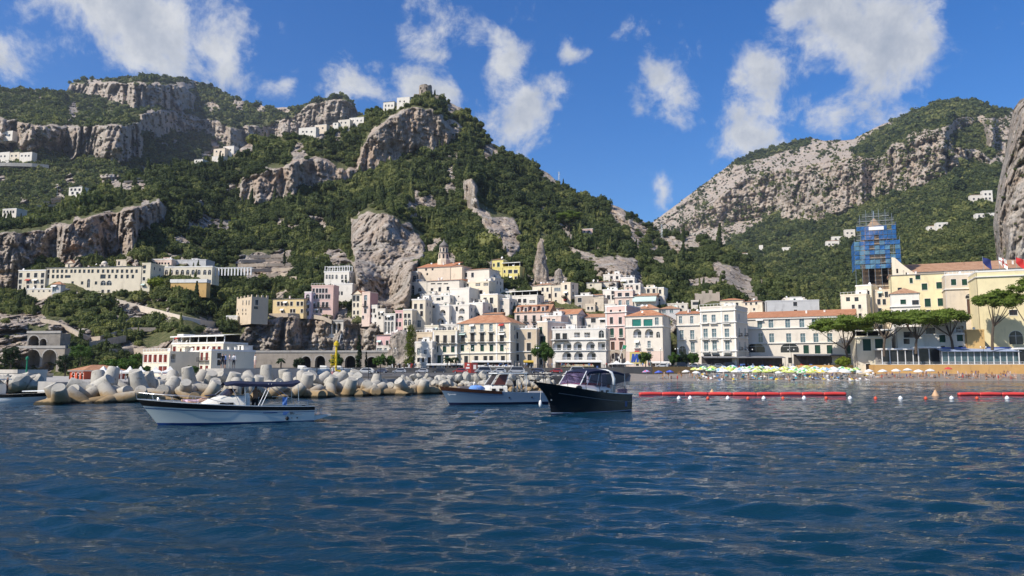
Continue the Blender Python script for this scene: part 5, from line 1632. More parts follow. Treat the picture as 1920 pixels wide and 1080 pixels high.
 if b.get('awning'):
  g = MB()
  g.poly([(0, -2.2, H - 2.2), (W, -2.2, H - 2.2), (W, -.05, H - .3), (0, -.05, H - .3)])
  g.box(0, W, -2.24, -2.2, H - 2.7, H - 2.2)
  g.build('awning', AWN_G, root)
 # roof rooms, drainpipes, dishes
 if not b.get('far') and rt in ('flat', 'rail') and W > 6 and dep > 6 and b['cat'] in ('house', 'hotel', 'palazzo') and rr.random() < .75:
  w_, d_, h_ = rr.uniform(2.4, min(5, W * .5)), rr.uniform(2.2, 3.2), rr.uniform(1.8, 2.6)
  x, y = rr.uniform(.3, W - w_ - .3), dep - d_ - .4
  g = MB()
  g.box(x, x + w_, y, y + d_, H, H + h_)
  g.box(x - .15, x + w_ + .15, y - .15, y + d_ + .15, H + h_, H + h_ + .15)
  rm = g.build('roof_room', col if rr.random() < .5 else TRIM, root)
  g = MB()
  g.box(x + w_ * .3, x + w_ * .3 + .8, y - .04, y + .01, H + .1, H + 1.7)
  g.build('door', rr.choice([BROWN, GREEN, GLASS]), rm)
 if not b.get('far') and W > 5 and rt != 'none' and b['cat'] not in ('terrace', 'kiosk', 'tower'):
  for x in ([.12, W - .12] if W > 9 else [.12]):
   if any(h[0] - .1 < x < h[1] + .1 for h in fh):
    continue
   g = MB()
   g.tube([(x, -.09, -fnd), (x, -.09, H - .1)], .06, 5)
   g.build('drainpipe', rr.choice([IRON, TRIM, BROWN]), root)
  if rr.random() < .5:
   x = rr.uniform(.5, W - .5)
   g = MB()
   g.lathe([(0, 0), (.3, .06), (.45, .16)], 9)
   q2 = g.build('dish', WHITEP, root)
   q2.location = (x, .4, H + .9 + (rh if rt in ('hip', 'gable', 'shed') else 0) * .25)
   q2.rotation_euler = (1.1, 0, rr.uniform(-.5, .5))
 # roof clutter the skyline shows
 if not b.get('far') and rt in ('flat', 'rail', 'hip', 'shed', 'gable') and W > 6 and rr.random() < .8:
  for i in range(rr.randint(1, 2)):
   x, y = rr.uniform(.15, .85) * W, rr.uniform(.45, .8) * dep
   g = MB()
   hb = H + (rh * .5 if rt not in ('flat', 'rail') else 0)
   g.box(x - .3, x + .3, y - .3, y + .3, hb - .2, hb + 1.3)
   g.box(x - .4, x + .4, y - .4, y + .4, hb + 1.3, hb + 1.42)
   g.build('chimney', TRIM, root)
  if rr.random() < .6:
   x, y = rr.uniform(.2, .8) * W, rr.uniform(.4, .7) * dep
   g = MB()
   hb = H + (rh * .5 if rt not in ('flat', 'rail') else 0)
   g.tube([(x, y, hb), (x, y, hb + 2.4)], .04, 5)
   for k in range(3):
    g.box(x - .6 + k * .12, x + .6 - k * .12, y - .02, y + .02, hb + 1.6 + k * .3, hb + 1.64 + k * .3)
   g.build('aerial', IRON, root)
 return root


for b_ in BLD:
 if b_.get('far') and b_['D'] <= 900:
  xm = (b_['x0'] + b_['x1']) / 2
  b_['D'] = float(hill_depth(np.array([xm]), np.array([b_['yb'] + 1.0]))[0]) - 4
  b_['found'] = 7
 if b_.get('far') and b_['D'] > 900:
  xm = (b_['x0'] + b_['x1']) / 2
  b_['D'] = float((depth_a if xm < 800 else depth_d)(np.array([float(xm)]), np.array([float(b_['yb'])]))[0]) - 6
  b_['found'] = 6
  b_['dep'] = 9
 make_building(b_)

# ------------------------------------------------------------------ shore: quay, promenade, beach, walls
def slab(name, label, pts, z, zb, m, kind='structure', parent=None):
 mb = MB()
 n = len(pts)
 mb.poly([(p[0], p[1], z) for p in pts])
 for i in range(n):
  a, c = pts[i], pts[(i + 1) % n]
  mb.quad((a[0], a[1], zb), (c[0], c[1], zb), (c[0], c[1], z), (a[0], a[1], z))
 o = mb.build(name, m, parent)
 if label:
  tag(o, label, kind=kind)
 return o


def gx(px, D):
 return (px - 960.0) / F_PX * D / math.cos(PITCH) * 0.993


CONC = mat('pale_concrete', (0.40, 0.375, 0.335), 0.9, 0.18, 0.4, bump=0.3, wear=((0.20, 0.18, 0.15), 0.6, 0.6))
STONE = mat('viaduct_stone', (0.36, 0.31, 0.25), 0.92, 0.25, 0.35, bump=0.5, wear=((0.16, 0.13, 0.10), 0.7, 0.5))
ASPH = mat('asphalt', (0.09, 0.088, 0.085), 0.9, 0.15, 0.6)
SAND = mat('grey_beach_sand', (0.25, 0.215, 0.18), 0.95, 0.2, 0.6, bump=0.3)
OCHREW = mat('ochre_sea_wall', (0.56, 0.33, 0.12), 0.9, 0.14, 0.3, wear=((0.34, 0.20, 0.09), 0.6, 0.6))
DARKW = mat('dark_sea_wall', (0.07, 0.07, 0.072), 0.85, 0.25, 0.4)

slab('quay', 'concrete harbour quay on the left', [(gx(-250, 128), 128), (gx(480, 128), 128), (gx(480, 262), 262), (gx(-200, 232), 232)], 1.3, -3, CONC)
slab('promenade', 'seafront promenade in front of the houses', [(gx(470, 250), 250), (gx(1180, 246), 246), (gx(1300, 262), 262), (gx(1490, 275), 275), (gx(1620, 268), 268), (gx(1640, 252), 252), (gx(1990, 240), 240), (gx(1990, 300), 300), (gx(1600, 330), 330), (gx(470, 330), 330)], 4.0, -2, ASPH)
slab('parking_pier', 'asphalt pier with parked cars behind the boulders', [(gx(560, 103), 103), (gx(800, 102), 102), (gx(1070, 108), 108), (gx(1178, 236), 236), (gx(1178, 249.5), 249.5), (gx(480, 249.5), 249.5), (gx(485, 128.2), 128.2)], 2.25, -3, ASPH)
# the beach: one sloping sheet of sand
rows_b = []
for k in range(9):
 f = k / 8
 row = []
 for j in range(41):
  px = 1165 + j * (2010 - 1165) / 40
  d0 = np.interp(px, [1165, 1300, 1500, 1700, 1900, 2010], [214, 210, 208, 215, 224, 226])
  d1 = np.interp(px, [1165, 1180, 1300, 1490, 1620, 1640, 2010], [246.2, 246.2, 262.2, 275.2, 268.2, 252.2, 240.2])
  d = d0 - 9 + (d1 - d0 + 9) * f
  z = -0.75 + 2.9 * f ** 0.9
  row.append((gx(px, d), d, z + 0.06 * math.sin(px * .21 + k * 2.1)))
 rows_b.append(row)
mb = MB()
mb.grid(rows_b)
tag(mb.build('beach', SAND, smooth=True), 'grey sand beach under the umbrellas', kind='structure')


def ribbon_wall(name, label, cat, top, bot_off, m, thick=1.2, group=None):
 """wall whose top follows photographed points (px, py, D); bot_off metres down"""
 rows = [[], [], [], []]
 for px, py, D in top:
  if px < 1300 and D < 900:
   D = float(hill_depth(np.array([px]), np.array([py + 4.0]))[0]) - 5.0
  p = P(px, py, D)
  rows[0].append((p.x, p.y, p.z - bot_off))
  rows[1].append((p.x, p.y, p.z))
  rows[2].append((p.x, p.y + thick, p.z))
  rows[3].append((p.x, p.y + thick, p.z - bot_off))
 mb = MB()
 mb.grid(rows)
 return tag(mb.build(name, m), label, cat, group)


def arch_wall(name, label, cat, x0, x1, yb, yt, D, yaw, holes, m, thick=3.0, back=None, cap=None):
 o0 = P(x0, yb, D)
 psi = math.radians(yaw)
 ex = Vector((math.cos(psi), math.sin(psi), 0))
 ey = Vector((-math.sin(psi), math.cos(psi), 0))
 camp = Vector((0, 0, CAM_H))

 def hit(px, py):
  d = ray_dir(px, py)
  return camp + d * ((o0 - camp).dot(ey) / d.dot(ey))
 W = (hit(x1, yb) - o0).dot(ex)
 H = P(x0, yt, D).z - o0.z
 root = empty(name, o0, psi, label, cat)
 hl = []
 for (xa, xb, ya, ybt) in holes:
  a = (hit(xa, ya) - o0).dot(ex)
  c = (hit(xb, ya) - o0).dot(ex)
  z1 = hit((xa + xb) / 2, ya).z - o0.z
  z0 = hit((xa + xb) / 2, ybt).z - o0.z
  hl.append((max(a, .1), min(c, W - .1), max(z0, -1.9), min(z1, H - .2), True, thick * .9))
 mb = MB()
 wall_holes(mb, W, -2, H, hl, lambda u, z, i: (u, i, z))
 mb.quad((W, 0, -2), (W, thick, -2), (W, thick, H), (W, 0, H))
 mb.quad((0, 0, H), (W, 0, H), (W, thick, H), (0, thick, H))
 mb.quad((0, thick, -2), (0, 0, -2), (0, 0, H), (0, thick, H))
 mb.build('wall', m, root)
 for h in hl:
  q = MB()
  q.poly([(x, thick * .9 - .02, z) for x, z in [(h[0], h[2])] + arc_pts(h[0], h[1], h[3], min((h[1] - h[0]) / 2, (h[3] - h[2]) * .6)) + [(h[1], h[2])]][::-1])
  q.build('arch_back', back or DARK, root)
  ap = arc_pts(h[0], h[1], h[3], min((h[1] - h[0]) / 2, (h[3] - h[2]) * .6))
  ao = arc_pts(h[0] - .4, h[1] + .4, h[3] + .4, min((h[1] - h[0]) / 2, (h[3] - h[2]) * .6) + .4)
  v = MB()
  for i in range(len(ap) - 1):
   v.quad((ap[i][0], -.07, ap[i][1]), (ap[i + 1][0], -.07, ap[i + 1][1]), (ao[i + 1][0], -.07, ao[i + 1][1]), (ao[i][0], -.07, ao[i][1]))
  v.build('arch_ring', cap or CONC, root)
 q = MB()
 q.box(-.2, W + .2, -.25, .35, H, H + .8)
 q.build('parapet', cap or CONC, root)
 return root


ROCKB = mat('arch_infill_rock', (0.28, 0.25, 0.21), 0.95, 0.4, 0.5, bump=0.6)
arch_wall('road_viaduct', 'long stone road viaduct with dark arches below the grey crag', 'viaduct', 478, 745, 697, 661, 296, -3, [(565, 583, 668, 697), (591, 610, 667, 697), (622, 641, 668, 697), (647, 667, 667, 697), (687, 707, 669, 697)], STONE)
arch_wall('bridge', 'two arched stone bridge under the coast road at the left', 'bridge', 28, 118, 712, 653, 245, -6, [(50, 76, 655.5, 709), (80.5, 107, 655.5, 709)], STONE, 4, ROCKB)
arch_wall('tunnel_portal', 'rock wall with two road tunnel mouths above the arched bridge', 'tunnel', 50, 112, 651, 625, 254, -6, [(54, 74, 629, 648), (75, 88, 635, 648)], ROCKB, 5)
arch_wall('white_arcade', 'white arcade on slim pillars below the cliff path', 'arcade', 611, 643, 626, 603, float(hill_depth(np.array([627.]), np.array([622.]))[0]) - 1.5, -8, [(614, 621, 606, 626), (623, 630, 606, 626), (632, 639, 606, 626)], stucco('offw', C_['offw']), 3)
TANW = mat('dry_stone_wall', (0.46, 0.38, 0.29), 0.95, 0.25, 0.5, bump=0.5, wear=((0.22, 0.18, 0.13), .6, .6))
RAMPM = mat('pale_ramp_plaster', (0.64, 0.55, 0.44), 0.9, 0.12, 0.4, wear=((0.40, 0.33, 0.25), .5, .6))
ribbon_wall('ramp_wall', 'long pale ramp wall descending from the monastery', 'wall', [(182, 551, 351), (215, 560, 349), (260, 572, 346), (300, 582, 343), (340, 592, 340), (375, 599, 338), (408, 604, 336)], 2.8, RAMPM, 5)
ribbon_wall('path_wall', 'winding stone path wall above the arched bridge', 'wall', [(76, 597, 306), (100, 601, 303), (126, 612, 298), (150, 625, 292), (170, 632, 288), (188, 630, 290), (215, 622, 296), (245, 614, 303), (292, 614, 310)], 1.6, TANW, 2)
ribbon_wall('path_wall', 'lower stone path wall left of the seaside hotel', 'wall', [(146, 646, 276), (175, 640, 280), (205, 634, 284), (232, 629, 288)], 2.4, TANW, 2)
ribbon_wall('road_wall', 'pale coast road wall behind the seaside hotel', 'wall', [(205, 654, 272), (250, 653, 274), (300, 653, 278), (330, 655, 280)], 2.2, TANW, 2)
ribbon_wall('cliff_path_wall', 'cliff edge wall under the yellow and pink houses', 'wall', [(504, 588, 341), (540, 587, 341), (582, 589, 341), (606, 593, 340), (622, 600, 336)], 1.8, TANW, 2)
ribbon_wall('road_wall', 'white road wall of the village on the left cliff', 'wall', [(-30, 304, 1036), (20, 305, 1036), (60, 306, 1040), (92, 309, 1050)], 5, CONC, 8)
for i, (y, xa, xb, D) in enumerate([(478, 470, 545, 452), (486, 452, 540, 440), (494, 446, 552, 430), (503, 470, 548, 420), (512, 500, 552, 412), (519, 520, 556, 406)]):
 ribbon_wall('terrace_wall', ['highest', 'second highest', 'third highest', 'third lowest', 'second lowest', 'lowest'][i] + ' dry stone garden terrace right of the pergola', 'terrace wall', [(xa, y + 1, D), ((xa + xb) / 2, y, D + 1), (xb, y - 1, D)], 1.9, TANW, 1.5, 'garden terrace walls')
for i, (y, xa, xb, D) in enumerate([(328, 262, 300, 655), (333, 250, 300, 640), (338, 232, 292, 625), (371, 95, 135, 548), (377, 82, 128, 540), (384, 70, 118, 530)]):
 ribbon_wall('terrace_wall', ['topmost of three farm terraces under the saddle', 'middle one of three farm terraces under the saddle', 'lowest of three farm terraces under the saddle', 'topmost of three farm terraces by the lone farmhouse', 'middle one of three farm terraces by the lone farmhouse', 'lowest of three farm terraces by the lone farmhouse'][i], 'terrace wall', [(xa, y + 1, D - 14), (xb, y - 2, D - 14)], 1.6, TANW, 3, 'farm terrace walls')

# white pergola of the monastery garden
o0 = P(398, 512.5, 372)
root = empty('pergola', o0, math.radians(-4), 'long white columned pergola walk in the monastery garden', 'pergola')
wp = 20.0
for i in range(13):
 q = MB()
 q.box(i * wp / 12 - .28, i * wp / 12 + .28, -.28, .28, -1.2, 2.6)
 q.build('column', WHITEP, root)
q = MB()
q.box(-.4, wp + .4, -.3, .3, 2.6, 2.85)
q.box(-.4, wp + .4, 2.2, 2.6, 2.6, 2.85)
for i in range(25):
 q.box(i * wp / 24 - .06, i * wp / 24 + .06, -.6, 2.9, 2.85, 2.97)
q.build('beam', WHITEP, root)

# sea walls of the beach
slab('sea_wall', None, [(gx(1168, 245), 245.0), (gx(1222, 245.4), 245.4), (gx(1222, 245.9), 245.9), (gx(1168, 245.9), 245.9)], 4.3, -1, DARKW)
tag(bpy.context.scene.collection.objects[-1], 'short dark grey sea wall beside the black boat', 'wall')
slab('sea_wall', None, [(gx(1222.2, 245.4), 245.4), (gx(1300, 261.2), 261.2), (gx(1300, 261.8), 261.8), (gx(1222.2, 245.9), 245.9)], 4.35, -1, OCHREW)
tag(bpy.context.scene.collection.objects[-1], 'short ochre sea wall behind the pink umbrella', 'wall')
slab('sea_wall', None, [(gx(1490, 274), 274), (gx(1620, 267), 267), (gx(1638, 251), 251), (gx(1990, 239), 239), (gx(1990, 239.8), 239.8), (gx(1640, 251.8), 251.8), (gx(1621, 267.7), 267.7), (gx(1490, 274.7), 274.7)], 5.0, -1, OCHREW)
tag(bpy.context.scene.collection.objects[-1], 'long ochre sea wall below the white beach restaurants', 'wall')

# ------------------------------------------------------------------ church steeple
LEAD = mat('grey_dome_tiles', (0.20, 0.18, 0.16), 0.7, 0.3, 1.0)
o0 = P(832, 490, 380)
root = empty('steeple', o0, math.radians(-20), 'octagonal church steeple with a grey pointed dome', 'steeple')
m_s = stucco('sand', C_['sand'])
for nm, prof, seg, mt in (('base', [(3.4, -4), (3.4, .6), (2.9, .9), (2.9, 3.9)], 8, m_s), ('cornice', [(3.15, 3.9), (3.15, 4.35)], 8, LEAD), ('belfry', [(2.35, 4.35), (2.35, 7.0)], 8, m_s),
       ('upper_cornice', [(2.55, 7.0), (2.55, 7.35)], 8, LEAD), ('dome', [(2.2, 7.35), (2.35, 8.1), (1.9, 8.9), (1.0, 9.7), (.45, 10.5), (.12, 11.4), (0, 11.9)], 10, LEAD)):
 q = MB()
 q.lathe(prof, seg)
 q.build(nm, mt, root, smooth=(nm == 'dome'))
for k in range(8):
 a = math.pi / 8 + k * math.pi / 4
 for r, z0, z1 in ((2.19, 4.7, 6.6), (2.70, 1.2, 3.4)):
  q = MB()
  q.box(-.42, .42, -.04, .04, z0, z1)
  o = q.build('window', GLASS, root)
  o.location = (r * math.cos(a) * 1.005, r * math.sin(a) * 1.005, 0)
  o.rotation_euler = (0, 0, a + math.pi / 2)

# ------------------------------------------------------------------ ruined round tower on the summit
o0 = P(798, 183, float(hill_depth(np.array([798.]), np.array([184.]))[0]) + 2)
root = empty('ruined_tower', o0, 0, 'ruined brown stone tower on the summit of the hill', 'tower')
BST = mat('brown_ruin_stone', (0.30, 0.25, 0.20), 0.95, 0.3, 0.25, bump=0.6)
mb = MB()
rr = random.Random(5)
prof = [0, 3, 6, 9, 12.5]
rows = []
for z in prof + [13.4]:
 rows.append([((8.0 - z * .06 + rr.uniform(-.35, .35)) * math.cos(2 * math.pi * j / 18), (8.0 - z * .06 + rr.uniform(-.3, .3)) * math.sin(2 * math.pi * j / 18), z + (rr.uniform(-1.4, .9) if z > 12 else 0)) for j in range(18)])
mb.grid(rows, close=True)
mb.poly([rows[-1][j] for j in range(18)])
mb.build('wall', BST, root)
for x, z, w, h in ((-3.5, 4.5, 1.5, 3.5), (1.5, 8, 1.5, 3), (-5, 9, 1.2, 2), (4.4, 3.2, 1.6, 2.6)):
 q = MB()
 yv = -math.sqrt(max(0, 7.9 ** 2 - x * x)) - .12
 q.box(x - w / 2, x + w / 2, yv, yv + .3, z - h / 2, z + h / 2)
 q.build('window', DARK, root)
q = MB()
q.box(-13, -6, -3, 4, -3, 3.2)
q.box(6, 15, -2, 5, -3, 1.5)
q.build('outwork', BST, root)

# ------------------------------------------------------------------ cathedral bell tower in blue scaffolding
BRICK = mat('tower_brick', (0.36, 0.24, 0.15), 0.9, 0.25, 0.5, bump=0.4)
NETB = mat('blue_scaffold_net', (0.02, 0.13, 0.36), 0.8, 0.35, 0.35)
NETG = mat('faded_scaffold_net', (0.10, 0.24, 0.36), 0.8, 0.35, 0.35)
STEEL = mat('scaffold_steel', (0.36, 0.40, 0.42), 0.45, 0.2, 2.0, metal=0.7)
for m_ in (NETB, NETG):
 t_ = NT(m_.node_tree)
 tb_ = t_.add('ShaderNodeBsdfTransparent')
 mx_ = t_.add('ShaderNodeMixShader')
 mx_.inputs[0].default_value = 0.78
 t_.l.new(tb_.outputs[0], mx_.inputs[1])
 t_.l.new(t_.n['Principled BSDF'].outputs[0], mx_.inputs[2])
 t_.l.new(mx_.outputs[0], t_.n['Material Output'].inputs[0])
PLANK = mat('scaffold_plank', (0.45, 0.47, 0.45), 0.8, 0.2, 2.0)
o0 = P(1648, 540, 318)
root = empty('bell_tower', o0, math.radians(-20), 'brown brick bell tower wrapped in blue scaffolding', 'tower')
mz = CAM_H + 0
sc = 318 / F_PX
q = MB()
q.box(-5.2, 5.2, 0, 10.4, -14, 22)
q.lathe([(4.2, 22), (4.2, 27), (2.0, 29), (1.0, 30.5), (0, 31.5)], 12, c=(0, 5.2, 0))
q.build('shaft', BRICK, root)
for x in (-2.6, 2.6):
 q = MB()
 q.box(x - 1.1, x + 1.1, -.12, .05, 2.2, 8.4)
 q.build('opening', DARK, root)
q = MB()
q.box(-5.5, 5.5, -.35, .0, 9.2, 9.9)
q.box(-5.5, 5.5, -.35, .0, .6, 1.2)
q.build('cornice', mat('tower_trim', (0.52, 0.42, 0.30), .9, .15, .5), root)
q = MB()
q.tube([(0, 5.2, 31), (0, 5.2, 34.6)], .2, 6)
q.build('finial', STEEL, root)
# scaffold: standards, ledgers, planks, net
o1 = P(1648, 540, 314)
root = empty('scaffolding', o1, math.radians(-20), 'blue netted scaffolding around the bell tower', 'scaffolding')
levels = [(8.6, 8.9), (10.6, 8.9), (12.6, 8.9), (14.6, 8.9), (16.6, 8.9), (18.6, 8.6), (20.6, 7.8), (22.6, 7.6), (24.6, 7.6), (26.6, 7.6), (28.6, 7.0), (30.6, 5.2)]
for i, (z, hw) in enumerate(levels):
 q = MB()
 q.box(-hw, hw, -1.3, -.1, z, z + .12)
 q.build('plank_deck', PLANK, root)
 q = MB()
 for dz in (.55, 1.1):
  q.tube([(-hw, -1.35, z + dz), (hw, -1.35, z + dz)], .06, 5)
 q.tube([(hw, -1.35, z + 1.1), (hw, 14, z + 1.1)], .06, 5)
 q.build('guard_rail', STEEL, root)
for i in range(8):
 x = -8.7 + i * 17.4 / 7
 top = 21.5 if abs(x) > 7.7 else (31.5 if abs(x) > 5 else 33.5)
 q = MB()
 q.tube([(x, -1.35, -6), (x, -1.35, top)], .08, 5)
 q.build('standard', STEEL, root)
for (x0n, x1n, z0n, z1n) in [(-8.8, 8.8, 8.2, 20.4), (-7.6, 7.6, 20.6, 28.4)]:
 nx = 9
 for i in range(nx):
  xa = x0n + i * (x1n - x0n) / nx
  xb = xa + (x1n - x0n) / nx - .12
  nz = int((z1n - z0n) / 2)
  for j in range(nz):
   if rr.random() < .22:
    continue
   za = z0n + j * 2.0
   q = MB()
   b1, b2 = rr.uniform(-.25, .1), rr.uniform(-.25, .1)
   q.poly([(xa, -1.5 + b1, za), (xb, -1.5 + b2, za), (xb, -1.5 + b1, za + 1.75), (xa, -1.5 + b2, za + 1.75)])
   q.build('net_panel', NETB if (rr.random() < .55 or za > 19) else NETG, root)
for z0n in range(5):
 for s, xx in ((1, 8.9), (-1, -8.9)):
  q = MB()
  z = 8.4 + z0n * 2.4
  q.poly([(xx, -1.3, z), (xx, 13, z), (xx, 13, z + 2.2), (xx, -1.3, z + 2.2)])
  q.build('net_panel', NETB, root)
for z0n in range(3):
 q = MB()
 z = 20.6 + z0n * 2.5
 q.poly([(7.7, -1.3, z), (7.7, 12, z), (7.7, 12, z + 2.3), (7.7, -1.3, z + 2.3)])
 q.build('net_panel', NETB, root)
q = MB()
q.box(-2.9, 2.9, -1.75, -1.70, 24.6, 26.1)
q.build('banner', WHITEP, root)

# cathedral gable front left of the long roof
o0 = P(1676, 560, 306)
root = empty('cathedral_gable_wall', o0, math.radians(-24), 'cream stepped gable of the cathedral below the scaffolding', 'cathedral')
q = MB()
pr = [(0, -8), (9, -8), (9, 9.6), (6.5, 11.5), (3.4, 14.5), (1.2, 17.0), (0, 17.2)]
q.poly([(x, 0, z) for x, z in pr])
q.poly([(x, 2.5, z) for x, z in pr][::-1])
for i in range(len(pr)):
 a, c = pr[i], pr[(i + 1) % len(pr)]
 q.quad((a[0], 0, a[1]), (a[0], 2.5, a[1]), (c[0], 2.5, c[1]), (c[0], 0, c[1]))
q.build('gable', stucco('pale', C_['pale']), root)
for x, z, w, h in ((1.8, 11.4, .7, 1.8), (5.2, 10.2, .7, .8)):
 q = MB()
 q.box(x - w / 2, x + w / 2, -.03, .02, z - h / 2, z + h / 2)
 q.build('window', DARK, root)

# flags over the cathedral roof
for nm, px, py, col, lab in (('flag', 1846, 500, (0.02, 0.03, 0.14), 'dark blue flag on a pole over the yellow building'), ('flag', 1876, 497, None, 'white flag with a red cross over the yellow building'), ('flag', 1908, 496, (0.50, 0.03, 0.03), 'red flag on a pole over the yellow building')):
 o0 = P(px, 514, 262)
 root = empty(nm, o0, math.radians(-15), lab, 'flag')
 q = MB()
 q.tube([(0, 0, -2), (-.3, 0, 6.4)], .06, 6)
 q.build('pole', STEEL, root)
 q = MB()
 rows = []
 for i in range(7):
  u = i / 6
  rows.append([(-.3 + u * 2.6, .25 * math.sin(u * 7 + k), 6.2 - k * .45 - u * (1.2 + .3 * k)) for k in range(6)])
 q.grid(rows)
 if col:
  q.build('cloth', mat('flag_' + lab.split()[0], col, .8, .15, 1.0), root, smooth=True)
 else:
  c = q.build('cloth', WHITEP, root, smooth=True)
  r2 = MB()
  for (i0, i1, k0, k1) in ((2.4, 3.6, 0, 5), (0, 6, 2, 3)):
   rws = []
   for i in np.linspace(i0, i1, 5):
    u = i / 6
    rws.append([(-.3 + u * 2.6, .25 * math.sin(u * 7 + k) - .03, 6.2 - k * .45 - u * (1.2 + .3 * k)) for k in np.linspace(k0, k1, 4)])
   r2.grid(rws)
  r2.build('cross', AWN_R, c)

# pylon and masts on the slopes
def mast(px, py, D, h, label, wide=1.0):
 o0 = P(px, py, D)
 root = empty('pylon', o0, .3, label, 'pylon')
 q = MB()
 for sx in (-1, 1):
  for sy in (-1, 1):
   q.tube([(sx * wide, sy * wide, -1), (sx * .15 * wide, sy * .15 * wide, h)], .10, 4)
 n = 6
 for i in range(n):
  z0, z1 = i * h / n, (i + 1) * h / n
  a0, a1 = wide * (1 - .85 * z0 / h), wide * (1 - .85 * z1 / h)
  for s in (-1, 1):
   q.tube([(-a0 * s, -a0, z0), (a1 * s, -a1, z1)], .07, 4)
   q.tube([(-a0 * s, a0, z0), (a1 * s, a1, z1)], .07, 4)
 q.build('lattice', STEEL, root)
 q = MB()
 q.box(-2.2 * wide, 2.2 * wide, -.1, .1, h * .8, h * .8 + .2)
 q.box(-1.6 * wide, 1.6 * wide, -.1, .1, h * .92, h * .92 + .2)
 q.build('crossarm', STEEL, root)


mast(1048, 345, 818, 14, 'lattice power pylon on the right shoulder of the hill', 1.2)
mast(1241, 452, 770, 18, 'pale lattice pylon low on the wooded spur', 1.2)
for px, py, D, h, lb in ((38, 166, 1655, 18, 'thin radio mast on the far left ridge'), (282, 205, 1990, 20, 'thin mast on the mesa slope'), (210, 338, 600, 7, 'small pole on the farm terraces'), (107, 365, 560, 7, 'small pole beside the lone farmhouse')):
 root = empty('mast', P(px, py, D), 0, lb, 'mast')
 q = MB()
 q.tube([(0, 0, -1), (0, 0, h)], [h * .016, h * .009], 6)
 q.build('pole', STEEL, root)
 q = MB()
 q.box(-h * .05, h * .05, -.05, .05, h * .86, h * .88)
 q.build('crossarm', STEEL, root)

# ------------------------------------------------------------------ single trees
L_PINE = leaf_material('pine_needles', (0.055, 0.09, 0.014), (0.13, 0.185, 0.028), (0.21, 0.26, 0.05), False)
L_TREE = leaf_material('plane_tree_leaves', (0.025, 0.055, 0.012), (0.065, 0.125, 0.025), (0.13, 0.20, 0.05), False)
L_DARK = leaf_material('cypress_leaves', (0.012, 0.024, 0.010), (0.025, 0.045, 0.018), (0.05, 0.075, 0.03), False)
L_LIME = leaf_material('lime_green_leaves', (0.08, 0.11, 0.012), (0.19, 0.23, 0.025), (0.30, 0.33, 0.06), False)
L_IVY = leaf_material('ivy_leaves', (0.03, 0.05, 0.008), (0.10, 0.13, 0.015), (0.22, 0.24, 0.035), False)


def leaves(mb, r, pts, n, leaf, squash=1.0):
 """leaf faces around clump centres [(centre, radius)]"""
 for i in range(n):
  c, rad = r.choice(pts)
  dv = Vector((r.gauss(0, 1), r.gauss(0, 1), r.gauss(0.2, 1))).normalized()
  p = Vector(c) + Vector((dv.x, dv.y, dv.z * squash)) * rad * r.uniform(.55, 1.05)
  nr = (dv + Vector((r.gauss(0, .6), r.gauss(0, .6), r.gauss(0, .6)))).normalized()
  a = nr.orthogonal().normalized()
  a.rotate(Matrix.Rotation(r.uniform(0, 6.28), 3, nr))
  b = nr.cross(a)
  s = leaf * r.uniform(.6, 1.3)
  mb.poly([p - a * s, p + b * s * .6, p + a * s, p - b * s * .6])


def umbrella_pine(label, px_base, py_base, D, px_c, py_c, half_w, half_h, seed, group=None):
 r = random.Random(seed)
 b0 = P(px_base, py_base, D)
 c = P(px_c, py_c, D)
 k = D / F_PX
 rx, rz = half_w * k * 1.12, half_h * k * 1.25
 root = empty('umbrella_pine', b0, 0, label, 'pine tree', group)
 top = c - b0
 mb = MB()
 fork = Vector((top.x * .35, 0, (top.z - rz) * .62))
 mb.tube([(0, 0, -1.5), (top.x * .12, 0, fork.z * .5), fork], [.48, .40, .33], 8)
 mb.build('trunk', M_BARK, root)
 cl = []
 n = 44
 for i in range(n):
  a = r.uniform(0, 6.28)
  q = math.sqrt(r.uniform(0, 1))
  z = (1 - q * q) * rz * .55 + r.uniform(-.35, .25) * rz
  cl.append((Vector((top.x + math.cos(a) * q * rx * .86, math.sin(a) * q * rx * .8, top.z + z)), r.uniform(.20, .30) * rx))
 for i in range(9):
  t = cl[i * 3][0]
  mid = fork.lerp(t, .5) + Vector((0, 0, -.12 * (t - fork).length * .5))
  lb = MB()
  lb.tube([fork - Vector((0, 0, .3)), mid, t], [.20, .13, .05], 6)
  lb.build('limb', M_BARK, root)
 mb = MB()
 leaves(mb, r, cl, 6500, .30, .62)
 for cc, rad in cl:
  kk = rad * .85
  mb.lathe([(0, -kk * .4), (kk, 0), (0, kk * .5)], 7, c=cc)
 mb.build('crown', L_PINE, root)
 return root


PG = 'umbrella pines along the seafront'
umbrella_pine('umbrella pine with a forked leaning trunk, nearest the long hotel', 1590, 678, 262, 1576, 613, 54, 20, 1, PG)
umbrella_pine('umbrella pine left of the close pair in front of the cream terrace restaurant', 1657, 660, 252, 1664, 600, 38, 15, 2, PG)
umbrella_pine('wide umbrella pine above the white glazed beach restaurant', 1717, 655, 250, 1722, 602, 47, 17, 3, PG)
umbrella_pine('umbrella pine with a thin curved trunk left of the ochre ramp house', 1787, 652, 252, 1772, 597, 36, 14, 4, PG)
umbrella_pine('tall umbrella pine in front of the plain yellow building', 1860, 648, 246, 1869, 565, 38, 19, 5, PG)
umbrella_pine('dark pine cut by the right edge', 1935, 650, 240, 1928, 556, 36, 36, 6, PG)
umbrella_pine('flat topped pine on the ridge left of the ruined tower', 699, 224, 832, 699, 210, 15, 6, 7)
umbrella_pine('round pine standing out of the wood below the pylon', 1068, 432, 660, 1067, 408, 24, 12, 8)


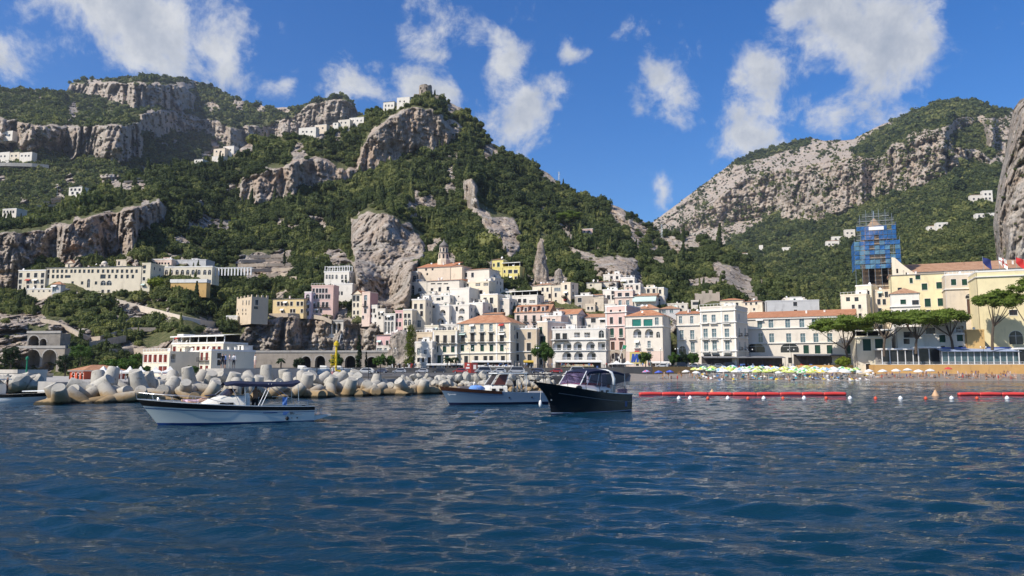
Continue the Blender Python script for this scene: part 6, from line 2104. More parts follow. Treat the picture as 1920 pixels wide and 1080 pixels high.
def bush_tree(name, label, px, py_base, D, half_w, height, material, seed, cat='tree', trunk=.3, n=2600, leaf=.22, shape='round', group=None):
 """height px, half width px"""
 r = random.Random(seed)
 b0 = P(px, py_base, D)
 k = D / F_PX
 rx, h = half_w * k, height * k
 root = empty(name, b0, 0, label, cat, group)
 t0 = h * trunk
 mb = MB()
 mb.tube([(0, 0, -1.0), (.05 * h, 0, t0 * .6), (0, 0, h * .8)], [h * .035 + .05, h * .03 + .03, .04], 7)
 mb.build('trunk', M_BARK, root)
 cl = []
 for i in range(26):
  if shape == 'round':
   a, e, q = r.uniform(0, 6.28), math.asin(r.uniform(-.9, 1)), r.uniform(.45, .85)
   cl.append((Vector((math.cos(a) * math.cos(e) * q * rx, math.sin(a) * math.cos(e) * q * rx, (t0 + h) / 2 + math.sin(e) * q * (h - t0) / 2)), r.uniform(.22, .38) * rx))
  else:  # spire
   f = i / 25
   w = rx * (1 - f) ** .6 * (.6 + .4 * min(1, f * 6))
   a = r.uniform(0, 6.28)
   cl.append((Vector((math.cos(a) * w * .4, math.sin(a) * w * .4, t0 + (h - t0) * f)), max(.25, w * .75)))
 mb = MB()
 leaves(mb, r, cl, n, leaf)
 for cc, rad in cl:
  kk = rad * .7
  mb.lathe([(0, -kk), (kk, 0), (0, kk)], 6, c=cc)
 mb.build('crown', material, root)
 return root


bush_tree('plane_tree', 'round bright green tree in front of the tan house', 1018, 693, 258, 23, 50, L_TREE, 11, trunk=.22, n=4000, leaf=.24)
bush_tree('street_tree', 'small dark green tree beside the blue and yellow poster', 1209, 692, 262, 14, 33, L_TREE, 12, trunk=.3)
for i, px in enumerate((1264, 1281, 1299)):
 bush_tree('clipped_tree', ['left', 'middle', 'right'][i] + ' one of three clipped dark trees before the white palazzo', px, 690, 266, 12, 29, L_DARK if i == 1 else L_TREE, 20 + i, trunk=.2, group='clipped trees before the white palazzo')
bush_tree('cypress', 'tall dark cypress in front of the viaduct', 672, 694, 276, 8, 63, L_DARK, 30, trunk=.05, shape='spire', n=3000, leaf=.2)
bush_tree('cypress', 'thin dark cypress right of the tall one at the viaduct', 686, 695, 278, 4, 34, L_DARK, 31, trunk=.05, shape='spire', n=1200, leaf=.16)
bush_tree('cypress', 'left one of two tall cypresses on the slope', 345, 432, 535, 6, 52, L_DARK, 32, trunk=.02, shape='spire', n=1500, leaf=.35)
bush_tree('cypress', 'right one of two tall cypresses on the slope', 367, 432, 535, 6, 50, L_DARK, 33, trunk=.02, shape='spire', n=1500, leaf=.35)
bush_tree('cypress', 'slim cypress among the garden terraces', 533, 495, 418, 4, 32, L_DARK, 34, trunk=.02, shape='spire', n=900, leaf=.25)
bush_tree('conifer', 'dark conifer at the foot of the left cliff', 164, 480, 408, 9, 44, L_DARK, 35, trunk=.05, shape='spire', n=1800, leaf=.3)
bush_tree('conifer', 'layered dark conifer above the pergola', 421, 503, 385, 10, 46, L_DARK, 36, trunk=.1, shape='spire', n=1600, leaf=.3)
bush_tree('yellow_green_tree', 'bright yellow green tree standing out of the wood', 707, 388, 590, 13, 22, L_LIME, 37, n=1200, leaf=.4)
bush_tree('yellow_green_tree', 'small yellow green tree beside the bright one', 722, 372, 600, 7, 12, L_LIME, 38, n=700, leaf=.4)
bush_tree('yellow_green_tree', 'lime green tree above the monastery', 330, 452, 470, 12, 18, L_LIME, 39, n=900, leaf=.35)
bush_tree('lime_hedge', 'lime green clipped hedge below the monastery garden', 290, 536, 356, 24, 16, L_LIME, 40, 'hedge', 0, 1500, .3)
for i, (px, yb, D, hw, h, mt, lb) in enumerate([(712, 692, 270, 14, 28, L_TREE, 'leafy tree right of the thin cypress at the viaduct'), (733, 692, 272, 11, 26, L_TREE, 'leafy tree against the ivy rock'), (630, 690, 285, 14, 26, L_TREE, 'bushy tree between two viaduct arches'), (560, 695, 284, 12, 24, L_DARK, 'dark bush at the left viaduct arch'),
            (205, 706, 160, 26, 28, L_TREE, 'large green tree left of the white tents'), (238, 705, 165, 22, 30, L_TREE, 'bright green tree behind the white tents'), (176, 706, 158, 14, 22, L_DARK, 'dark bush beside the red boathouse'), (120, 705, 228, 16, 42, L_DARK, 'dark tree right of the arched bridge'),
            (150, 680, 238, 20, 34, L_TREE, 'tree on the slope behind the red boathouse'), (18, 690, 215, 18, 40, L_DARK, 'dark tree left of the arched bridge'), (270, 705, 200, 12, 18, L_TREE, 'bush in front of the seaside hotel wing'), (258, 684, 225, 14, 20, L_TREE, 'tree at the left end of the seaside hotel'), (357, 700, 205, 14, 12, L_TREE, 'low bush before the middle of the seaside hotel'), (455, 690, 240, 12, 34, L_DARK, 'dark creeper bush right of the seaside hotel')]):
 bush_tree('tree', lb, px, yb, D, hw, h, mt, 60 + i, n=1800, leaf=.24, trunk=.12)
bush_tree('shrub', 'yellow green palm shrub below the leaning pine', 1580, 688, 258, 15, 18, L_LIME, 90, 'shrub', 0, 1200, .25)


def palm(label, px, py, D, h_px, seed):
 r = random.Random(seed)
 k = D / F_PX
 h = h_px * k
 root = empty('palm_tree', P(px, py, D), 0, label, 'palm tree', 'seafront palms')
 mb = MB()
 mb.tube([(0, 0, -.5), (.1, 0, h * .5), (0, 0, h * .8)], [.22, .17, .15], 7)
 mb.build('trunk', M_BARK, root)
 for i in range(13):
  a = i * 2.4
  el_ = r.uniform(-.2, 1.0)
  L = h * .38
  mb = MB()
  pts = [Vector((math.cos(a) * L * t * math.cos(el_ * .6), math.sin(a) * L * t * math.cos(el_ * .6), h * .8 + L * (math.sin(el_) * t - .9 * t * t))) for t in (0, .3, .6, .85, 1)]
  sd = Vector((-math.sin(a), math.cos(a), 0))
  for j in range(4):
   w0, w1 = (.10, .32, .34, .22, .02)[j], (.10, .32, .34, .22, .02)[j + 1]
   mb.quad(pts[j] - sd * w0 - Vector((0, 0, w0 * .5)), pts[j], pts[j + 1], pts[j + 1] - sd * w1 - Vector((0, 0, w1 * .5)))
   mb.quad(pts[j], pts[j] + sd * w0 - Vector((0, 0, w0 * .5)), pts[j + 1] + sd * w1 - Vector((0, 0, w1 * .5)), pts[j + 1])
  mb.build('frond', L_DARK, root)


palm('left one of three small palms before the waterfront hotel', 838, 694, 262, 28, 1)
palm('middle one of three small palms before the waterfront hotel', 845, 694, 264, 27, 2)
palm('right one of three small palms before the waterfront hotel', 855, 694, 262, 28, 3)
palm('single palm above the stairs behind the white boat', 526, 694, 180, 26, 4)

# rock stack with the climbing ivy
def crag(name, label, px, yb, D, half_w, h_px, seed, taper=.45, warm=.3):
 k = D / F_PX
 rx, h = half_w * k, h_px * k
 if px > 800:
  D = float(hill_depth(np.array([px]), np.array([yb]))[0]) + 3
 b0 = P(px, yb, D)
 nz, na = 34, 40
 rows = []
 for i in range(nz):
  f = i / (nz - 1)
  w = rx * (1 - f * taper) * (1 if f < .93 else max(.15, (1 - f) / .07))
  rows.append([(w * math.cos(2 * math.pi * j / na), w * .8 * math.sin(2 * math.pi * j / na), h * f - 1.5 * (1 - f)) for j in range(na)])
 V = np.array(rows)
 Wp = V + np.array([b0.x, b0.y, b0.z])
 n = fbm(Wp * np.array([1, 1, .4]), rx * .9, 5, seed, .65, True)
 V[..., :2] *= (.8 + .75 * n)[..., None]
 V[..., 2] += fbm(Wp, rx, 4, seed + 2) * rx * .7
 idx = np.arange(nz * na).reshape(nz, na)
 nx_ = np.roll(idx, -1, 1)
 me = mesh_np(name, V.reshape(-1, 3), np.stack([idx[:-1], nx_[:-1], nx_[1:], idx[1:]], -1).reshape(-1, 4), M_TERR)
 attr(me, 'rock', np.full(nz * na, .85))
 attr(me, 'warm', np.full(nz * na, warm))
 o = link_obj(name, me)
 o.location = b0
 tag(o, label, 'rock')
 return o


crag('rock_stack', 'tall rock stack overgrown with ivy beside the pink house', 752, 696, 293, 26, 78, 1, .35)
crag('rock_pinnacle', 'pale rock pinnacle like a finger above the cream houses', 1048, 536, 372, 9, 33, 2, .4)
crag('rock_pinnacle', 'tall grey rock column right of the yellow villa', 1014, 530, 400, 15, 80, 3, .75, .5)
r = random.Random(77)
cl = []
for i in range(60):
 f = r.uniform(0, 1)
 p = P(767 + r.uniform(-9, 9) * (1 - f * .55) + f * 4, 694 - f * 82, 284 + r.uniform(-1, 2))
 cl.append((p, r.uniform(.7, 1.5)))
mb = MB()
leaves(mb, r, cl, 6000, .2)
o = mb.build('ivy', L_IVY)
tag(o, 'yellow green ivy curtain hanging down the rock stack', 'ivy')

# ------------------------------------------------------------------ people
SKINS = [mat('skin_light', (0.50, 0.31, 0.22), 0.6, 0.08, 4.0), mat('skin_tan', (0.36, 0.19, 0.115), 0.6, 0.08, 4.0), mat('skin_dark', (0.26, 0.13, 0.08), 0.6, 0.08, 4.0)]
HAIR = mat('dark_hair', (0.03, 0.02, 0.014), 0.7, 0.3, 6.0)
HAIRB = mat('fair_hair', (0.30, 0.20, 0.10), 0.7, 0.3, 6.0)
CLOTH = {}


def cloth(name, c):
 return mat('cloth_' + name, c, 0.85, 0.15, 5.0)


POSES = {
 'stand': dict(sh=1.43, arms=[((.23, .02, 1.16), (.25, -.06, .92)), ((.24, 0, 1.15), (.27, .02, .90))], legs=[((.10, -.02, .50), (.11, .03, .08)), ((.12, 0, .50), (.15, .02, .08))]),
 'helm': dict(sh=1.43, arms=[((.33, .05, 1.20), (.20, -.22, 1.18)), ((.34, .02, 1.19), (.22, -.24, 1.12))], legs=[((.10, -.02, .50), (.11, .03, .08)), ((.12, 0, .50), (.15, .02, .08))]),
 'walk': dict(sh=1.43, arms=[((.22, .14, 1.17), (.22, .05, .93)), ((.22, -.10, 1.17), (.23, -.24, .98))], legs=[((.09, -.16, .52), (.09, -.10, .08)), ((.09, .10, .49), (.10, .30, .12))]),
}


def person_mesh(pose, mats, lower=.55, upper=None, key=None):
 """one continuous body grown over a posed skeleton; mats: skin, lower cloth, upper cloth, hair"""
 me = bpy.data.meshes.new('person')
 V, E, R = [], [], []

 def add(p, r, parent=None):
  V.append(Vector(p))
  R.append(r)
  if parent is not None:
   E.append((parent, len(V) - 1))
  return len(V) - 1
 if pose in POSES:
  q = POSES[pose]
  pel = add((0, 0, .95), .145)
  wa = add((0, 0, 1.12), .125, pel)
  ch = add((0, 0, 1.32), .155, wa)
  nk = add((0, .005, 1.50), .055, ch)
  hd = add((0, -.015, 1.58), .085, nk)
  add((0, -.01, 1.69), .080, hd)
  for s, (el_, wr) in zip((-1, 1), q['arms']):
   sh = add((s * .185, 0, q['sh']), .068, ch)
   e_ = add((s * el_[0], el_[1], el_[2]), .047, sh)
   w_ = add((s * wr[0], wr[1], wr[2]), .034, e_)
   add((s * wr[0], wr[1] - .05, wr[2] - .08), .030, w_)
  for s, (kn, an) in zip((-1, 1), q['legs']):
   hp = add((s * .095, 0, .88), .095, pel)
   k_ = add((s * kn[0], kn[1], kn[2]), .062, hp)
   a_ = add((s * an[0], an[1], an[2]), .040, k_)
   add((s * an[0], an[1] - .15, an[2] - .05), .034, a_)
 elif pose == 'sit':
  pel = add((0, 0, .14), .15)
  wa = add((0, .07, .32), .125, pel)
  ch = add((0, .10, .52), .150, wa)
  nk = add((0, .08, .69), .055, ch)
  hd = add((0, .05, .77), .085, nk)
  add((0, .05, .88), .080, hd)
  for s in (-1, 1):
   sh = add((s * .185, .09, .62), .066, ch)
   e_ = add((s * .25, .18, .36), .046, sh)
   w_ = add((s * .24, .02, .20), .034, e_)
   add((s * .22, -.06, .16), .03, w_)
   hp = add((s * .10, -.06, .14), .095, pel)
   k_ = add((s * .13, -.42, .42), .062, hp)
   a_ = add((s * .12, -.66, .07), .040, k_)
   add((s * .12, -.80, .05), .034, a_)
 elif pose == 'lie':
  pel = add((0, 0, .16), .14)
  wa = add((0, .20, .15), .12, pel)
  ch = add((0, .40, .17), .145, wa)
  nk = add((0, .58, .19), .055, ch)
  hd = add((0, .67, .20), .085, nk)
  add((0, .78, .21), .080, hd)
  for s in (-1, 1):
   sh = add((s * .18, .48, .16), .062, ch)
   e_ = add((s * .30, .26, .10), .045, sh)
   w_ = add((s * .28, .02, .08), .034, e_)
   add((s * .27, -.07, .07), .03, w_)
   hp = add((s * .09, -.08, .14), .09, pel)
   k_ = add((s * .11, -.48, .20 + .14 * (s > 0)), .06, hp)
   a_ = add((s * .11, -.86, .08), .038, k_)
   add((s * .12, -.92, .18), .032, a_)
 else:   # swim: head, shoulders and arms above the water
  pel = add((0, 0, -.72), .14)
  wa = add((0, 0, -.5), .12, pel)
  ch = add((0, 0, -.28), .15, wa)
  nk = add((0, 0, -.10), .055, ch)
  hd = add((0, -.01, -.02), .085, nk)
  add((0, -.01, .10), .082, hd)
  for s in (-1, 1):
   sh = add((s * .19, 0, -.16), .066, ch)
   e_ = add((s * .42, -.10, -.14), .046, sh)
   w_ = add((s * .52, -.28, -.10), .034, e_)
   add((s * .53, -.36, -.10), .03, w_)
   hp = add((s * .09, 0, -.80), .09, pel)
   add((s * .11, .2, -1.2), .05, hp)
 me.from_pydata(V, E, [])
 o = bpy.data.objects.new('person', me)
 COL.objects.link(o)
 md = o.modifiers.new('skin', 'SKIN')
 md.use_smooth_shade = True
 for i, r in enumerate(R):
  sk = me.skin_vertices[0].data[i]
  sk.radius = (r, r * (.72 if i in (0, 1, 2) else 1))
  sk.use_root = (i == 0)
 sb = o.modifiers.new('sub', 'SUBSURF')
 sb.levels = 1
 dg = bpy.context.evaluated_depsgraph_get()
 out = bpy.data.meshes.new_from_object(o.evaluated_get(dg))
 bpy.data.objects.remove(o)
 out.materials.clear()
 for m_ in mats:
  out.materials.append(m_)
 head = V[5]
 for p in out.polygons:
  c = p.center
  k = 0
  d_up = (c - V[0])
  if (c - head).length < .125 and (c.z > head.z - .02 or c.y > head.y + .03):
   k = 3
  elif pose in POSES:
   if lower < c.z < 1.0 and abs(c.x) < .22:
    k = 1
   elif upper is not None and 1.0 <= c.z < 1.46 and abs(c.x) < upper:
    k = 2
  else:
   if (c - V[0]).length < .21:
    k = 1
   elif upper is not None and (c - V[2]).length < upper:
    k = 2
  p.material_index = k
 return out


def person(me, loc, rz, label, group=None, scale=1.0):
 o = link_obj('person', me)
 o.location = loc
 o.rotation_euler = (0, 0, rz)
 o.scale = (scale,) * 3
 return tag(o, label, 'person', group)


# ------------------------------------------------------------------ boats
GEL_W = mat('white_gelcoat', (0.74, 0.76, 0.74), 0.16, 0.04, 0.8, spec=0.5, coat=0.5)
GEL_SHADE = mat('shaded_white_gelcoat', (0.50, 0.57, 0.56), 0.12, 0.04, 0.8, spec=0.5, coat=0.6)  # white hull side, its shade and water reflections put into the colour
GEL_C = mat('cream_gelcoat', (0.78, 0.74, 0.64), 0.22, 0.04, 0.8, spec=0.5, coat=0.3)
GEL_B = mat('grey_blue_gelcoat', (0.14, 0.21, 0.29), 0.20, 0.06, 0.7, spec=0.5, coat=0.5)
GEL_K = mat('black_hull_paint', (0.006, 0.007, 0.010), 0.22, 0.2, 0.8, spec=0.4, coat=0.2)
NAVY = mat('navy_canvas', (0.010, 0.014, 0.040), 0.8, 0.25, 2.0)
BLUEB = mat('blue_antifouling', (0.012, 0.055, 0.22), 0.5, 0.3, 0.9)
DNAVY = mat('navy_antifouling', (0.010, 0.016, 0.05), 0.5, 0.3, 0.9)
STRIPE = mat('blue_stripe', (0.02, 0.07, 0.20), 0.3, 0.1, 1.0)
BLACKB = mat('black_rubbing_band', (0.010, 0.009, 0.009), 0.4, 0.2, 1.5)
MAHOG = mat('varnished_mahogany', (0.085, 0.034, 0.016), 0.25, 0.35, 3.0, coat=0.6)
INOX = mat('stainless_steel', (0.55, 0.55, 0.55), 0.38, 0.08, 2.0, metal=1.0)
TINT = mat('tinted_acrylic', (0.022, 0.016, 0.018), 0.10, 0.3, 1.0, spec=0.5)
TEAK = mat('teak', (0.26, 0.15, 0.08), 0.7, 0.25, 3.0)
VINYL = mat('purple_tinted_vinyl', (0.085, 0.065, 0.115), 0.12, 0.35, 0.9, spec=0.5)
t_ = NT(VINYL.node_tree)
tb_ = t_.add('ShaderNodeBsdfTransparent')
tb_.inputs[0].default_value = (.72, .64, .86, 1)
mx_ = t_.add('ShaderNodeMixShader')
mx_.inputs[0].default_value = 0.42
t_.l.new(tb_.outputs[0], mx_.inputs[1])
t_.l.new(t_.n['Principled BSDF'].outputs[0], mx_.inputs[2])
t_.l.new(mx_.outputs[0], t_.n['Material Output'].inputs[0])
CUSH_R = mat('red_cushion', (0.45, 0.06, 0.05), 0.8, 0.2, 2.0)
CUSH_W = mat('white_cushion', (0.72, 0.66, 0.62), 0.8, 0.1, 2.0)
LILAC = mat('lilac_towel', (0.60, 0.50, 0.66), 0.9, 0.12, 3.0)
TOWEL = mat('blue_towel', (0.14, 0.28, 0.62), 0.9, 0.15, 3.0)
BUOYW = mat('white_fender', (0.80, 0.80, 0.78), 0.4, 0.06, 2.0)


class Hull:
 def __init__(s, L, beam, sb, ss, rake, transom=.82, full=.42, flare=.62, dip=0.0, clip=0.0):
  s.__dict__.update(L=L, beam=beam, sb=sb, ss=ss, rake=rake, tr=transom, full=full, flare=flare, dip=dip, clip=clip)

 def sheer(s, t):
  return s.ss + (s.sb - s.ss) * (1 - t) ** 1.9 - s.dip * math.sin(math.pi * t)

 def half(s, t):
  a = min(t / s.full, 1.0)
  b = (1 - (1 - a) ** 2.2) ** .75 if a < 1 else 1.0
  b *= 1 - (1 - s.tr) * max(0, (t - .55) / .45) ** 1.6
  return max(.02, s.beam / 2 * b)

 def pt(s, t, z, side):
  sh = s.sheer(t)
  g = min(max((z + .45) / (sh + .45), 0), 1)
  k = s.flare + (.95 - s.flare) * min(t / .55, 1)
  b = s.half(t) * (k * min(1, g * 3) ** .5 * 0 + k + (1 - k) * g ** 1.6)
  if z < 0:
   b *= max(.35, 1 + z * .9)
  gz = min(max(z / s.sb, -.2), 1.05)
  x0 = s.rake * (1 - gz)
  if s.clip:       # clipper bow: the stem sweeps forward at the top
   x0 = s.rake * (1 - gz ** s.clip) if gz > 0 else s.rake
  return (x0 + (s.L - x0) * t, side * b, z)

 def band(s, zlo, zhi, n=3, nt=30, proud=0.0, t0=0.0, t1=1.0):
  mb = MB()
  for side in (-1, 1):
   rows = []
   for i in range(n + 1):
    f = i / n
    row = []
    for j in range(nt + 1):
     t = t0 + (t1 - t0) * (j / nt) ** 1.25
     z = zlo(t) + (zhi(t) - zlo(t)) * f
     p = s.pt(t, z, side)
     row.append((p[0] - proud * .5 * (t < .02), p[1] + side * proud, p[2]))
    rows.append(row if side < 0 else row[::-1])
   mb.grid(rows)
  return mb

 def deck(s, drop=.06, inset=.05, t0=0.01, t1=.995):
  mb = MB()
  rows = []
  for j in range(25):
   t = t0 + (t1 - t0) * j / 24
   h = s.pt(t, s.sheer(t) - drop, 1)
   w = max(.01, h[1] - inset)
   rows.append([(h[0], -w, h[2]), (h[0], 0, h[2] + .03), (h[0], w, h[2])])
  mb.grid(rows)
  return mb

 def transom(s, zlo=-.35, n=6):
  mb = MB()
  sh = s.sheer(1)
  L_, R_ = [], []
  for i in range(n + 1):
   z = zlo + (sh - zlo) * i / n
   L_.append(s.pt(1, z, -1))
   R_.append(s.pt(1, z, 1))
  mb.poly(L_ + R_[::-1])
  return mb

 def edge(s, t, side=-1, dz=0.0, inset=.08):
  p = s.pt(t, s.sheer(t), side)
  return Vector((p[0], p[1] - side * inset, p[2] + dz))


def loft(rings, close_ends=True):
 mb = MB()
 mb.grid(rings)
 if close_ends:
  mb.poly(rings[0][::-1])
  mb.poly(rings[-1])
 return mb


def trunk_ring(x, w, z0, z1, round_=.25):
 """cabin section: deck edge up, rounded shoulder, roof"""
 r = min(round_, (z1 - z0) * .7, w * .5)
 pts = [(-w, z0), (-w * .97, z1 - r), (-w * .93 + r * .3, z1 - r * .3), (-w + r * 1.1, z1), (0, z1 + .05)]
 pts += [(-a, b) for a, b in pts[-2::-1]]
 return [(x, a, b) for a, b in pts]


def text_part(txt, size, m, parent, loc, rot, name='lettering'):
 c = bpy.data.curves.new('lettering', 'FONT')
 c.body = txt
 c.size = size
 c.extrude = .004
 o = bpy.data.objects.new('lettering', c)
 COL.objects.link(o)
 dg = bpy.context.evaluated_depsgraph_get()
 me = bpy.data.meshes.new_from_object(o.evaluated_get(dg))
 bpy.data.objects.remove(o)
 me.materials.clear()
 me.materials.append(m)
 t = link_obj(name, me, parent)
 t.location = loc
 t.rotation_euler = rot
 return t


def rail(parent, hull, ts, h, side=-1, r=.018, m=None, name='bow_rail', posts=True):
 pts = [hull.edge(t, side, h(t) if callable(h) else h) for t in ts]
 mb = MB()
 mb.tube(pts, r, 6)
 if posts:
  for t in ts[::2]:
   mb.tube([hull.edge(t, side, 0), hull.edge(t, side, h(t) if callable(h) else h) + Vector((-.12, 0, 0))], r * .85, 5)
 return mb.build(name, m or INOX, parent)


def sq(mb, path, r, m=0):
 mb.tube(path, r, 5, m)


# --- white open cruiser on the left
H1 = Hull(10.7, 3.3, 1.62, 1.02, 1.25, .90, .45, .60)
b0 = P(258, 742, 41.6)
boat = empty('motorboat', (b0.x, b0.y, 0), math.radians(27), 'white motorboat with a black band, navy bimini and a man at the helm', 'boat')
H1.band(lambda t: -.35, lambda t: .10 + .04 * (1 - t), 2).build('antifouling', BLUEB, boat, smooth=True)
H1.band(lambda t: .10 + .04 * (1 - t), lambda t: H1.sheer(t) * .72, 6).build('topsides', GEL_SHADE, boat, smooth=True)
H1.band(lambda t: H1.sheer(t) * .655, lambda t: H1.sheer(t) * .69, 1, proud=.012).build('stripe', STRIPE, boat, smooth=True)
H1.band(lambda t: H1.sheer(t) * .72, lambda t: H1.sheer(t) * .76, 1, proud=.006).build('upper_strake', GEL_W, boat, smooth=True)
H1.band(lambda t: H1.sheer(t) * .76, lambda t: H1.sheer(t), 2, proud=.02).build('rubbing_band', BLACKB, boat, smooth=True)
H1.band(lambda t: H1.sheer(t), lambda t: H1.sheer(t) + .05, 1, proud=.03).build('toe_rail', GEL_W, boat, smooth=True)
H1.deck(.02, .02, .01, .56).build('foredeck', GEL_C, boat)
H1.transom().build('transom', GEL_W, boat)
mb = MB()   # cockpit well
for t0_, t1_ in ((.56, .97),):
 a, c = H1.pt(t0_, .3, 1), H1.pt(t1_, .3, 1)
 mb.quad((a[0], -1.25, .38), (c[0], -1.2, .38), (c[0], 1.2, .38), (a[0], 1.25, .38))
 mb.quad((a[0], -1.25, .38), (a[0], -1.32, 1.1), (c[0], -1.25, .98), (c[0], -1.2, .38))
 mb.quad((a[0], 1.25, .38), (c[0], 1.2, .38), (c[0], 1.25, .98), (a[0], 1.32, 1.1))
mb.build('cockpit', GEL_C, boat)
dk = lambda x: H1.sheer(x / 10.7)
rings = [trunk_ring(3.25, .55, 1.10, 1.16), trunk_ring(3.7, .85, 1.05, 1.42), trunk_ring(4.4, 1.05, 1.02, 1.72), trunk_ring(5.0, 1.12, 1.0, 1.80), trunk_ring(6.3, 1.12, .95, 1.78)]
loft(rings).build('cabin', GEL_C, boat, smooth=True)
for x, w in ((5.15, .42),):
 for s in (-1, 1):
  mb = MB()
  mb.box(x - w, x + w, s * 1.12 - .02, s * 1.12 + .02, 1.15, 1.36)
  mb.build('porthole', BLACKB, boat)
mb = MB()    # low tinted windscreen wrapping the helm
rows = []
for k in range(9):
 a = -1.45 + 2.9 * k / 8
 rows.append([(4.75 + .55 * (1 - math.cos(a)) * 1.3, 1.02 * math.sin(a) / math.sin(1.45), 1.79), (5.2 + .55 * (1 - math.cos(a)) * 1.15, .92 * math.sin(a) / math.sin(1.45), 2.22)])
mb.grid(rows)
mb.build('windscreen', TINT, boat, smooth=True)
mb = MB()
mb.box(4.15, 4.75, -.75, .75, 1.765, 1.80)
o = mb.build('sun_hatch', NAVY, boat)
o.rotation_euler = (0, math.radians(-6), 0)
o.location = (0, 0, -.42)
mb = MB()
sq(mb, [(5.1, -.95, 2.24), (4.6, -1.05, 1.80)], .025)
sq(mb, [(5.1, .95, 2.24), (4.6, 1.05, 1.80)], .025)
mb.build('screen_frame', INOX, boat)
mb = MB()
mb.box(6.3, 6.6, -.9, -.2, .4, 1.75)
mb.box(6.35, 6.55, -.85, -.25, 1.75, 1.95)
mb.build('helm_console', GEL_W, boat)
mb = MB()
mb.tube([(6.72 + .02, -.55 + .20 * math.cos(a), 1.55 + .20 * math.sin(a)) for a in np.linspace(0, 6.28, 14)], .018, 5)
mb.build('steering_wheel', BLACKB, boat)
# bimini on its frame
mb = MB()
xs_ = np.linspace(5.0, 9.75, 10)
prof = [2.63, 2.74, 2.74, 2.70, 2.68, 2.68, 2.67, 2.66, 2.70, 2.80]
for lay, dz in ((0, 0), (1, -.03)):
 rows = []
 for x, z in zip(xs_, prof):
  rows.append([(x, y, z - .10 * (abs(y) / 1.3) ** 2 * 1.6 + dz) for y in np.linspace(-1.28, 1.28, 9)])
 mb.grid(rows if lay == 0 else [r[::-1] for r in rows])
for s in (-1, 1):
 row0 = [(x, s * 1.28, z - .16) for x, z in zip(xs_, prof)]
 row1 = [(x, s * 1.30, z - .34 + .05 * math.sin(i * 2.2) + (.12 if i in (0, 9) else 0)) for i, (x, z) in enumerate(zip(xs_, prof))]
 mb.grid([row0, row1] if s > 0 else [row1, row0])
mb.build('bimini', NAVY, boat, smooth=True)
for s in (-1, 1):
 for path in ([(5.35, s * 1.25, 2.5), (6.0, s * 1.3, 1.08)], [(6.2, s * 1.25, 2.5), (6.3, s * 1.3, 1.08)], [(7.7, s * 1.25, 2.55), (7.05, s * 1.3, 1.05)], [(7.9, s * 1.25, 2.55), (7.25, s * 1.3, 1.05)], [(8.0, s * 1.25, 2.5), (9.0, s * 1.25, 1.65)], [(9.6, s * 1.2, 2.5), (9.7, s * 1.2, 1.1)], [(6.9, s * 1.25, 2.5), (6.1, s * 1.3, 1.1)]):
  mb = MB()
  sq(mb, path, .022)
  mb.build('frame_tube', INOX, boat)
 mb = MB()
 mb.box(8.35, 9.15, s * 1.27 - .015, s * 1.27 + .015, 1.60, 1.63)
 mb.build('cross_bar', INOX, boat)
for side in (-1, 1):
 rail(boat, H1, [.0, .03, .08, .13, .18, .24, .30, .36, .42, .48], lambda t: .42 if t < .34 else .42 + (.34 - t) * 2.4, side, .018)
mb = MB()
mb.tube([H1.edge(0, -1, .42), H1.edge(0, 1, .42)], .018, 6)
mb.build('bow_rail', INOX, boat)
rail(boat, H1, [.88, .92, .96, .99], .36, -1, .03, name='stern_rail')
mb = MB()    # swim platform
mb.grid([[(10.6, -1.3, .46), (11.9, -1.05, .50)], [(10.6, 1.3, .46), (11.9, 1.05, .50)]])
mb.box(10.65, 11.9, -1.1, 1.1, .38, .455)
mb.poly([(10.6, -1.2, .02), (10.6, -1.25, .38), (11.9, -1.0, .40)])
mb.poly([(10.6, 1.2, .02), (11.9, 1.0, .40), (10.6, 1.25, .38)])
mb.quad((10.6, -1.2, .02), (11.9, -1.0, .40), (11.9, 1.0, .40), (10.6, 1.2, .02))
mb.build('swim_platform', GEL_W, boat)
mb = MB()
for x in (10.95, 11.3):
 sq(mb, [(x, -.95, .5), (x, -.95, .80), (x, -.55, .80), (x, -.55, .5)], .022)
mb.build('ladder', INOX, boat)
mb = MB()
mb.lathe([(.0, 0), (.08, .02), (.11, .12), (.08, .24), (0, .26)], 10, c=(8.9, -1.56, .16))
mb.build('fender', BLACKB, boat)
for x, s_ in ((9.55, .075), (9.2, .05)):
 mb = MB()
 q_ = H1.pt(x / 10.7, .3, -1)
 mb.tube([(x, q_[1] - .01, .30), (x, q_[1] - .05, .30)], s_ * .6, 8)
 mb.build('exhaust', BLACKB, boat)
ya = H1.pt(.80, .62, -1)[1]
text_part('Blu', .24, BLACKB, boat, (9.05, ya - .045, .54), (math.radians(86), 0, math.radians(1)))
for k in range(4):
 mb = MB()
 mb.box(8.62, 9.0 - .05 * k, ya - .05, ya - .042, .68 - k * .055, .715 - k * .055)
 mb.build('emblem', mat('emblem_blue', (0.03, 0.16, 0.55), .4, .1, 2), boat)
mb = MB()
mb.tube([(9.42 + .025 * i, ya - .05, .53 + .03 * math.sin(i * 1.7)) for i in range(18)], .008, 4)
mb.build('lettering', BLACKB, boat)
mb = MB()
mb.box(7.35, 8.25, H1.pt(.73, .66, -1)[1] - .05, H1.pt(.73, .66, -1)[1] - .03, .655, .70)
mb.build('lettering', STRIPE, boat)
mb = MB()
mb.box(3.55, 4.0, -.7, .0, 1.30, 1.34)
mb.build('sun_cushion', CUSH_W, boat)
mb = MB()
mb.lathe([(.02, 0), (.08, .02), (.1, .12), (.06, .2), (0, .22)], 10, c=(1.2, .2, 1.5))
mb.build('anchor_winch', INOX, boat)
BOAT1 = boat
boat.scale = (.88,) * 3
cz, sz_ = math.cos(math.radians(27)), math.sin(math.radians(27))


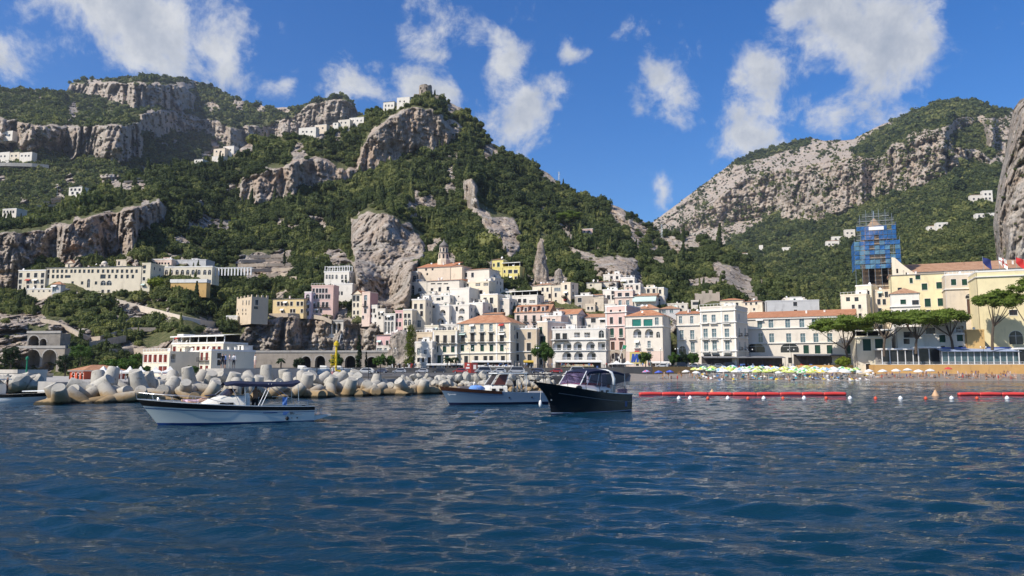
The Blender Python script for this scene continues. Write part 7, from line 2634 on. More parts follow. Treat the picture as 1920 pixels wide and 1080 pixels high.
def on_boat(bt, x, y, z):
 a = bt.rotation_euler[2]
 x, y, z = x * bt.scale[0], y * bt.scale[0], z * bt.scale[0]
 return Vector((bt.location.x + x * math.cos(a) - y * math.sin(a), bt.location.y + x * math.sin(a) + y * math.cos(a), z))


p_helm = person_mesh('helm', [SKINS[1], cloth('black', (.012, .012, .014)), cloth('black', (.012, .012, .014)), HAIR], .06)
person(p_helm, on_boat(boat, 7.0, -.45, .40), math.radians(200), 'bare backed man in dark trousers standing at the helm of the white motorboat', scale=1.04)
p_lie = person_mesh('lie', [SKINS[0], cloth('pink', (.62, .42, .48)), cloth('pink', (.62, .42, .48)), HAIRB], .5, .26)
person(p_lie, on_boat(boat, 3.35, -.45, 1.30), math.radians(117), 'sunbather lying on the foredeck of the white motorboat')
mb = MB()
rows = []
for i in range(8):
 rows.append([(2.2 + i * .27, -.95 + j * .22, 1.33 + .03 * math.sin(i * 2 + j) - .012 * i) for j in range(5)])
mb.grid(rows)
o = mb.build('towel', LILAC)
o.scale = boat.scale
o.location = boat.location
o.rotation_euler = boat.rotation_euler
tag(o, 'lilac towel spread on the foredeck of the white motorboat', 'towel')
mb = MB()
rows = []
for k in range(8):
 z = 1.66 - k * .075
 rows.append([(8.6 + j * .10, -1.34 - .02 * math.sin(j * 2.1 + k), z) for j in range(4)])
mb.grid(rows)
mb.grid([[(8.6, -1.2, 1.4), (8.9, -1.2, 1.4)], [(8.6, -1.34, 1.66), (8.9, -1.34, 1.66)]])
o = mb.build('towel', TOWEL)
o.scale = boat.scale
o.location = boat.location
o.rotation_euler = boat.rotation_euler
tag(o, 'blue and white towel hung to dry from the bimini frame', 'towel')

# --- grey blue cruiser in the middle
H2 = Hull(9.9, 3.1, 1.62, 1.02, .95, .92, .45, .62)
b0 = P(824, 720, 66)
boat = empty('motorboat', (b0.x, b0.y, 0), math.radians(22), 'grey blue motorboat with a mahogany bow band and open cockpit', 'boat')
H2.band(lambda t: -.35, lambda t: .22, 2).build('antifouling', DNAVY, boat, smooth=True)
H2.band(lambda t: .22, lambda t: H2.sheer(t) * .99, 7).build('topsides', GEL_B, boat, smooth=True)
H2.band(lambda t: H2.sheer(t) * .69, lambda t: H2.sheer(t) * .71, 1, proud=.03).build('rub_strake', GEL_B, boat, smooth=True)
H2.band(lambda t: H2.sheer(t) * .80, lambda t: H2.sheer(t) * 1.02, 2, proud=.025, t1=.52).build('mahogany_band', MAHOG, boat, smooth=True)
H2.deck(.02, .02, .01, .60).build('foredeck', GEL_C, boat)
H2.transom().build('transom', GEL_B, boat)
mb = MB()
mb.quad((5.9, -1.2, .35), (9.6, -1.15, .35), (9.6, 1.15, .35), (5.9, 1.2, .35))
mb.quad((5.9, -1.2, .35), (5.9, -1.3, 1.1), (9.6, -1.2, 1.0), (9.6, -1.15, .35))
mb.quad((5.9, 1.2, .35), (9.6, 1.15, .35), (9.6, 1.2, 1.0), (5.9, 1.3, 1.1))
mb.build('cockpit', GEL_C, boat)
rings = [trunk_ring(3.3, .5, 1.1, 1.18), trunk_ring(3.8, .85, 1.05, 1.50), trunk_ring(4.6, 1.0, 1.02, 1.72), trunk_ring(6.0, 1.05, .98, 1.74)]
loft(rings).build('cabin', GEL_C, boat, smooth=True)
for x in (4.7, 5.4):
 mb = MB()
 mb.box(x - .18, x + .18, -1.08, -1.02, 1.2, 1.42)
 mb.build('porthole', BLACKB, boat)
mb = MB()
mb.quad((4.55, -.85, 1.72), (4.55, .85, 1.72), (5.25, .75, 2.72), (5.25, -.75, 2.72))
mb.build('windscreen', TINT, boat)
mb = MB()
mb.quad((4.75, -.90, 1.74), (5.35, -.80, 2.65), (6.15, -.80, 2.65), (5.85, -.90, 1.74))
mb.build('side_window', mat('amber_tinted_glass', (0.16, 0.05, 0.03), 0.12, .3, 1.0), boat)
mb = MB()
for s in (-1, 1):
 sq(mb, [(4.5, s * .88, 1.72), (5.22, s * .78, 2.74)], .035)
 sq(mb, [(5.9, s * .92, 1.74), (6.2, s * .82, 2.70)], .035)
mb.build('screen_frame', GEL_W, boat)
mb = MB()
mb.box(5.0, 7.9, -1.1, 1.1, 2.72, 2.82)
mb.build('hard_top', GEL_W, boat)
for x in (7.7, 7.85):
 for s in (-1, 1):
  mb = MB()
  sq(mb, [(x, s * 1.0, 2.72), (x, s * 1.1, 1.0)], .03)
  mb.build('roof_post', INOX, boat)
mb = MB()
mb.box(7.9, 10.6, -.9, .9, 2.62, 2.72)
mb.build('rolled_awning', NAVY, boat)
mb = MB()
mb.lathe([(.2, 0), (.55, .1), (.7, .3), (.4, .5), (0, .55)], 10, c=(3.3, -.35, 1.18), sx=1.2)
mb.build('covered_cushion', TOWEL, boat, smooth=True)
for i in range(4):
 mb = MB()
 x = 2.2 + i * .42
 sq(mb, [(x - .3, -.5, 1.3), (x + .1, -.3, 2.0 - .1 * abs(i - 2)), (x + .5, -.5, 1.3)], .022)
 mb.build('folded_chair_tube', INOX, boat)
mb = MB()
mb.box(1.7, 2.6, -.5, .2, 1.3, 1.62)
mb.build('folded_cover', mat('grey_canvas', (.16, .14, .14), .9, .2, 2), boat)
mb = MB()
for k in range(3):
 sq(mb, [(6.6 + .4 * k, -.7, .9), (6.7 + .4 * k, -.7, 1.7), (7.0 + .35 * k, -.5, 1.2)], .04)
mb.build('seat_frame', INOX, boat)
mb = MB()
mb.box(8.0, 9.7, -1.25, -.95, 1.02, 1.16)
mb.build('side_cushion', CUSH_W, boat)
mb = MB()
mb.tube([(.55 + .03 * i, H2.pt((.55 + .03 * i) / 9.9, .95, -1)[1] - .25 - .003 * i, .95 + .06 * math.sin(i * 1.3) * (1.6 if i < 5 else .6)) for i in range(22)], .012, 4)
mb.build('lettering', WHITEP, boat)
for x in (6.0, 8.2):
 mb = MB()
 q_ = H2.pt(x / 9.9, .62, -1)
 mb.tube([(x, q_[1] + .02, .62), (x, q_[1] - .03, .62)], .07, 10)
 mb.build('porthole', BLACKB, boat)
mb = MB()
mb.box(9.85, 10.5, -1.0, 1.0, .22, .30)
mb.build('swim_platform', GEL_W, boat)
for side in (-1, 1):
 rail(boat, H2, [.30, .36, .42, .48, .54], .5, side, .018)

# --- black clipper-bowed launch
H3 = Hull(9.2, 3.2, 2.25, 1.25, 1.75, .90, .48, .58, clip=2.2)
b0 = P(1000, 722, 51.5)
boat = empty('motorboat', (b0.x, b0.y, 0), math.radians(44), 'black hulled launch with a clipper bow and purple tinted canopy', 'boat')
H3.band(lambda t: -.35, lambda t: .05, 1).build('antifouling', DNAVY, boat, smooth=True)
H3.band(lambda t: .05, lambda t: .09, 1, proud=.008).build('boot_stripe', mat('pale_blue_stripe', (.30, .38, .5), .4, .1, 1), boat, smooth=True)
H3.band(lambda t: .09, lambda t: H3.sheer(t), 8).build('topsides', GEL_K, boat, smooth=True)
H3.band(lambda t: H3.sheer(t) * (.70 - .14 * t), lambda t: H3.sheer(t) * (.715 - .14 * t), 1, proud=.03, t0=.09).build('pinstripe', mat('grey_stripe', (.26, .27, .30), .4, .1, 1), boat, smooth=True)
H3.deck(.03, .02, .01, .62).build('foredeck', GEL_C, boat)
H3.transom().build('transom', GEL_K, boat)
mb = MB()
mb.quad((5.7, -1.2, .5), (9.0, -1.1, .5), (9.0, 1.1, .5), (5.7, 1.2, .5))
mb.quad((5.7, -1.2, .5), (5.7, -1.35, 1.25), (9.0, -1.25, 1.2), (9.0, -1.1, .5))
mb.quad((5.7, 1.2, .5), (9.0, 1.1, .5), (9.0, 1.25, 1.2), (5.7, 1.35, 1.25))
mb.build('cockpit', GEL_C, boat)
rings = [trunk_ring(2.7, .45, 1.5, 1.58), trunk_ring(3.2, .85, 1.42, 1.95), trunk_ring(4.0, 1.1, 1.35, 2.05), trunk_ring(6.6, 1.2, 1.22, 1.80), trunk_ring(7.2, 1.2, 1.2, 1.70)]
loft(rings).build('cabin', GEL_C, boat, smooth=True)
mb = MB()
mb.lathe([(.30, 0), (.34, .03), (.30, .05)], 14, sy=.45)
o = mb.build('porthole', BLACKB, boat)
o.location = (3.55, -1.02, 1.80)
o.rotation_euler = (math.radians(80), 0, 0)
for x in (5.9, 6.5):
 mb = MB()
 mb.box(x - .13, x + .13, -1.235, -1.19, 1.36, 1.58)
 mb.build('porthole', BLACKB, boat)
# tinted enclosure and navy roof
mb = MB()
mb.quad((3.7, -1.0, 2.0), (3.7, 1.0, 2.0), (4.5, .9, 2.95), (4.5, -.9, 2.95))
mb.build('windscreen', VINYL, boat)
for s in (-1, 1):
 mb = MB()
 mb.quad((3.72, s * 1.02, 2.0), (4.52, s * .98, 2.95), (6.6, s * 1.02, 2.98), (6.7, s * 1.1, 1.85))
 mb.build('side_curtain', VINYL, boat)
 mb = MB()
 sq(mb, [(3.7, s * 1.02, 2.0), (4.5, s * .95, 2.97)], .035)
 sq(mb, [(4.4, s * 1.06, 2.0), (5.1, s * .99, 2.97)], .03)
 sq(mb, [(5.5, s * 1.08, 1.95), (5.9, s * 1.0, 2.97)], .015)
 mb.build('screen_frame', GEL_W, boat)
mb = MB()
for s in (-1, 1):
 pth = [(7.15, s * 1.22, 1.45), (7.25, s * 1.22, 2.4), (7.1, s * 1.15, 2.85), (6.8, s * .9, 3.02)]
 mb.tube(pth, [.15, .13, .11, .09], 8)
mb.tube([(6.8, -.9, 3.02), (6.75, 0, 3.06), (6.8, .9, 3.02)], .09, 8)
mb.build('roll_bar', GEL_W, boat, smooth=True)
mb = MB()
rows = []
for x, z in ((4.35, 2.92), (4.7, 3.08), (5.4, 3.16), (6.3, 3.16), (7.0, 3.10), (7.9, 3.05), (8.7, 2.92)):
 rows.append([(x, y, z - .16 * (abs(y) / 1.1) ** 2.5) for y in np.linspace(-1.1, 1.1, 9)])
mb.grid(rows)
for s in (-1, 1):
 mb.grid([[(r_[0][0], s * 1.1, r_[0][2]) for r_ in rows], [(r_[0][0], s * 1.12, r_[0][2] - .16) for r_ in rows]])
mb.build('canopy', NAVY, boat, smooth=True)
mb = MB()
sq(mb, [(8.7, -1.1, 2.75), (8.75, -1.15, 1.25)], .03)
mb.build('roof_post', INOX, boat)
mb = MB()
sq(mb, [(8.7, 1.1, 2.75), (8.75, 1.15, 1.25)], .03)
mb.build('roof_post', INOX, boat)
mb = MB()
mb.box(3.9, 6.2, -.85, .85, 1.95, 2.10)
mb.build('red_cushion', CUSH_R, boat)
mb = MB()
mb.box(7.8, 8.9, -1.2, -1.12, 1.05, 1.65)
mb.build('cockpit_curtain', VINYL, boat)
H3.band(lambda t: H3.sheer(t), lambda t: H3.sheer(t) + .06, 1, proud=.03, t0=.6).build('toe_rail', GEL_W, boat)
DKR = mat('dark_bronze_rail', (0.05, 0.035, 0.03), .35, .2, 2, metal=.6)
for side in (-1, 1):
 rail(boat, H3, [.06, .12, .2, .28, .36, .44, .52, .62, .72, .82, .9], lambda t: .85 - .35 * t, side, .022, DKR, posts=True)
mb = MB()
mb.tube([H3.edge(.06, -1, .83), (-.15, 0, 3.1), H3.edge(.06, 1, .83)], .022, 6)
mb.tube([(-.15, 0, 3.1), (-.1, 0, 2.6), (1.2, -.55, 2.5)], .022, 6)
mb.build('pulpit', DKR, boat)
mb = MB()
mb.lathe([(0, -.24), (.09, -.18), (.12, 0), (.09, .18), (.04, .26), (0, .26)], 12, c=(1.05, -.25, .7))
o = mb.build('fender', BUOYW, boat, smooth=True)
o.location = (.05, .65, 0)
mb = MB()
sq(mb, [(1.1, .4, .95), (1.15, .35, 2.15)], .015)
mb.build('fender_rope', WHITEP, boat)
mb = MB()
mb.tube([(1.35, H3.pt(.05, .8, -1)[1] - .03, .98), (1.35, H3.pt(.05, .8, -1)[1] - .08, .98)], .05, 8)
mb.build('cleat', INOX, boat)
q_ = H3.pt(.91, .5, -1)
mb = MB()
mb.box(8.25, 8.5, q_[1] - .03, q_[1] - .01, .35, .72)
mb.build('blue_plate', STRIPE, boat)
mb = MB()
sq(mb, [(9.2, -.6, .6), (9.7, -.6, .55), (9.7, -.6, .1)], .03)
sq(mb, [(9.2, -.2, .6), (9.7, -.2, .55), (9.7, -.2, .1)], .03)
mb.build('ladder', INOX, boat)
p_sit = person_mesh('sit', [SKINS[1], cloth('orange', (.5, .16, .05)), cloth('orange', (.5, .16, .05)), HAIR], .5)
for i, (x, y) in enumerate(((7.75, -.3), (8.3, .25))):
 person(p_sit, on_boat(boat, x, y, 1.12), math.radians(250 + 60 * i), ['tanned passenger nearest the roll bar in the cockpit of the black launch', 'tanned passenger at the stern of the black launch'][i])
mb = MB()
mb.box(7.4, 8.7, -.7, .7, .5, 1.12)
mb.build('cockpit_seat', CUSH_W, boat)

# --- bow of the white launch leaving at the left edge
H0 = Hull(8.0, 2.6, .95, .70, .9, .9, .42, .6)
b0 = P(98, 738, 72)
boat = empty('motorboat', (b0.x, b0.y, 0), math.radians(184), 'white launch with a dark band cut by the left edge', 'boat')
H0.band(lambda t: -.3, lambda t: H0.sheer(t) * .62, 4).build('topsides', GEL_W, boat, smooth=True)
H0.band(lambda t: H0.sheer(t) * .62, lambda t: H0.sheer(t), 2, proud=.02).build('rubbing_band', BLACKB, boat, smooth=True)
H0.deck(.02).build('deck', GEL_C, boat)
mb = MB()
sq(mb, [(-.2, 0, 1.1), (2.2, -.6, 1.05), (3.2, -.8, 1.02)], .06)
mb.build('bow_rail', GEL_W, boat)
loft([trunk_ring(4.6, .8, .8, 1.7), trunk_ring(5.2, .95, .8, 2.1), trunk_ring(7.6, 1.0, .8, 2.1)]).build('cabin', GEL_C, boat, smooth=True)
mb = MB()
mb.box(4.4, 7.9, -1.1, 1.1, 2.12, 2.24)
mb.build('hard_top', GEL_W, boat)
p_dark = person_mesh('stand', [SKINS[1], cloth('black', (.012, .012, .014)), cloth('black', (.012, .012, .014)), HAIR], .06, .26)
person(p_dark, on_boat(boat, 4.0, .3, .78), 2.0, 'person in black standing on the white launch at the left edge', scale=.95)

# ------------------------------------------------------------------ breakwater
def tetra_material():
 m = bpy.data.materials.new('breakwater_concrete')
 m.use_nodes = True
 t = NT(m.node_tree)
 b = t.n['Principled BSDF']
 b.inputs['Roughness'].default_value = .9
 b.inputs['Specular IOR Level'].default_value = .2
 g = t.add('ShaderNodeNewGeometry')
 sp = t.add('ShaderNodeSeparateXYZ')
 t.l.new(g.outputs['Position'], sp.inputs[0])
 oi = t.add('ShaderNodeObjectInfo')
 n1 = t.noise(g.outputs['Position'], .7, 6, .62)
 n2 = t.noise(g.outputs['Position'], 3.0, 5, .6)
 base = t.ramp(n1, [(.3, (.34, .32, .27)), (.7, (.54, .51, .44))])
 base = t.mix(t.math('MULTIPLY', oi.outputs['Random'], .5), base, (.36, .325, .265))
 base = t.mix(t.smooth(n2, .54, .72), base, (.22, .20, .165))
 # ochre weed and limpet band above the waterline
 f = t.smooth(t.math('ADD', sp.outputs[2], t.math('MULTIPLY_ADD', n1, -1.6, .8)), 1.5, .55)
 base = t.mix(t.math('MULTIPLY', f, .8), base, (.27, .165, .055))
 f2 = t.smooth(t.math('ADD', sp.outputs[2], t.math('MULTIPLY_ADD', n2, -.3, .15)), .36, .16)
 base = t.mix(f2, base, (.035, .030, .018))
 t.l.new(base, b.inputs['Base Color'])
 bp = t.add('ShaderNodeBump')
 bp.inputs['Strength'].default_value = .35
 bp.inputs['Distance'].default_value = .08
 t.l.new(n2, bp.inputs['Height'])
 t.l.new(bp.outputs[0], b.inputs['Normal'])
 return m


TETM = tetra_material()


def tetrapod_mesh(seed):
 r = random.Random(seed)
 mb = MB()
 dirs = [Vector((0, 0, 1)), Vector((.9428, 0, -.3333)), Vector((-.4714, .8165, -.3333)), Vector((-.4714, -.8165, -.3333))]
 for d in dirs:
  q = d.to_track_quat('Z', 'Y')
  n0 = len(mb.v)
  mb.lathe([(.92, 0), (.90, .7), (.80, 1.6), (.68, 2.56), (.64, 2.64)], 16)
  mb.f.pop(); mb.m.pop(); mb.f.pop(); mb.m.pop()
  mb.poly([(.64 * math.cos(2 * math.pi * j / 16), .64 * math.sin(2 * math.pi * j / 16), 2.64) for j in range(16)])
  for i in range(n0, len(mb.v)):
   mb.v[i] = tuple(q @ Vector(mb.v[i]))
 me = mb.mesh('tetrapod', TETM, smooth=True)
 return me


TET = [tetrapod_mesh(i) for i in range(1)]
r = random.Random(12)
A0, A1 = Vector((gx(92, 66), 66.5, 0)), Vector((gx(806, 95.5), 96.5, 0))
along = (A1 - A0).normalized()
inner = Vector((-along.y, along.x, 0))
LEN = (A1 - A0).length
ORD = [w + ' ' for w in 'first second third fourth fifth sixth seventh eighth ninth tenth eleventh twelfth thirteenth fourteenth fifteenth sixteenth seventeenth eighteenth nineteenth twentieth twenty-first twenty-second twenty-third twenty-fourth twenty-fifth'.split()]
cnt = {}
TG = 'concrete tetrapods of the breakwater'
tl = []
for row, (off, z, n, e0, e1) in enumerate([(0.3, -.1, 19, 0, LEN), (2.2, .55, 18, .5, LEN - 1), (3.9, 1.05, 17, 3, LEN - 5), (5.6, .75, 14, 5, LEN - 7)]):
 for i in range(n):
  t = e0 + (e1 - e0) * (i + .5) / n + r.uniform(-.5, .5)
  zz = z + r.uniform(-.25, .3)
  if t > LEN - 10:
   zz -= (t - LEN + 10) * .09 * (row > 0)
  if t < 6:
   zz -= (6 - t) * .22 * (row > 0)
  tl.append((A0 + along * t + inner * (off + r.uniform(-.4, .4)), zz, row, t))
for i, (p, z, row, t) in enumerate(tl):
 o = link_obj('tetrapod', TET[0])
 o.location = (p.x, p.y, z)
 o.rotation_euler = (r.uniform(0, 6.28), r.uniform(0, 6.28), r.uniform(0, 6.28))
 s = r.uniform(.74, .92)
 o.scale = (s, s, s)
 cnt[row] = cnt.get(row, 0) + 1
 tag(o, ORD[cnt[row] - 1] + ['weed stained tetrapod from the left at the waterline of the breakwater', 'pale tetrapod from the left in the second row of the breakwater', 'pale tetrapod from the left on the crest of the breakwater', 'pale tetrapod from the left behind the crest of the breakwater'][row], 'tetrapod', TG)

BOUL = []
for k in range(6):
 rr = random.Random(300 + k)
 bm = bmesh.new()
 bmesh.ops.create_icosphere(bm, subdivisions=2, radius=1.0)
 pl = [(Vector((rr.gauss(0, 1), rr.gauss(0, 1), rr.gauss(0, 1))).normalized(), rr.uniform(.55, .9)) for _ in range(9)]
 for v in bm.verts:
  for n_, d_ in pl:
   e_ = v.co.dot(n_) - d_
   if e_ > 0:
    v.co -= n_ * e_
  v.co *= rr.uniform(.96, 1.04)
 me = bpy.data.meshes.new('boulder')
 bm.to_mesh(me)
 bm.free()
 me.materials.append(TETM)
 BOUL.append(me)
r = random.Random(44)
for i in range(240):
 f = r.uniform(0, 1)
 px = 752 + f * 330
 lay = r.choice((0, 0, 1, 1, 1, 2, 2))
 D0 = np.interp(px, [752, 860, 1082], [94, 99, 106])
 D_ = D0 + lay * 1.7 + r.uniform(-.5, .5)
 z = .25 + lay * .82 + r.uniform(-.2, .2)
 s = r.uniform(.38, .85)
 o = link_obj('boulder', r.choice(BOUL))
 o.location = (gx(px, D_), D_, z)
 o.rotation_euler = (r.uniform(0, 6.28), r.uniform(0, 6.28), r.uniform(0, 6.28))
 o.scale = (s * r.uniform(.9, 1.5), s, s * r.uniform(.7, 1.0))
 tag(o, ['weed stained boulder at the foot of the rock mound behind the motorboats', 'pale boulder halfway up the rock mound behind the motorboats', 'pale boulder on top of the rock mound behind the motorboats'][lay], 'boulder', 'boulders of the rock mound')
for i in range(34):
 px, D_ = r.uniform(-30, 75), r.uniform(95, 112)
 s = r.uniform(.8, 1.6)
 o = link_obj('boulder', r.choice(BOUL))
 o.location = (gx(px, D_), D_, .4 + r.uniform(0, .9))
 o.rotation_euler = (r.uniform(0, 6.28), r.uniform(0, 6.28), r.uniform(0, 6.28))
 o.scale = (s * 1.2, s, s * .8)
 tag(o, 'square concrete block in the harbour mound behind the white launch', 'boulder', 'blocks of the harbour mound')

# mole behind the tetrapods with its platform
CONC2 = CONC
mo = A0 + inner * 6.6
slab('mole', 'concrete mole behind the tetrapods', [tuple((A0 + along * 2 + inner * 6.4)[:2]), tuple((A1 + inner * 6.4)[:2]), tuple((A1 + inner * 13)[:2]), tuple((A0 + along * 2 + inner * 13)[:2])], 1.9, -3, CONC2)
q0 = LEN * .44
slab('mole_platform', 'raised concrete lookout platform on the mole', [tuple((A0 + along * q0 + inner * 7.2)[:2]), tuple((A0 + along * (q0 + 9.5) + inner * 7.2)[:2]), tuple((A0 + along * (q0 + 9.5) + inner * 12)[:2]), tuple((A0 + along * q0 + inner * 12)[:2])], 3.25, 1.9, CONC2)
# railing along the mole
for seg in range(9):
 a = A0 + along * (q0 + 10 + seg * 1.9) + inner * 7.4
 if (a - A0).dot(along) > LEN - 2:
  break
 root = empty('railing', (a.x, a.y, 1.9), math.atan2(along.y, along.x), ORD[seg] + 'dark iron railing panel from the left along the mole', 'railing', 'mole railing panels')
 mb = MB()
 for z in (.55, 1.05, 1.5):
  mb.tube([(0, 0, z), (1.9, 0, z)], .025, 5)
 mb.build('rail', IRON, root)
 mb = MB()
 mb.tube([(0, 0, -.05), (0, 0, 1.55)], .035, 6)
 mb.build('post', IRON, root)

# people on the lookout
def mole_at(px, along_inner=9.0):
 """point on the mole line seen at px"""
 tpx = (px - 960) / F_PX / math.cos(PITCH) * .993
 o_ = A0 + inner * along_inner
 k = (o_.x - tpx * o_.y) / (tpx * along.y - along.x)
 return o_ + along * k


for i, (px, lo, up, hr, lb) in enumerate([(419.5, (.02, .02, .03), (.02, .02, .025), HAIR, 'person in black at the left of the group on the lookout'), (424.5, (.03, .04, .08), (.16, .25, .52), HAIR, 'person in a light blue shirt in the group on the lookout'), (432.5, (.55, .50, .44), (.60, .46, .42), HAIR, 'person in a long pale dress in the group on the lookout'), (440.5, (.04, .04, .045), (.70, .70, .72), HAIR, 'person in a white top at the right of the group on the lookout'), (480, (.60, .42, .36), (.66, .60, .52), HAIRB, 'person in beige standing apart on the lookout')]):
 m_ = person_mesh('stand', [SKINS[0], cloth('low%d' % i, lo), cloth('up%d' % i, up), hr], .06 if i == 2 else .45, .30)
 p = mole_at(px)
 person(m_, (p.x, p.y, 3.25), r.uniform(2, 4), lb)
m_ = person_mesh('walk', [SKINS[0], cloth('low9', (.5, .2, .2)), cloth('up9', (.6, .6, .6)), HAIR], .55, .3)
p = mole_at(626, 8.4)
person(m_, (p.x, p.y, 1.9), .5, 'walker on the mole beside the yellow beacon')

# yellow beacon
YEL = mat('beacon_yellow', (.62, .44, .015), .5, .12, 2.0)
p = mole_at(631.5, 9.5)
root = empty('beacon', (p.x, p.y, 1.9), .2, 'yellow harbour beacon with a caged ladder', 'beacon')
k = p.y / F_PX
mb = MB()
mb.tube([(0, 0, -.2), (0, 0, 4.3)], .14, 10)
mb.build('column', YEL, root)
mb = MB()
for z in (1.3, 1.9, 2.5, 3.1):
 mb.tube([(-.5 + .28 * math.cos(a), .28 * math.sin(a), z) for a in np.linspace(0, 6.28, 12)], .03, 5)
for a in (0, 2.1, 4.2):
 mb.tube([(-.5 + .28 * math.cos(a), .28 * math.sin(a), 1.1), (-.5 + .28 * math.cos(a), .28 * math.sin(a), 3.3)], .03, 5)
for i in range(9):
 mb.box(-.7, -.2, -.02, .02, .5 + i * .3, .54 + i * .3)
mb.build('caged_ladder', YEL, root)
mb = MB()
mb.lathe([(.16, 4.3), (.34, 4.35), (.34, 4.75), (.2, 4.8), (.12, 5.0)], 10)
mb.build('lantern', YEL, root)
mb = MB()
mb.box(.15, .6, -.2, .2, .6, 1.2)
mb.build('control_box', YEL, root)
mb = MB()
mb.tube([(.3, 0, 4.7), (.55, 0, 5.9)], .05, 6)
mb.build('antenna', WHITEP, root)
# green beacon
GRN = mat('beacon_green', (.01, .20, .10), .5, .15, 2.0)
p0 = P(48, 722, 105)
root = empty('beacon', (p0.x, p0.y, .9), 0, 'green harbour beacon on a drum base', 'beacon')
mb = MB()
mb.lathe([(.75, -.6), (.75, .55), (.6, .6), (.2, .7)], 14)
mb.build('base', GRN, root)
mb = MB()
mb.tube([(0, 0, .6), (0, 0, 3.0), (0, 0, 3.6)], [.14, .10, .10], 8)
mb.build('column', GRN, root)
mb = MB()
mb.lathe([(.12, 3.6), (.22, 3.65), (.2, 3.95), (.05, 4.1)], 10)
mb.build('lantern', GRN, root)

# white marquee tents behind the breakwater
for i, (px, yb, hw) in enumerate([(193, 709, 13), (219, 707, 12), (243, 707, 11), (263, 707, 10), (291, 707, 12), (318, 706, 14)]):
 D_ = 135.0
 p = P(px, yb, D_)
 root = empty('tent', (p.x, p.y, 1.3), .1 * i, ['leftmost white peaked tent behind the tetrapods', 'second white peaked tent from the left behind the tetrapods', 'third white peaked tent from the left behind the tetrapods', 'fourth white peaked tent from the left behind the tetrapods', 'fifth white peaked tent from the left behind the tetrapods', 'rightmost white peaked tent behind the tetrapods'][i], 'tent', 'peaked tents on the quay')
 w = hw * D_ / F_PX
 mb = MB()
 rows = [[(-w, -w, 1.2), (w, -w, 1.2), (w, w, 1.2), (-w, w, 1.2)], [(-w, -w, 1.5), (w, -w, 1.5), (w, w, 1.5), (-w, w, 1.5)], [(-w * .4, -w * .4, 1.85), (w * .4, -w * .4, 1.85), (w * .4, w * .4, 1.85), (-w * .4, w * .4, 1.85)], [(-.05, -.05, 2.5), (.05, -.05, 2.5), (.05, .05, 2.5), (-.05, .05, 2.5)]]
 mb.grid(rows, close=True)
 mb.build('canopy', AWN_W, root)
 for sx in (-1, 1):
  for sy in (-1, 1):
   mb = MB()
   mb.tube([(sx * w * .95, sy * w * .95, 0), (sx * w * .95, sy * w * .95, 1.25)], .04, 5)
   mb.build('pole', WHITEP, root)

# ------------------------------------------------------------------ swimming zone: red boom, buoys, cones
BOOM = mat('red_boom_plastic', (.62, .055, .045), .45, .12, 1.0)
REDB = mat('orange_red_float', (.64, .09, .04), .4, .1, 2.0)


def boom(x0, x1, y, label):
 D0 = CAM_H * F_PX / (y - 695)
 n = max(2, int((x1 - x0) / 40))
 root = empty('boom', (gx((x0 + x1) / 2, D0), D0, 0), 0, label, 'boom')
 for i in range(n):
  xa = x0 + (x1 - x0) * i / n
  xb = x0 + (x1 - x0) * (i + 1) / n
  a, c = gx(xa, D0) - root.location.x, gx(xb, D0) - root.location.x
  mb = MB()
  ya, yb_ = .5 * math.sin(i * .9), .5 * math.sin((i + 1) * .9)
  mb.tube([(a + .01, ya, .17), (a + .2, ya, .18), ((a + c) / 2, (ya + yb_) / 2, .21), (c - .2, yb_, .18), (c - .01, yb_, .17)], [.20, .23, .24, .23, .20], 9)
  mb.build('float', BOOM, root, smooth=True)


boom(1008, 1028, 742, 'short red boom end between the grey and the black boat')
boom(1196, 1584, 741, 'long red floating boom right of the black launch')
boom(1789, 1960, 741.5, 'red floating boom at the right edge')
SPH = MB()
SPH.lathe([(0, -.2), (.12, -.16), (.2, 0), (.14, .14), (.05, .2), (.05, .24), (0, .24)], 12)
SW = SPH.mesh('buoy', BUOYW, smooth=True)
SR = SPH.mesh('buoy', REDB, smooth=True)
for i, (px, c_) in enumerate([(1270, 'w'), (1292, 'w'), (1325, 'r'), (1361, 'w'), (1397, 'r'), (1426, 'w'), (1463, 'r'), (1504, 'w'), (1546, 'r'), (1589, 'w'), (1634, 'r'), (1679, 'w'), (1727, 'r'), (1778, 'w'), (1827, 'r'), (1882, 'w'), (1921, 'r')]):
 D_ = CAM_H * F_PX / (748 - 695)
 o = link_obj('buoy', SW if c_ == 'w' else SR)
 o.location = (gx(px, D_), D_ + .3 * math.sin(i), .1)
 o.scale = (1.15,) * 3 if c_ == 'w' else (.95,) * 3
 cnt[c_] = cnt.get(c_, 0) + 1
 tag(o, ORD[cnt[c_] - 1] + ('white ball float from the left on the swimming line' if c_ == 'w' else 'orange red ball float from the left on the swimming line'), 'buoy', 'white floats of the swimming line' if c_ == 'w' else 'red floats of the swimming line')
CONEM = mat('faded_orange_cone', (.58, .36, .20), .6, .12, 2.0)
for px, y, lb in ((1332, 741, 'faded orange cone buoy behind the long red boom'), (1747, 743, 'faded orange cone buoy in the gap between the booms')):
 D_ = CAM_H * F_PX / (y - 695) + 1.5
 root = empty('marker_buoy', (gx(px, D_), D_, 0), 0, lb, 'buoy')
 mb = MB()
 mb.lathe([(.42, -.1), (.40, .1), (.12, .62), (.03, .78), (0, .78)], 14)
 mb.build('cone', CONEM, root, smooth=True)
 mb = MB()
 mb.lathe([(.44, -.2), (.48, -.05), (.44, .03)], 14)
 mb.build('collar', BLACKB, root)

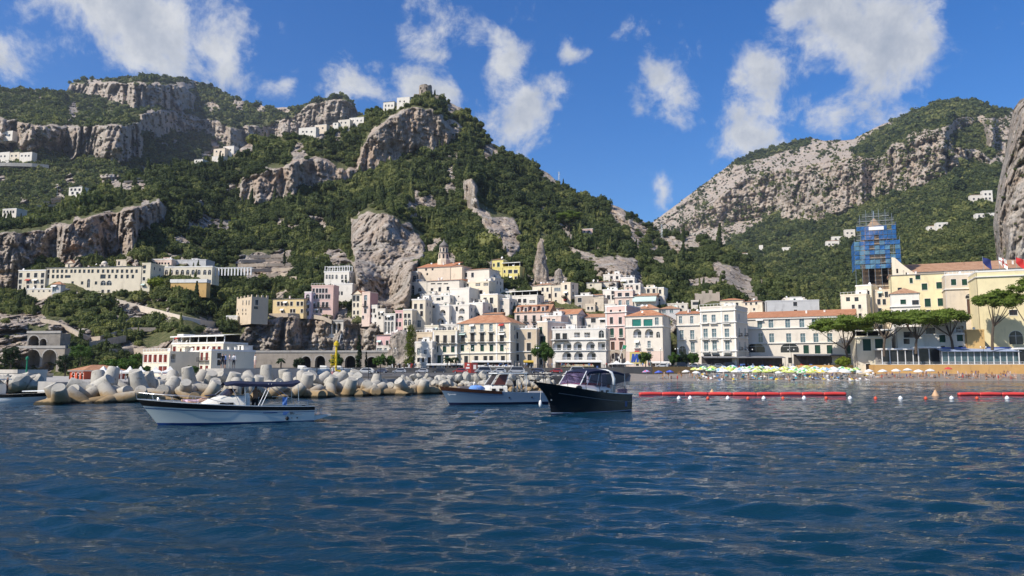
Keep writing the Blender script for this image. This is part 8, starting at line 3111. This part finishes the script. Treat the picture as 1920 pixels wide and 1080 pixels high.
# ------------------------------------------------------------------ the beach
def zbeach(px, d):
 d0 = np.interp(px, [1165, 1300, 1500, 1700, 1900, 2010], [214, 210, 208, 215, 224, 226])
 d1 = np.interp(px, [1165, 1180, 1300, 1490, 1620, 1640, 2010], [246.2, 246.2, 262.2, 275.2, 268.2, 252.2, 240.2])
 f = min(max((d - d0 + 9) / (d1 - d0 + 9), 0.001), 1)
 return -0.75 + 2.9 * f ** 0.9


def umbrella_parts(c1, c2, key):
 mb = MB()
 n = 8
 R_, hz, tz = 1.25, 1.95, 2.5
 for j in range(n):
  a0, a1 = 2 * math.pi * j / n, 2 * math.pi * (j + 1) / n
  A, B_ = (R_ * math.cos(a0), R_ * math.sin(a0), hz), (R_ * math.cos(a1), R_ * math.sin(a1), hz)
  am, bm_ = (R_ * .5 * math.cos(a0), R_ * .5 * math.sin(a0), hz + .36), (R_ * .5 * math.cos(a1), R_ * .5 * math.sin(a1), hz + .36)
  mb.quad(A, B_, bm_, am, j % 2)
  mb.poly([am, bm_, (0, 0, tz)], j % 2)
  mb.quad((A[0] * 1.0, A[1] * 1.0, hz - .18), (B_[0], B_[1], hz - .18), B_, A, (j + 1) % 2)
 can = mb.mesh('canopy', [c1, c2])
 return can


UC = {'green': ((.10, .42, .10), (.72, .72, .60)), 'yellow': ((.66, .54, .06), (.72, .70, .52)), 'white': ((.76, .74, .70), (.70, .68, .62)), 'blue': ((.22, .40, .62), (.72, .73, .74)), 'lime': ((.46, .56, .10), (.66, .66, .30)), 'red': ((.50, .05, .05), (.55, .08, .07)), 'pink': ((.62, .12, .22), (.30, .42, .70)), 'navy': ((.04, .08, .40), (.10, .15, .50))}
UM = {k: umbrella_parts(cloth('u_' + k + 'a', v[0]), cloth('u_' + k + 'b', v[1]), k) for k, v in UC.items()}
mb = MB()
mb.tube([(0, 0, -.3), (0, 0, 2.52)], .03, 6)
POLE = mb.mesh('pole', WHITEP)
UL = {'green': 'green and white striped', 'yellow': 'yellow', 'white': 'white', 'blue': 'blue and white striped', 'lime': 'lime and yellow striped', 'red': 'red', 'pink': 'pink and blue', 'navy': 'dark blue'}


def beach_umbrella(kind, px, d, label=None, group='umbrellas of the beach club', s=1.0, closed=False):
 root = empty('beach_umbrella', (gx(px, d), d, zbeach(px, d)), r.uniform(0, 3), label or (UL[kind] + ' parasol in the packed rows of the beach club'), 'umbrella', group)
 root.scale = (s, s, s)
 root.rotation_euler = (r.uniform(-.07, .07), r.uniform(-.07, .07), r.uniform(0, 3))
 link_obj('canopy', UM[kind], root)
 link_obj('pole', POLE, root)


r = random.Random(91)
rowsu = [(222, 1345, 1590, 12, 'white green lime white yellow'), (229, 1322, 1600, 16, 'lime white blue yellow green'), (236, 1305, 1606, 18, 'blue green lime white yellow'), (243, 1295, 1610, 19, 'green blue yellow lime white'), (250, 1310, 1600, 17, 'lime blue green white'), (257, 1345, 1590, 13, 'white yellow blue lime')]
for k_, (d, x0, x1, n, ks) in enumerate(rowsu):
 ks = ks.split()
 for i in range(n):
  kd = r.choice(ks)
  beach_umbrella(kd, x0 + (x1 - x0) * (i + .5) / n + r.uniform(-3, 3), d + r.uniform(-1.4, 1.4), UL[kd] + ' parasol, ' + ORD[i] + 'from left in the ' + ['front', 'second', 'third', 'fourth', 'fifth', 'rearmost'][k_] + ' beach row', s=r.uniform(1.05, 1.35))
for px, d, kd, lb in [(1285, 230, 'white', 'white parasol at the left end of the beach club'), (1211, 226, 'pink', 'pink and blue parasol before the dark sea wall'), (1234, 224, 'navy', 'dark blue parasol before the ochre wall panel'), (1254, 227, 'navy', 'dark blue parasol with a red rim before the ochre wall'), (1303, 224, 'white', 'second white parasol at the left end of the beach club')]:
 beach_umbrella(kd, px, d, lb, 'single parasols')
for i, px in enumerate((1583, 1604, 1626, 1652, 1676, 1698, 1718, 1740)):
 beach_umbrella('white', px, 226 + (i % 3) * 3, ['leftmost', 'second', 'third', 'fourth', 'fifth', 'sixth', 'seventh', 'rightmost'][i] + ' of the white parasols in line before the ochre wall', 'white parasols before the ochre wall', 1.1)
beach_umbrella('red', 1774, 241, 'red parasol under the blue awning terrace', 'single parasols')

# sunbeds in rows
mb = MB()
mb.box(-.32, .32, -.95, .35, .28, .36)
mb.quad((-.32, .35, .36), (.32, .35, .36), (.32, .95, .72), (-.32, .95, .72))
mb.quad((-.32, .35, .30), (-.32, .95, .66), (.32, .95, .66), (.32, .35, .30))
SBP = {k: mb.mesh('pad', cloth('bed_' + k, v)) for k, v in {'blue': (.05, .18, .40), 'teal': (.03, .28, .34), 'white': (.7, .68, .64), 'yellow': (.6, .42, .04)}.items()}
mb = MB()
for sx in (-.28, .28):
 for sy in (-.8, .3, .85):
  mb.box(sx - .025, sx + .025, sy - .025, sy + .025, -.1, .30)
mb.box(-.32, -.28, -.95, .9, .24, .28)
mb.box(.28, .32, -.95, .9, .24, .28)
SBF = mb.mesh('frame', WHITEP)
SBL = {'blue': 'blue', 'teal': 'teal', 'white': 'white', 'yellow': 'yellow'}
for i in range(110):
 px = r.uniform(1300, 1640)
 d = r.uniform(214, 252)
 kd = r.choice(('blue', 'teal', 'white', 'white', 'white', 'yellow'))
 root = empty('sunbed', (gx(px, d), d, zbeach(px, d)), r.uniform(-.5, .5) + (3.14 if r.random() < .3 else 0), SBL[kd] + ' sunbed under the beach club parasols', 'sunbed', 'sunbeds of the beach club')
 link_obj('pad', SBP[kd], root)
 link_obj('frame', SBF, root)

# bathers
PM = []
sw = [(.5, .04, .05), (.03, .05, .2), (.02, .02, .02), (.6, .3, .05), (.05, .25, .3), (.6, .55, .5)]
for pose in ('stand', 'walk', 'sit', 'lie', 'swim'):
 for k in range(4):
  c1 = sw[(k * 2 + len(pose)) % 6]
  up = (.10 if k % 2 else None)
  PM.append((pose, person_mesh(pose, [SKINS[k % 3], cloth('sw%d%d%d' % tuple(int(c * 9) for c in c1), c1), cloth('sw%d%d%d' % tuple(int(c * 9) for c in c1), c1), HAIR if k != 2 else HAIRB], .70, up)))
by = {}
for a_, b_ in PM:
 by.setdefault(a_, []).append(b_)
LBL = {'stand': 'bather standing on the sand by the parasols', 'walk': 'bather walking along the sand', 'sit': 'bather sitting on the sand', 'lie': 'bather lying on the sand', 'swim': 'swimmer with head above the shallow water'}
for i in range(250):
 if i < 140:
  px = r.choice((r.uniform(1240, 1600), r.uniform(1560, 1790), r.uniform(1790, 1930)))
  pose = r.choice(('stand', 'stand', 'walk', 'sit', 'lie', 'stand'))
  dmax = 246 if px < 1560 else 238
  d = r.uniform(216 if px < 1560 else 222, dmax)
  z = zbeach(px, d)
  if pose == 'walk':
   d = r.uniform(214, 220) if px < 1600 else r.uniform(220, 226)
   z = zbeach(px, d)
 elif i < 210:
  px = r.uniform(1640, 1930)
  d = r.uniform(224, 238)
  pose = r.choice(('sit', 'lie', 'stand'))
  z = zbeach(px, d)
 else:
  px = r.uniform(1200, 1900)
  d = r.uniform(185, 208)
  pose = 'swim'
  z = .05
 side_ = 'right of the white parasols' if px > 1760 else ('before the ochre wall' if px > 1590 else 'beside the beach club parasols')
 if pose == 'swim':
  lab = 'swimmer with head above the shallow water off the beach'
 else:
  lab = {'stand': 'bather standing on the sand ', 'walk': 'bather walking at the water edge ', 'sit': 'bather sitting on the sand ', 'lie': 'bather lying on the sand '}[pose] + side_
 person(r.choice(by[pose]), (gx(px, d), d, z), r.uniform(0, 6.28), lab, 'swimmers off the beach' if pose == 'swim' else 'bathers on the beach', r.uniform(.9, 1.05))

# ------------------------------------------------------------------ beach restaurants
def glass_house(label, x0, x1, yt, D, n, roof, cat='restaurant'):
 """terrace on the sea wall: posts, panes, rails, roof"""
 a = gx(x0, D)
 W = gx(x1, D) - a
 z0 = 5.0
 H = P(960, yt, D).z - z0
 root = empty('beach_restaurant', (a, D, z0), math.radians(-4), label, cat)
 mb = MB()
 mb.box(-.2, W + .2, -.2, 6, -.12, .18)
 mb.build('floor', WHITEP, root)
 for i in range(n + 1):
  x = i * W / n
  mb = MB()
  mb.box(x - .13, x + .13, 0, .22, .18, H)
  mb.build('post', WHITEP, root)
  if i < n:
   w_ = W / n
   mb = MB()
   mb.box(x + .14, x + w_ - .14, .10, .14, .95, H - .25)
   mb.build('pane', GLASS if roof == 'white' else GLASSB, root)
   mb = MB()
   mb.box(x + .14, x + w_ - .14, .06, .12, .86, .94)
   for j in range(6):
    xx = x + .2 + j * (w_ - .4) / 5
    mb.box(xx - .03, xx + .03, .07, .11, .18, .86)
   mb.build('railing', WHITEP, root)
 mb = MB()
 mb.box(0, W, 5.6, 5.8, .18, H)
 mb.build('back_wall', mat('restaurant_back', (.30, .28, .26), .9, .2, .6), root)
 if roof == 'white':
  mb = MB()
  mb.box(-.35, W + .35, -.35, 6.2, H, H + .3)
  mb.box(-.25, W + .25, -.25, 6.1, H + .31, H + .55)
  mb.build('roof', WHITEP, root)
 else:
  mb = MB()
  mb.poly([(-.2, -1.0, H - .2), (W + .2, -1.0, H - .2), (W + .2, 4.5, H + 1.0), (-.2, 4.5, H + 1.0)])
  mb.poly([(-.2, -1.0, H - .24), (-.2, 4.5, H + .96), (W + .2, 4.5, H + .96), (W + .2, -1.0, H - .24)])
  mb.build('awning', mat('blue_white_awning', (.30, .36, .50), .8, .2, .8), root)
  mb = MB()
  mb.box(-.2, W + .2, 4.4, 4.55, H + .75, H + 1.35)
  mb.build('awning_box', mat('royal_blue_canvas', (.03, .08, .34), .7, .15, 1), root)
 return root


glass_house('white glazed beach restaurant on the ochre wall', 1652, 1722, 656, 254, 5, 'white')
glass_house('taller white glazed bay at the end of the beach restaurant', 1720, 1759, 653, 252.5, 2, 'white')
glass_house('beach restaurant terrace under a blue and white awning', 1764, 1903, 658, 248.5, 12, 'blue')
glass_house('low white pavilion at the right edge', 1908, 1960, 655, 246, 3, 'white')
# the long low shop awnings of the promenade
def stall(label, x0, x1, yt, D, canopy, base=4.0, name='stall', dep=3.0):
 a = gx(x0, D)
 W = gx(x1, D) - a
 H = P(960, yt, D).z - base
 root = empty(name, (a, D, base), 0, label, 'stall')
 mb = MB()
 mb.poly([(-.1, -.4, H - .35), (W + .1, -.4, H - .35), (W + .1, dep, H + .1), (-.1, dep, H + .1)])
 mb.poly([(-.1, -.4, H - .40), (-.1, dep, H + .05), (W + .1, dep, H + .05), (W + .1, -.4, H - .40)])
 mb.box(-.1, W + .1, -.42, -.40, H - .65, H - .35)
 mb.build('awning', canopy, root)
 n = max(2, int(W / 3.5))
 for i in range(n + 1):
  mb = MB()
  mb.tube([(i * W / n, -.2, 0), (i * W / n, -.2, H - .3)], .05, 6)
  mb.build('post', IRON, root)
 mb = MB()
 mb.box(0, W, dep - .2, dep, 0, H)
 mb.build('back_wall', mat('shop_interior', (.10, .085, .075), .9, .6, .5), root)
 rr_ = random.Random(label)
 for i in range(int(W / .9)):
  mb = MB()
  x = rr_.uniform(.3, W - .8)
  hgt = rr_.uniform(.6, 1.5)
  mb.box(x, x + rr_.uniform(.4, .9), .4, .9, 0, hgt)
  mb.build('display', rr_.choice([BROWN, WHITEP, IRON, AWN_R, cloth('blue', (.1, .2, .5)), CONC]), root)
 return root


stall('long flat roofed bus shelter at the foot of the ivy rock', 722, 783, 689, 255, AWN_W)
stall('white awning in front of the lower hotel wing', 800, 868, 682, 266, AWN_W)
stall('white canopy terrace in front of the waterfront hotel', 884, 958, 676, 270, AWN_W, dep=5)
stall('black shopfront with a white fascia below the waterfront hotel', 893, 962, 685, 262, AWN_W)
stall('yellow awning beside the round green tree', 982, 1000, 676, 262, mat('yellow_canvas', (.62, .42, .06), .8, .1, 1))
stall('white awning below the arched white house', 1042, 1128, 676, 264, AWN_W)
stall('lower cream awning below the arched white house', 1050, 1112, 684, 258, mat('cream_canvas', (.62, .52, .32), .8, .1, 1))
stall('white shop awning right of the pink palazzo', 1222, 1262, 678, 268, AWN_W)
stall('dark shop canopy below the grand white palazzo', 1318, 1400, 668, 270, mat('grey_canvas2', (.20, .20, .20), .8, .15, 1))
stall('long dark cafe canopy below the long hotel', 1385, 1470, 668, 274, mat('grey_canvas2', (.20, .20, .20), .8, .15, 1))
stall('grey cafe canopy beside the leaning pine', 1492, 1612, 664, 274, mat('slate_canvas', (.12, .13, .15), .8, .15, 1))
for px, D_, s_, lb in ((1155, 250, 1.0, 'white peaked tent above the black launch'), (1176, 251, .8, 'smaller white tent right of the peaked one')):
 root = empty('tent', (gx(px, D_), D_, 4.0), .2, lb, 'tent')
 w = 2.2 * s_
 mb = MB()
 rows = [[(-w, -w, 1.0), (w, -w, 1.0), (w, w, 1.0), (-w, w, 1.0)], [(-w, -w, 1.25), (w, -w, 1.25), (w, w, 1.25), (-w, w, 1.25)], [(-w * .35, -w * .35, 1.65), (w * .35, -w * .35, 1.65), (w * .35, w * .35, 1.65), (-w * .35, w * .35, 1.65)], [(-.04, -.04, 2.3), (.04, -.04, 2.3), (.04, .04, 2.3), (-.04, .04, 2.3)]]
 mb.grid(rows, close=True)
 mb.build('canopy', AWN_W, root)
 for sx in (-1, 1):
  mb = MB()
  mb.tube([(sx * w * .95, -w * .95, 0), (sx * w * .95, -w * .95, 1.05)], .04, 5)
  mb.build('pole', WHITEP, root)
# red kiosk
root = empty('kiosk', (gx(871, 240), 240, 2.25), 0, 'red and white ticket kiosk behind the boulders', 'kiosk')
mb = MB()
mb.box(0, 2.2, 0, 2, 0, 3.3)
mb.build('body', AWN_R, root)
mb = MB()
mb.box(2.21, 4.2, .05, 2, 0, 3.2)
mb.build('annex', mat('dark_red_paint', (.20, .03, .03), .6, .2, 1), root)
for x, z, w, h, m_ in ((.5, 1.4, 1.2, .5, WHITEP), (.9, 2.4, .7, .5, WHITEP), (2.9, 1.2, .9, 1.4, CUSH_W)):
 mb = MB()
 mb.box(x, x + w, -.03, -.005, z, z + h)
 mb.build('poster', m_, root)
# blue and yellow poster by the small tree
root = empty('poster_board', P(1181, 681, 272), math.radians(-12), 'blue and yellow poster board on the white house', 'poster')
mb = MB()
mb.box(0, 6.0, 0, .12, -.2, 4.0)
mb.build('board', mat('poster_yellow', (.62, .50, .16), .7, .15, 1), root)
mb = MB()
for x0_, x1_, x2_ in ((.4, 1.4, 1.0), (1.2, 2.6, 2.2), (2.3, 3.6, 3.2)):
 mb.poly([(x0_, -.02, .3), (x0_ + .7, -.02, .3), (x1_ + .3, -.02, 3.4), (x1_ - .5, -.02, 3.4)])
 mb.poly([(x1_ - .3, -.022, 3.3), (x1_ + .3, -.022, 3.3), (x2_ + 1.0, -.022, .4), (x2_ + .3, -.022, .4)])
mb.build('blue_figure', mat('poster_blue', (.03, .08, .36), .7, .15, 1), root)
# green flag on a leaning pole
root = empty('flag', (gx(1155, 252), 252, 4.0), 0, 'green flag on a leaning white pole before the pink palazzo', 'flag')
mb = MB()
mb.tube([(0, 0, -.2), (2.4, 0, 7.8)], .07, 6)
mb.build('pole', WHITEP, root)
mb = MB()
mb.grid([[(2.35 - .35 * k + u * 1.2, .1 * math.sin(u * 5 + k), 7.7 - k * .9 - u * .35) for k in (0, .5, 1.0, 1.4)] for u in (0, .33, .66, 1.0)])
mb.build('cloth', mat('green_flag', (.03, .26, .12), .8, .12, 2), root)

# ------------------------------------------------------------------ vehicles
CARP = {}


def car_meshes(van=False):
 key = van
 if key in CARP:
  return CARP[key]
 Lc, Hc, Wc = (4.9, 1.95, 1.9) if van else (4.1, 1.45, 1.72)
 hood = .95 if van else .85
 prof = [(0, .35), (.02, .7), (.9 if not van else .55, hood), (1.45 if not van else 1.0, Hc - .1), (1.9, Hc), (Lc - .8, Hc - .02), (Lc - .15, hood + .15), (Lc, .75), (Lc, .35)]
 mb = MB()
 w0, w1 = Wc / 2, Wc / 2 * .80
 L_, R_ = [], []
 for x, z in prof:
  f = min(max((z - hood) / (Hc - hood), 0), 1)
  w = w0 + (w1 - w0) * f
  L_.append((x, -w, z))
  R_.append((x, w, z))
 mb.poly(L_)
 mb.poly(R_[::-1])
 for i in range(len(prof)):
  j = (i + 1) % len(prof)
  mb.quad(L_[j], L_[i], R_[i], R_[j])
 g = MB()
 zs0, zs1 = hood + .06, Hc - .14
 for s in (-1, 1):
  ya = w0 + (w1 - w0) * ((zs0 - hood) / (Hc - hood))
  yb_ = w0 + (w1 - w0) * ((zs1 - hood) / (Hc - hood))
  xa = 1.15 if not van else .75
  q = [(xa, s * (ya + .01), zs0), (Lc - .45, s * (ya + .01), zs0), (Lc - .75, s * (yb_ + .01), zs1), (xa + .45, s * (yb_ + .01), zs1)]
  g.poly(q if s < 0 else q[::-1])
 x0_, x1_ = (.95, 1.42) if not van else (.60, .97)
 g.quad((x0_ - .01, -w0 * .85, hood + .06), (x1_ - .01, -w1 * .9, Hc - .12), (x1_ - .01, w1 * .9, Hc - .12), (x0_ - .01, w0 * .85, hood + .06))
 wh = MB()
 wh.tube([(0, -.1, 0), (0, .1, 0)], .33, 12)
 wm = wh.mesh('wheel', mat('tyre_rubber', (.015, .015, .015), .8, .2, 3))
 hb = MB()
 hb.tube([(0, -.11, 0), (0, -.10, 0)], .19, 10)
 hm = hb.mesh('rim', INOX)
 li = MB()
 li.box(-.02, .1, -.18, .18, -.08, .08)
 lm = li.mesh('headlight', GLASSB)
 CARP[key] = (mb, g.mesh('windows', GLASS), wm, hm, lm, Lc, w0)
 return CARP[key]


def car(px, D, z, rz, colr, label, van=False, group='vehicles on the seafront'):
 mbb, gm, wm, hm, lm, Lc, w0 = car_meshes(van)
 m_ = mat('car_paint_%d_%d_%d' % tuple(int(c * 99) for c in colr), colr, .25, .05, 1.0, coat=.6, spec=.5)
 root = empty('van' if van else 'car', (gx(px, D), D, z), rz, label, 'van' if van else 'car', group)
 key = (van, m_.name)
 if key not in CARP:
  CARP[key] = mbb.mesh('body', m_)
 link_obj('body', CARP[key], root)
 link_obj('windows', gm, root)
 for x in (.8, Lc - .85):
  for s in (-1, 1):
   o = link_obj('wheel', wm, root)
   o.location = (x, s * (w0 - .08), .33)
   k_ = link_obj('rim', hm, o)
   k_.rotation_euler = (0, 0, 0 if s < 0 else math.pi)
 for s in (-1, 1):
  o = link_obj('headlight', lm, root)
  o.location = (.02, s * w0 * .68, .66)


cars = [(1228, 258, 4.0, .1, (.62, .62, .60), 'white car by the dark sea wall', False), (1262, 262, 4.0, .3, (.015, .016, .02), 'black van before the clipped trees', True), (1288, 264, 4.0, .4, (.32, .35, .38), 'silver car right of the black van', False), (1332, 266, 4.0, .2, (.30, .32, .34), 'grey estate car below the grand palazzo', False), (1352, 268, 4.0, .2, (.03, .03, .035), 'black van behind the grey estate car', True), (1306, 270, 4.0, .2, (.6, .6, .58), 'white car between the silver car and the palazzo', False)]
for a_ in cars:
 car(a_[0], a_[1], a_[2], a_[3], a_[4], a_[5], a_[6])
pc = [(.55, .55, .55), (.03, .03, .035), (.35, .36, .38), (.60, .60, .58), (.05, .06, .10), (.30, .03, .03)]
for i in range(16):
 px = 560 + i * 36 + r.uniform(-8, 8)
 D_ = r.uniform(205, 246) if px > 700 else r.uniform(150, 240)
 c_ = r.choice(pc)
 nm = {pc[0]: 'pale grey', pc[1]: 'black', pc[2]: 'silver', pc[3]: 'white', pc[4]: 'dark blue', pc[5]: 'dark red'}[c_]
 car(px, D_, 2.25, r.uniform(-.2, .3), c_, nm + ' vehicle, ' + ORD[i] + 'from the left parked on the pier behind the rocks', r.random() < .2, 'vehicles parked on the pier')
# railing and walkers along the seafront road
for i in range(24):
 px0 = 735 + i * 18.5
 root = empty('railing', (gx(px0, 247.5), 247.5, 4.0), 0, ORD[i] + 'dark iron railing panel from the left along the seafront road', 'railing', 'seafront railing panels')
 w = 18.5 / F_PX * 247.5
 mb = MB()
 for z in (.35, .7, 1.05):
  mb.tube([(0, 0, z), (w, 0, z)], .03, 4)
 mb.build('rail', IRON, root)
 for x in (0, w * .5):
  mb = MB()
  mb.tube([(x, 0, -.1), (x, 0, 1.1)], .045, 5)
  mb.build('post', IRON, root)
dress = []
for k, (lo, up) in enumerate([((.05, .05, .08), (.6, .6, .58)), ((.3, .26, .2), (.05, .06, .12)), ((.02, .02, .02), (.5, .08, .06)), ((.1, .12, .2), (.2, .3, .5)), ((.6, .58, .5), (.55, .5, .45))]):
 dress.append(person_mesh('walk' if k % 2 else 'stand', [SKINS[k % 3], cloth('d%dl' % k, lo), cloth('d%du' % k, up), HAIR], .3, .28))
DL = ['walker in a white shirt', 'walker in a dark shirt', 'walker in a red shirt', 'walker in a blue shirt', 'walker in pale clothes']
for i in range(74):
 if i < 34:
  px, D_, z, where = r.uniform(735, 1180), r.uniform(248.5, 256), 4.0, ' on the seafront road behind the railing'
 else:
  px = r.uniform(1190, 1610)
  D_, z, where = np.interp(px, [1180, 1300, 1490, 1610], [249, 264, 277, 271]) + r.uniform(0, 6), 4.0, ' on the promenade above the beach'
 k = r.randrange(5)
 person(dress[k], (gx(px, D_), D_, z), r.uniform(0, 6.28), DL[k] + where, 'walkers on the seafront', r.uniform(.92, 1.08))
# street lamps
mb = MB()
mb.tube([(0, 0, -.1), (0, 0, 5.2)], [.09, .05], 7)
LPM = mb.mesh('pole', IRON)
mb = MB()
mb.tube([(0, 0, 5.1), (.5, 0, 5.5), (1.0, 0, 5.35)], .04, 5)
mb.tube([(0, 0, 5.1), (-.5, 0, 5.5), (-1.0, 0, 5.35)], .04, 5)
LAM = mb.mesh('arm', IRON)
mb = MB()
mb.lathe([(.05, .25), (.22, .05), (.2, -.12), (0, -.16)], 8)
LLM = mb.mesh('lantern', WHITEP)
for i, (px, D_) in enumerate([(737, 262), (807, 262), (881, 262), (950, 262), (1008, 255), (1238, 266), (1268, 266), (1344, 270), (1405, 276), (1482, 277), (1614, 262), (1842, 246)]):
 lb = ['nearest the bus shelter', 'before the white corner house', 'before the lower hotel wing', 'before the waterfront hotel', 'beside the round green tree', 'before the green blind house', 'before the clipped trees', 'before the grand palazzo', 'left of the long hotel', 'before the long hotel arches', 'beside the leaning pine', 'before the plain yellow building'][i]
 root = empty('street_lamp', (gx(px, D_), D_, 4.0), .3 * i, 'tall iron street lamp ' + lb, 'street lamp', 'street lamps of the seafront')
 root.scale = (1, 1, 1.25)
 link_obj('pole', LPM, root)
 link_obj('arm', LAM, root)
 for s in (-1, 1):
  o = link_obj('lantern', LLM, root)
  o.location = (s * 1.0, 0, 5.35)
# small boats in the harbour behind the breakwater
for i, (px, D_, c_) in enumerate([(70, 118, 'w'), (150, 120, 'w'), (163, 118, 'w'), (600, 118, 'w'), (640, 120, 'b'), (665, 122, 'w')]):
 HB = Hull(5.5, 2.0, .8, .6, .5)
 root = empty('small_boat', (gx(px, D_), D_, 0.0 if px < 500 else 2.6), .2 * i + 2.6, ['small white boat behind the green beacon', 'small white boat beside the red boathouse', 'second small white boat beside the red boathouse', 'white dinghy laid up on the pier left of the beacon', 'pale blue dinghy laid up on the pier', 'white dinghy laid up on the pier right of the beacon'][i], 'boat', 'small boats in the harbour')
 HB.band(lambda t: -.3, lambda t: HB.sheer(t), 4, 16).build('hull', GEL_W if c_ == 'w' else mat('pale_blue_paint', (.4, .5, .6), .4, .1, 1), root, smooth=True)
 HB.deck(.25).build('deck', GEL_C, root)
 HB.transom().build('transom', GEL_W, root)
 loft([trunk_ring(1.6, .4, .55, .7), trunk_ring(2.2, .6, .5, 1.15), trunk_ring(3.2, .6, .5, 1.2)]).build('cabin', GEL_C, root)

# ------------------------------------------------------------------ air
mb = MB()
mb.box(-2600, 3400, -40, 3700, -2.5, 940)
hz_m = bpy.data.materials.new('sea_haze')
hz_m.use_nodes = True
hz_m.node_tree.nodes.clear()
t = NT(hz_m.node_tree)
ho = t.add('ShaderNodeOutputMaterial')
pv = t.add('ShaderNodeVolumePrincipled')
pv.inputs['Color'].default_value = (0.80, 0.88, 1.0, 1)
pv.inputs['Density'].default_value = 0.00005
pv.inputs['Anisotropy'].default_value = 0.3
t.l.new(pv.outputs[0], ho.inputs['Volume'])
o = mb.build('haze', hz_m)
tag(o, 'thin bluish sea haze over the bay', kind='stuff')
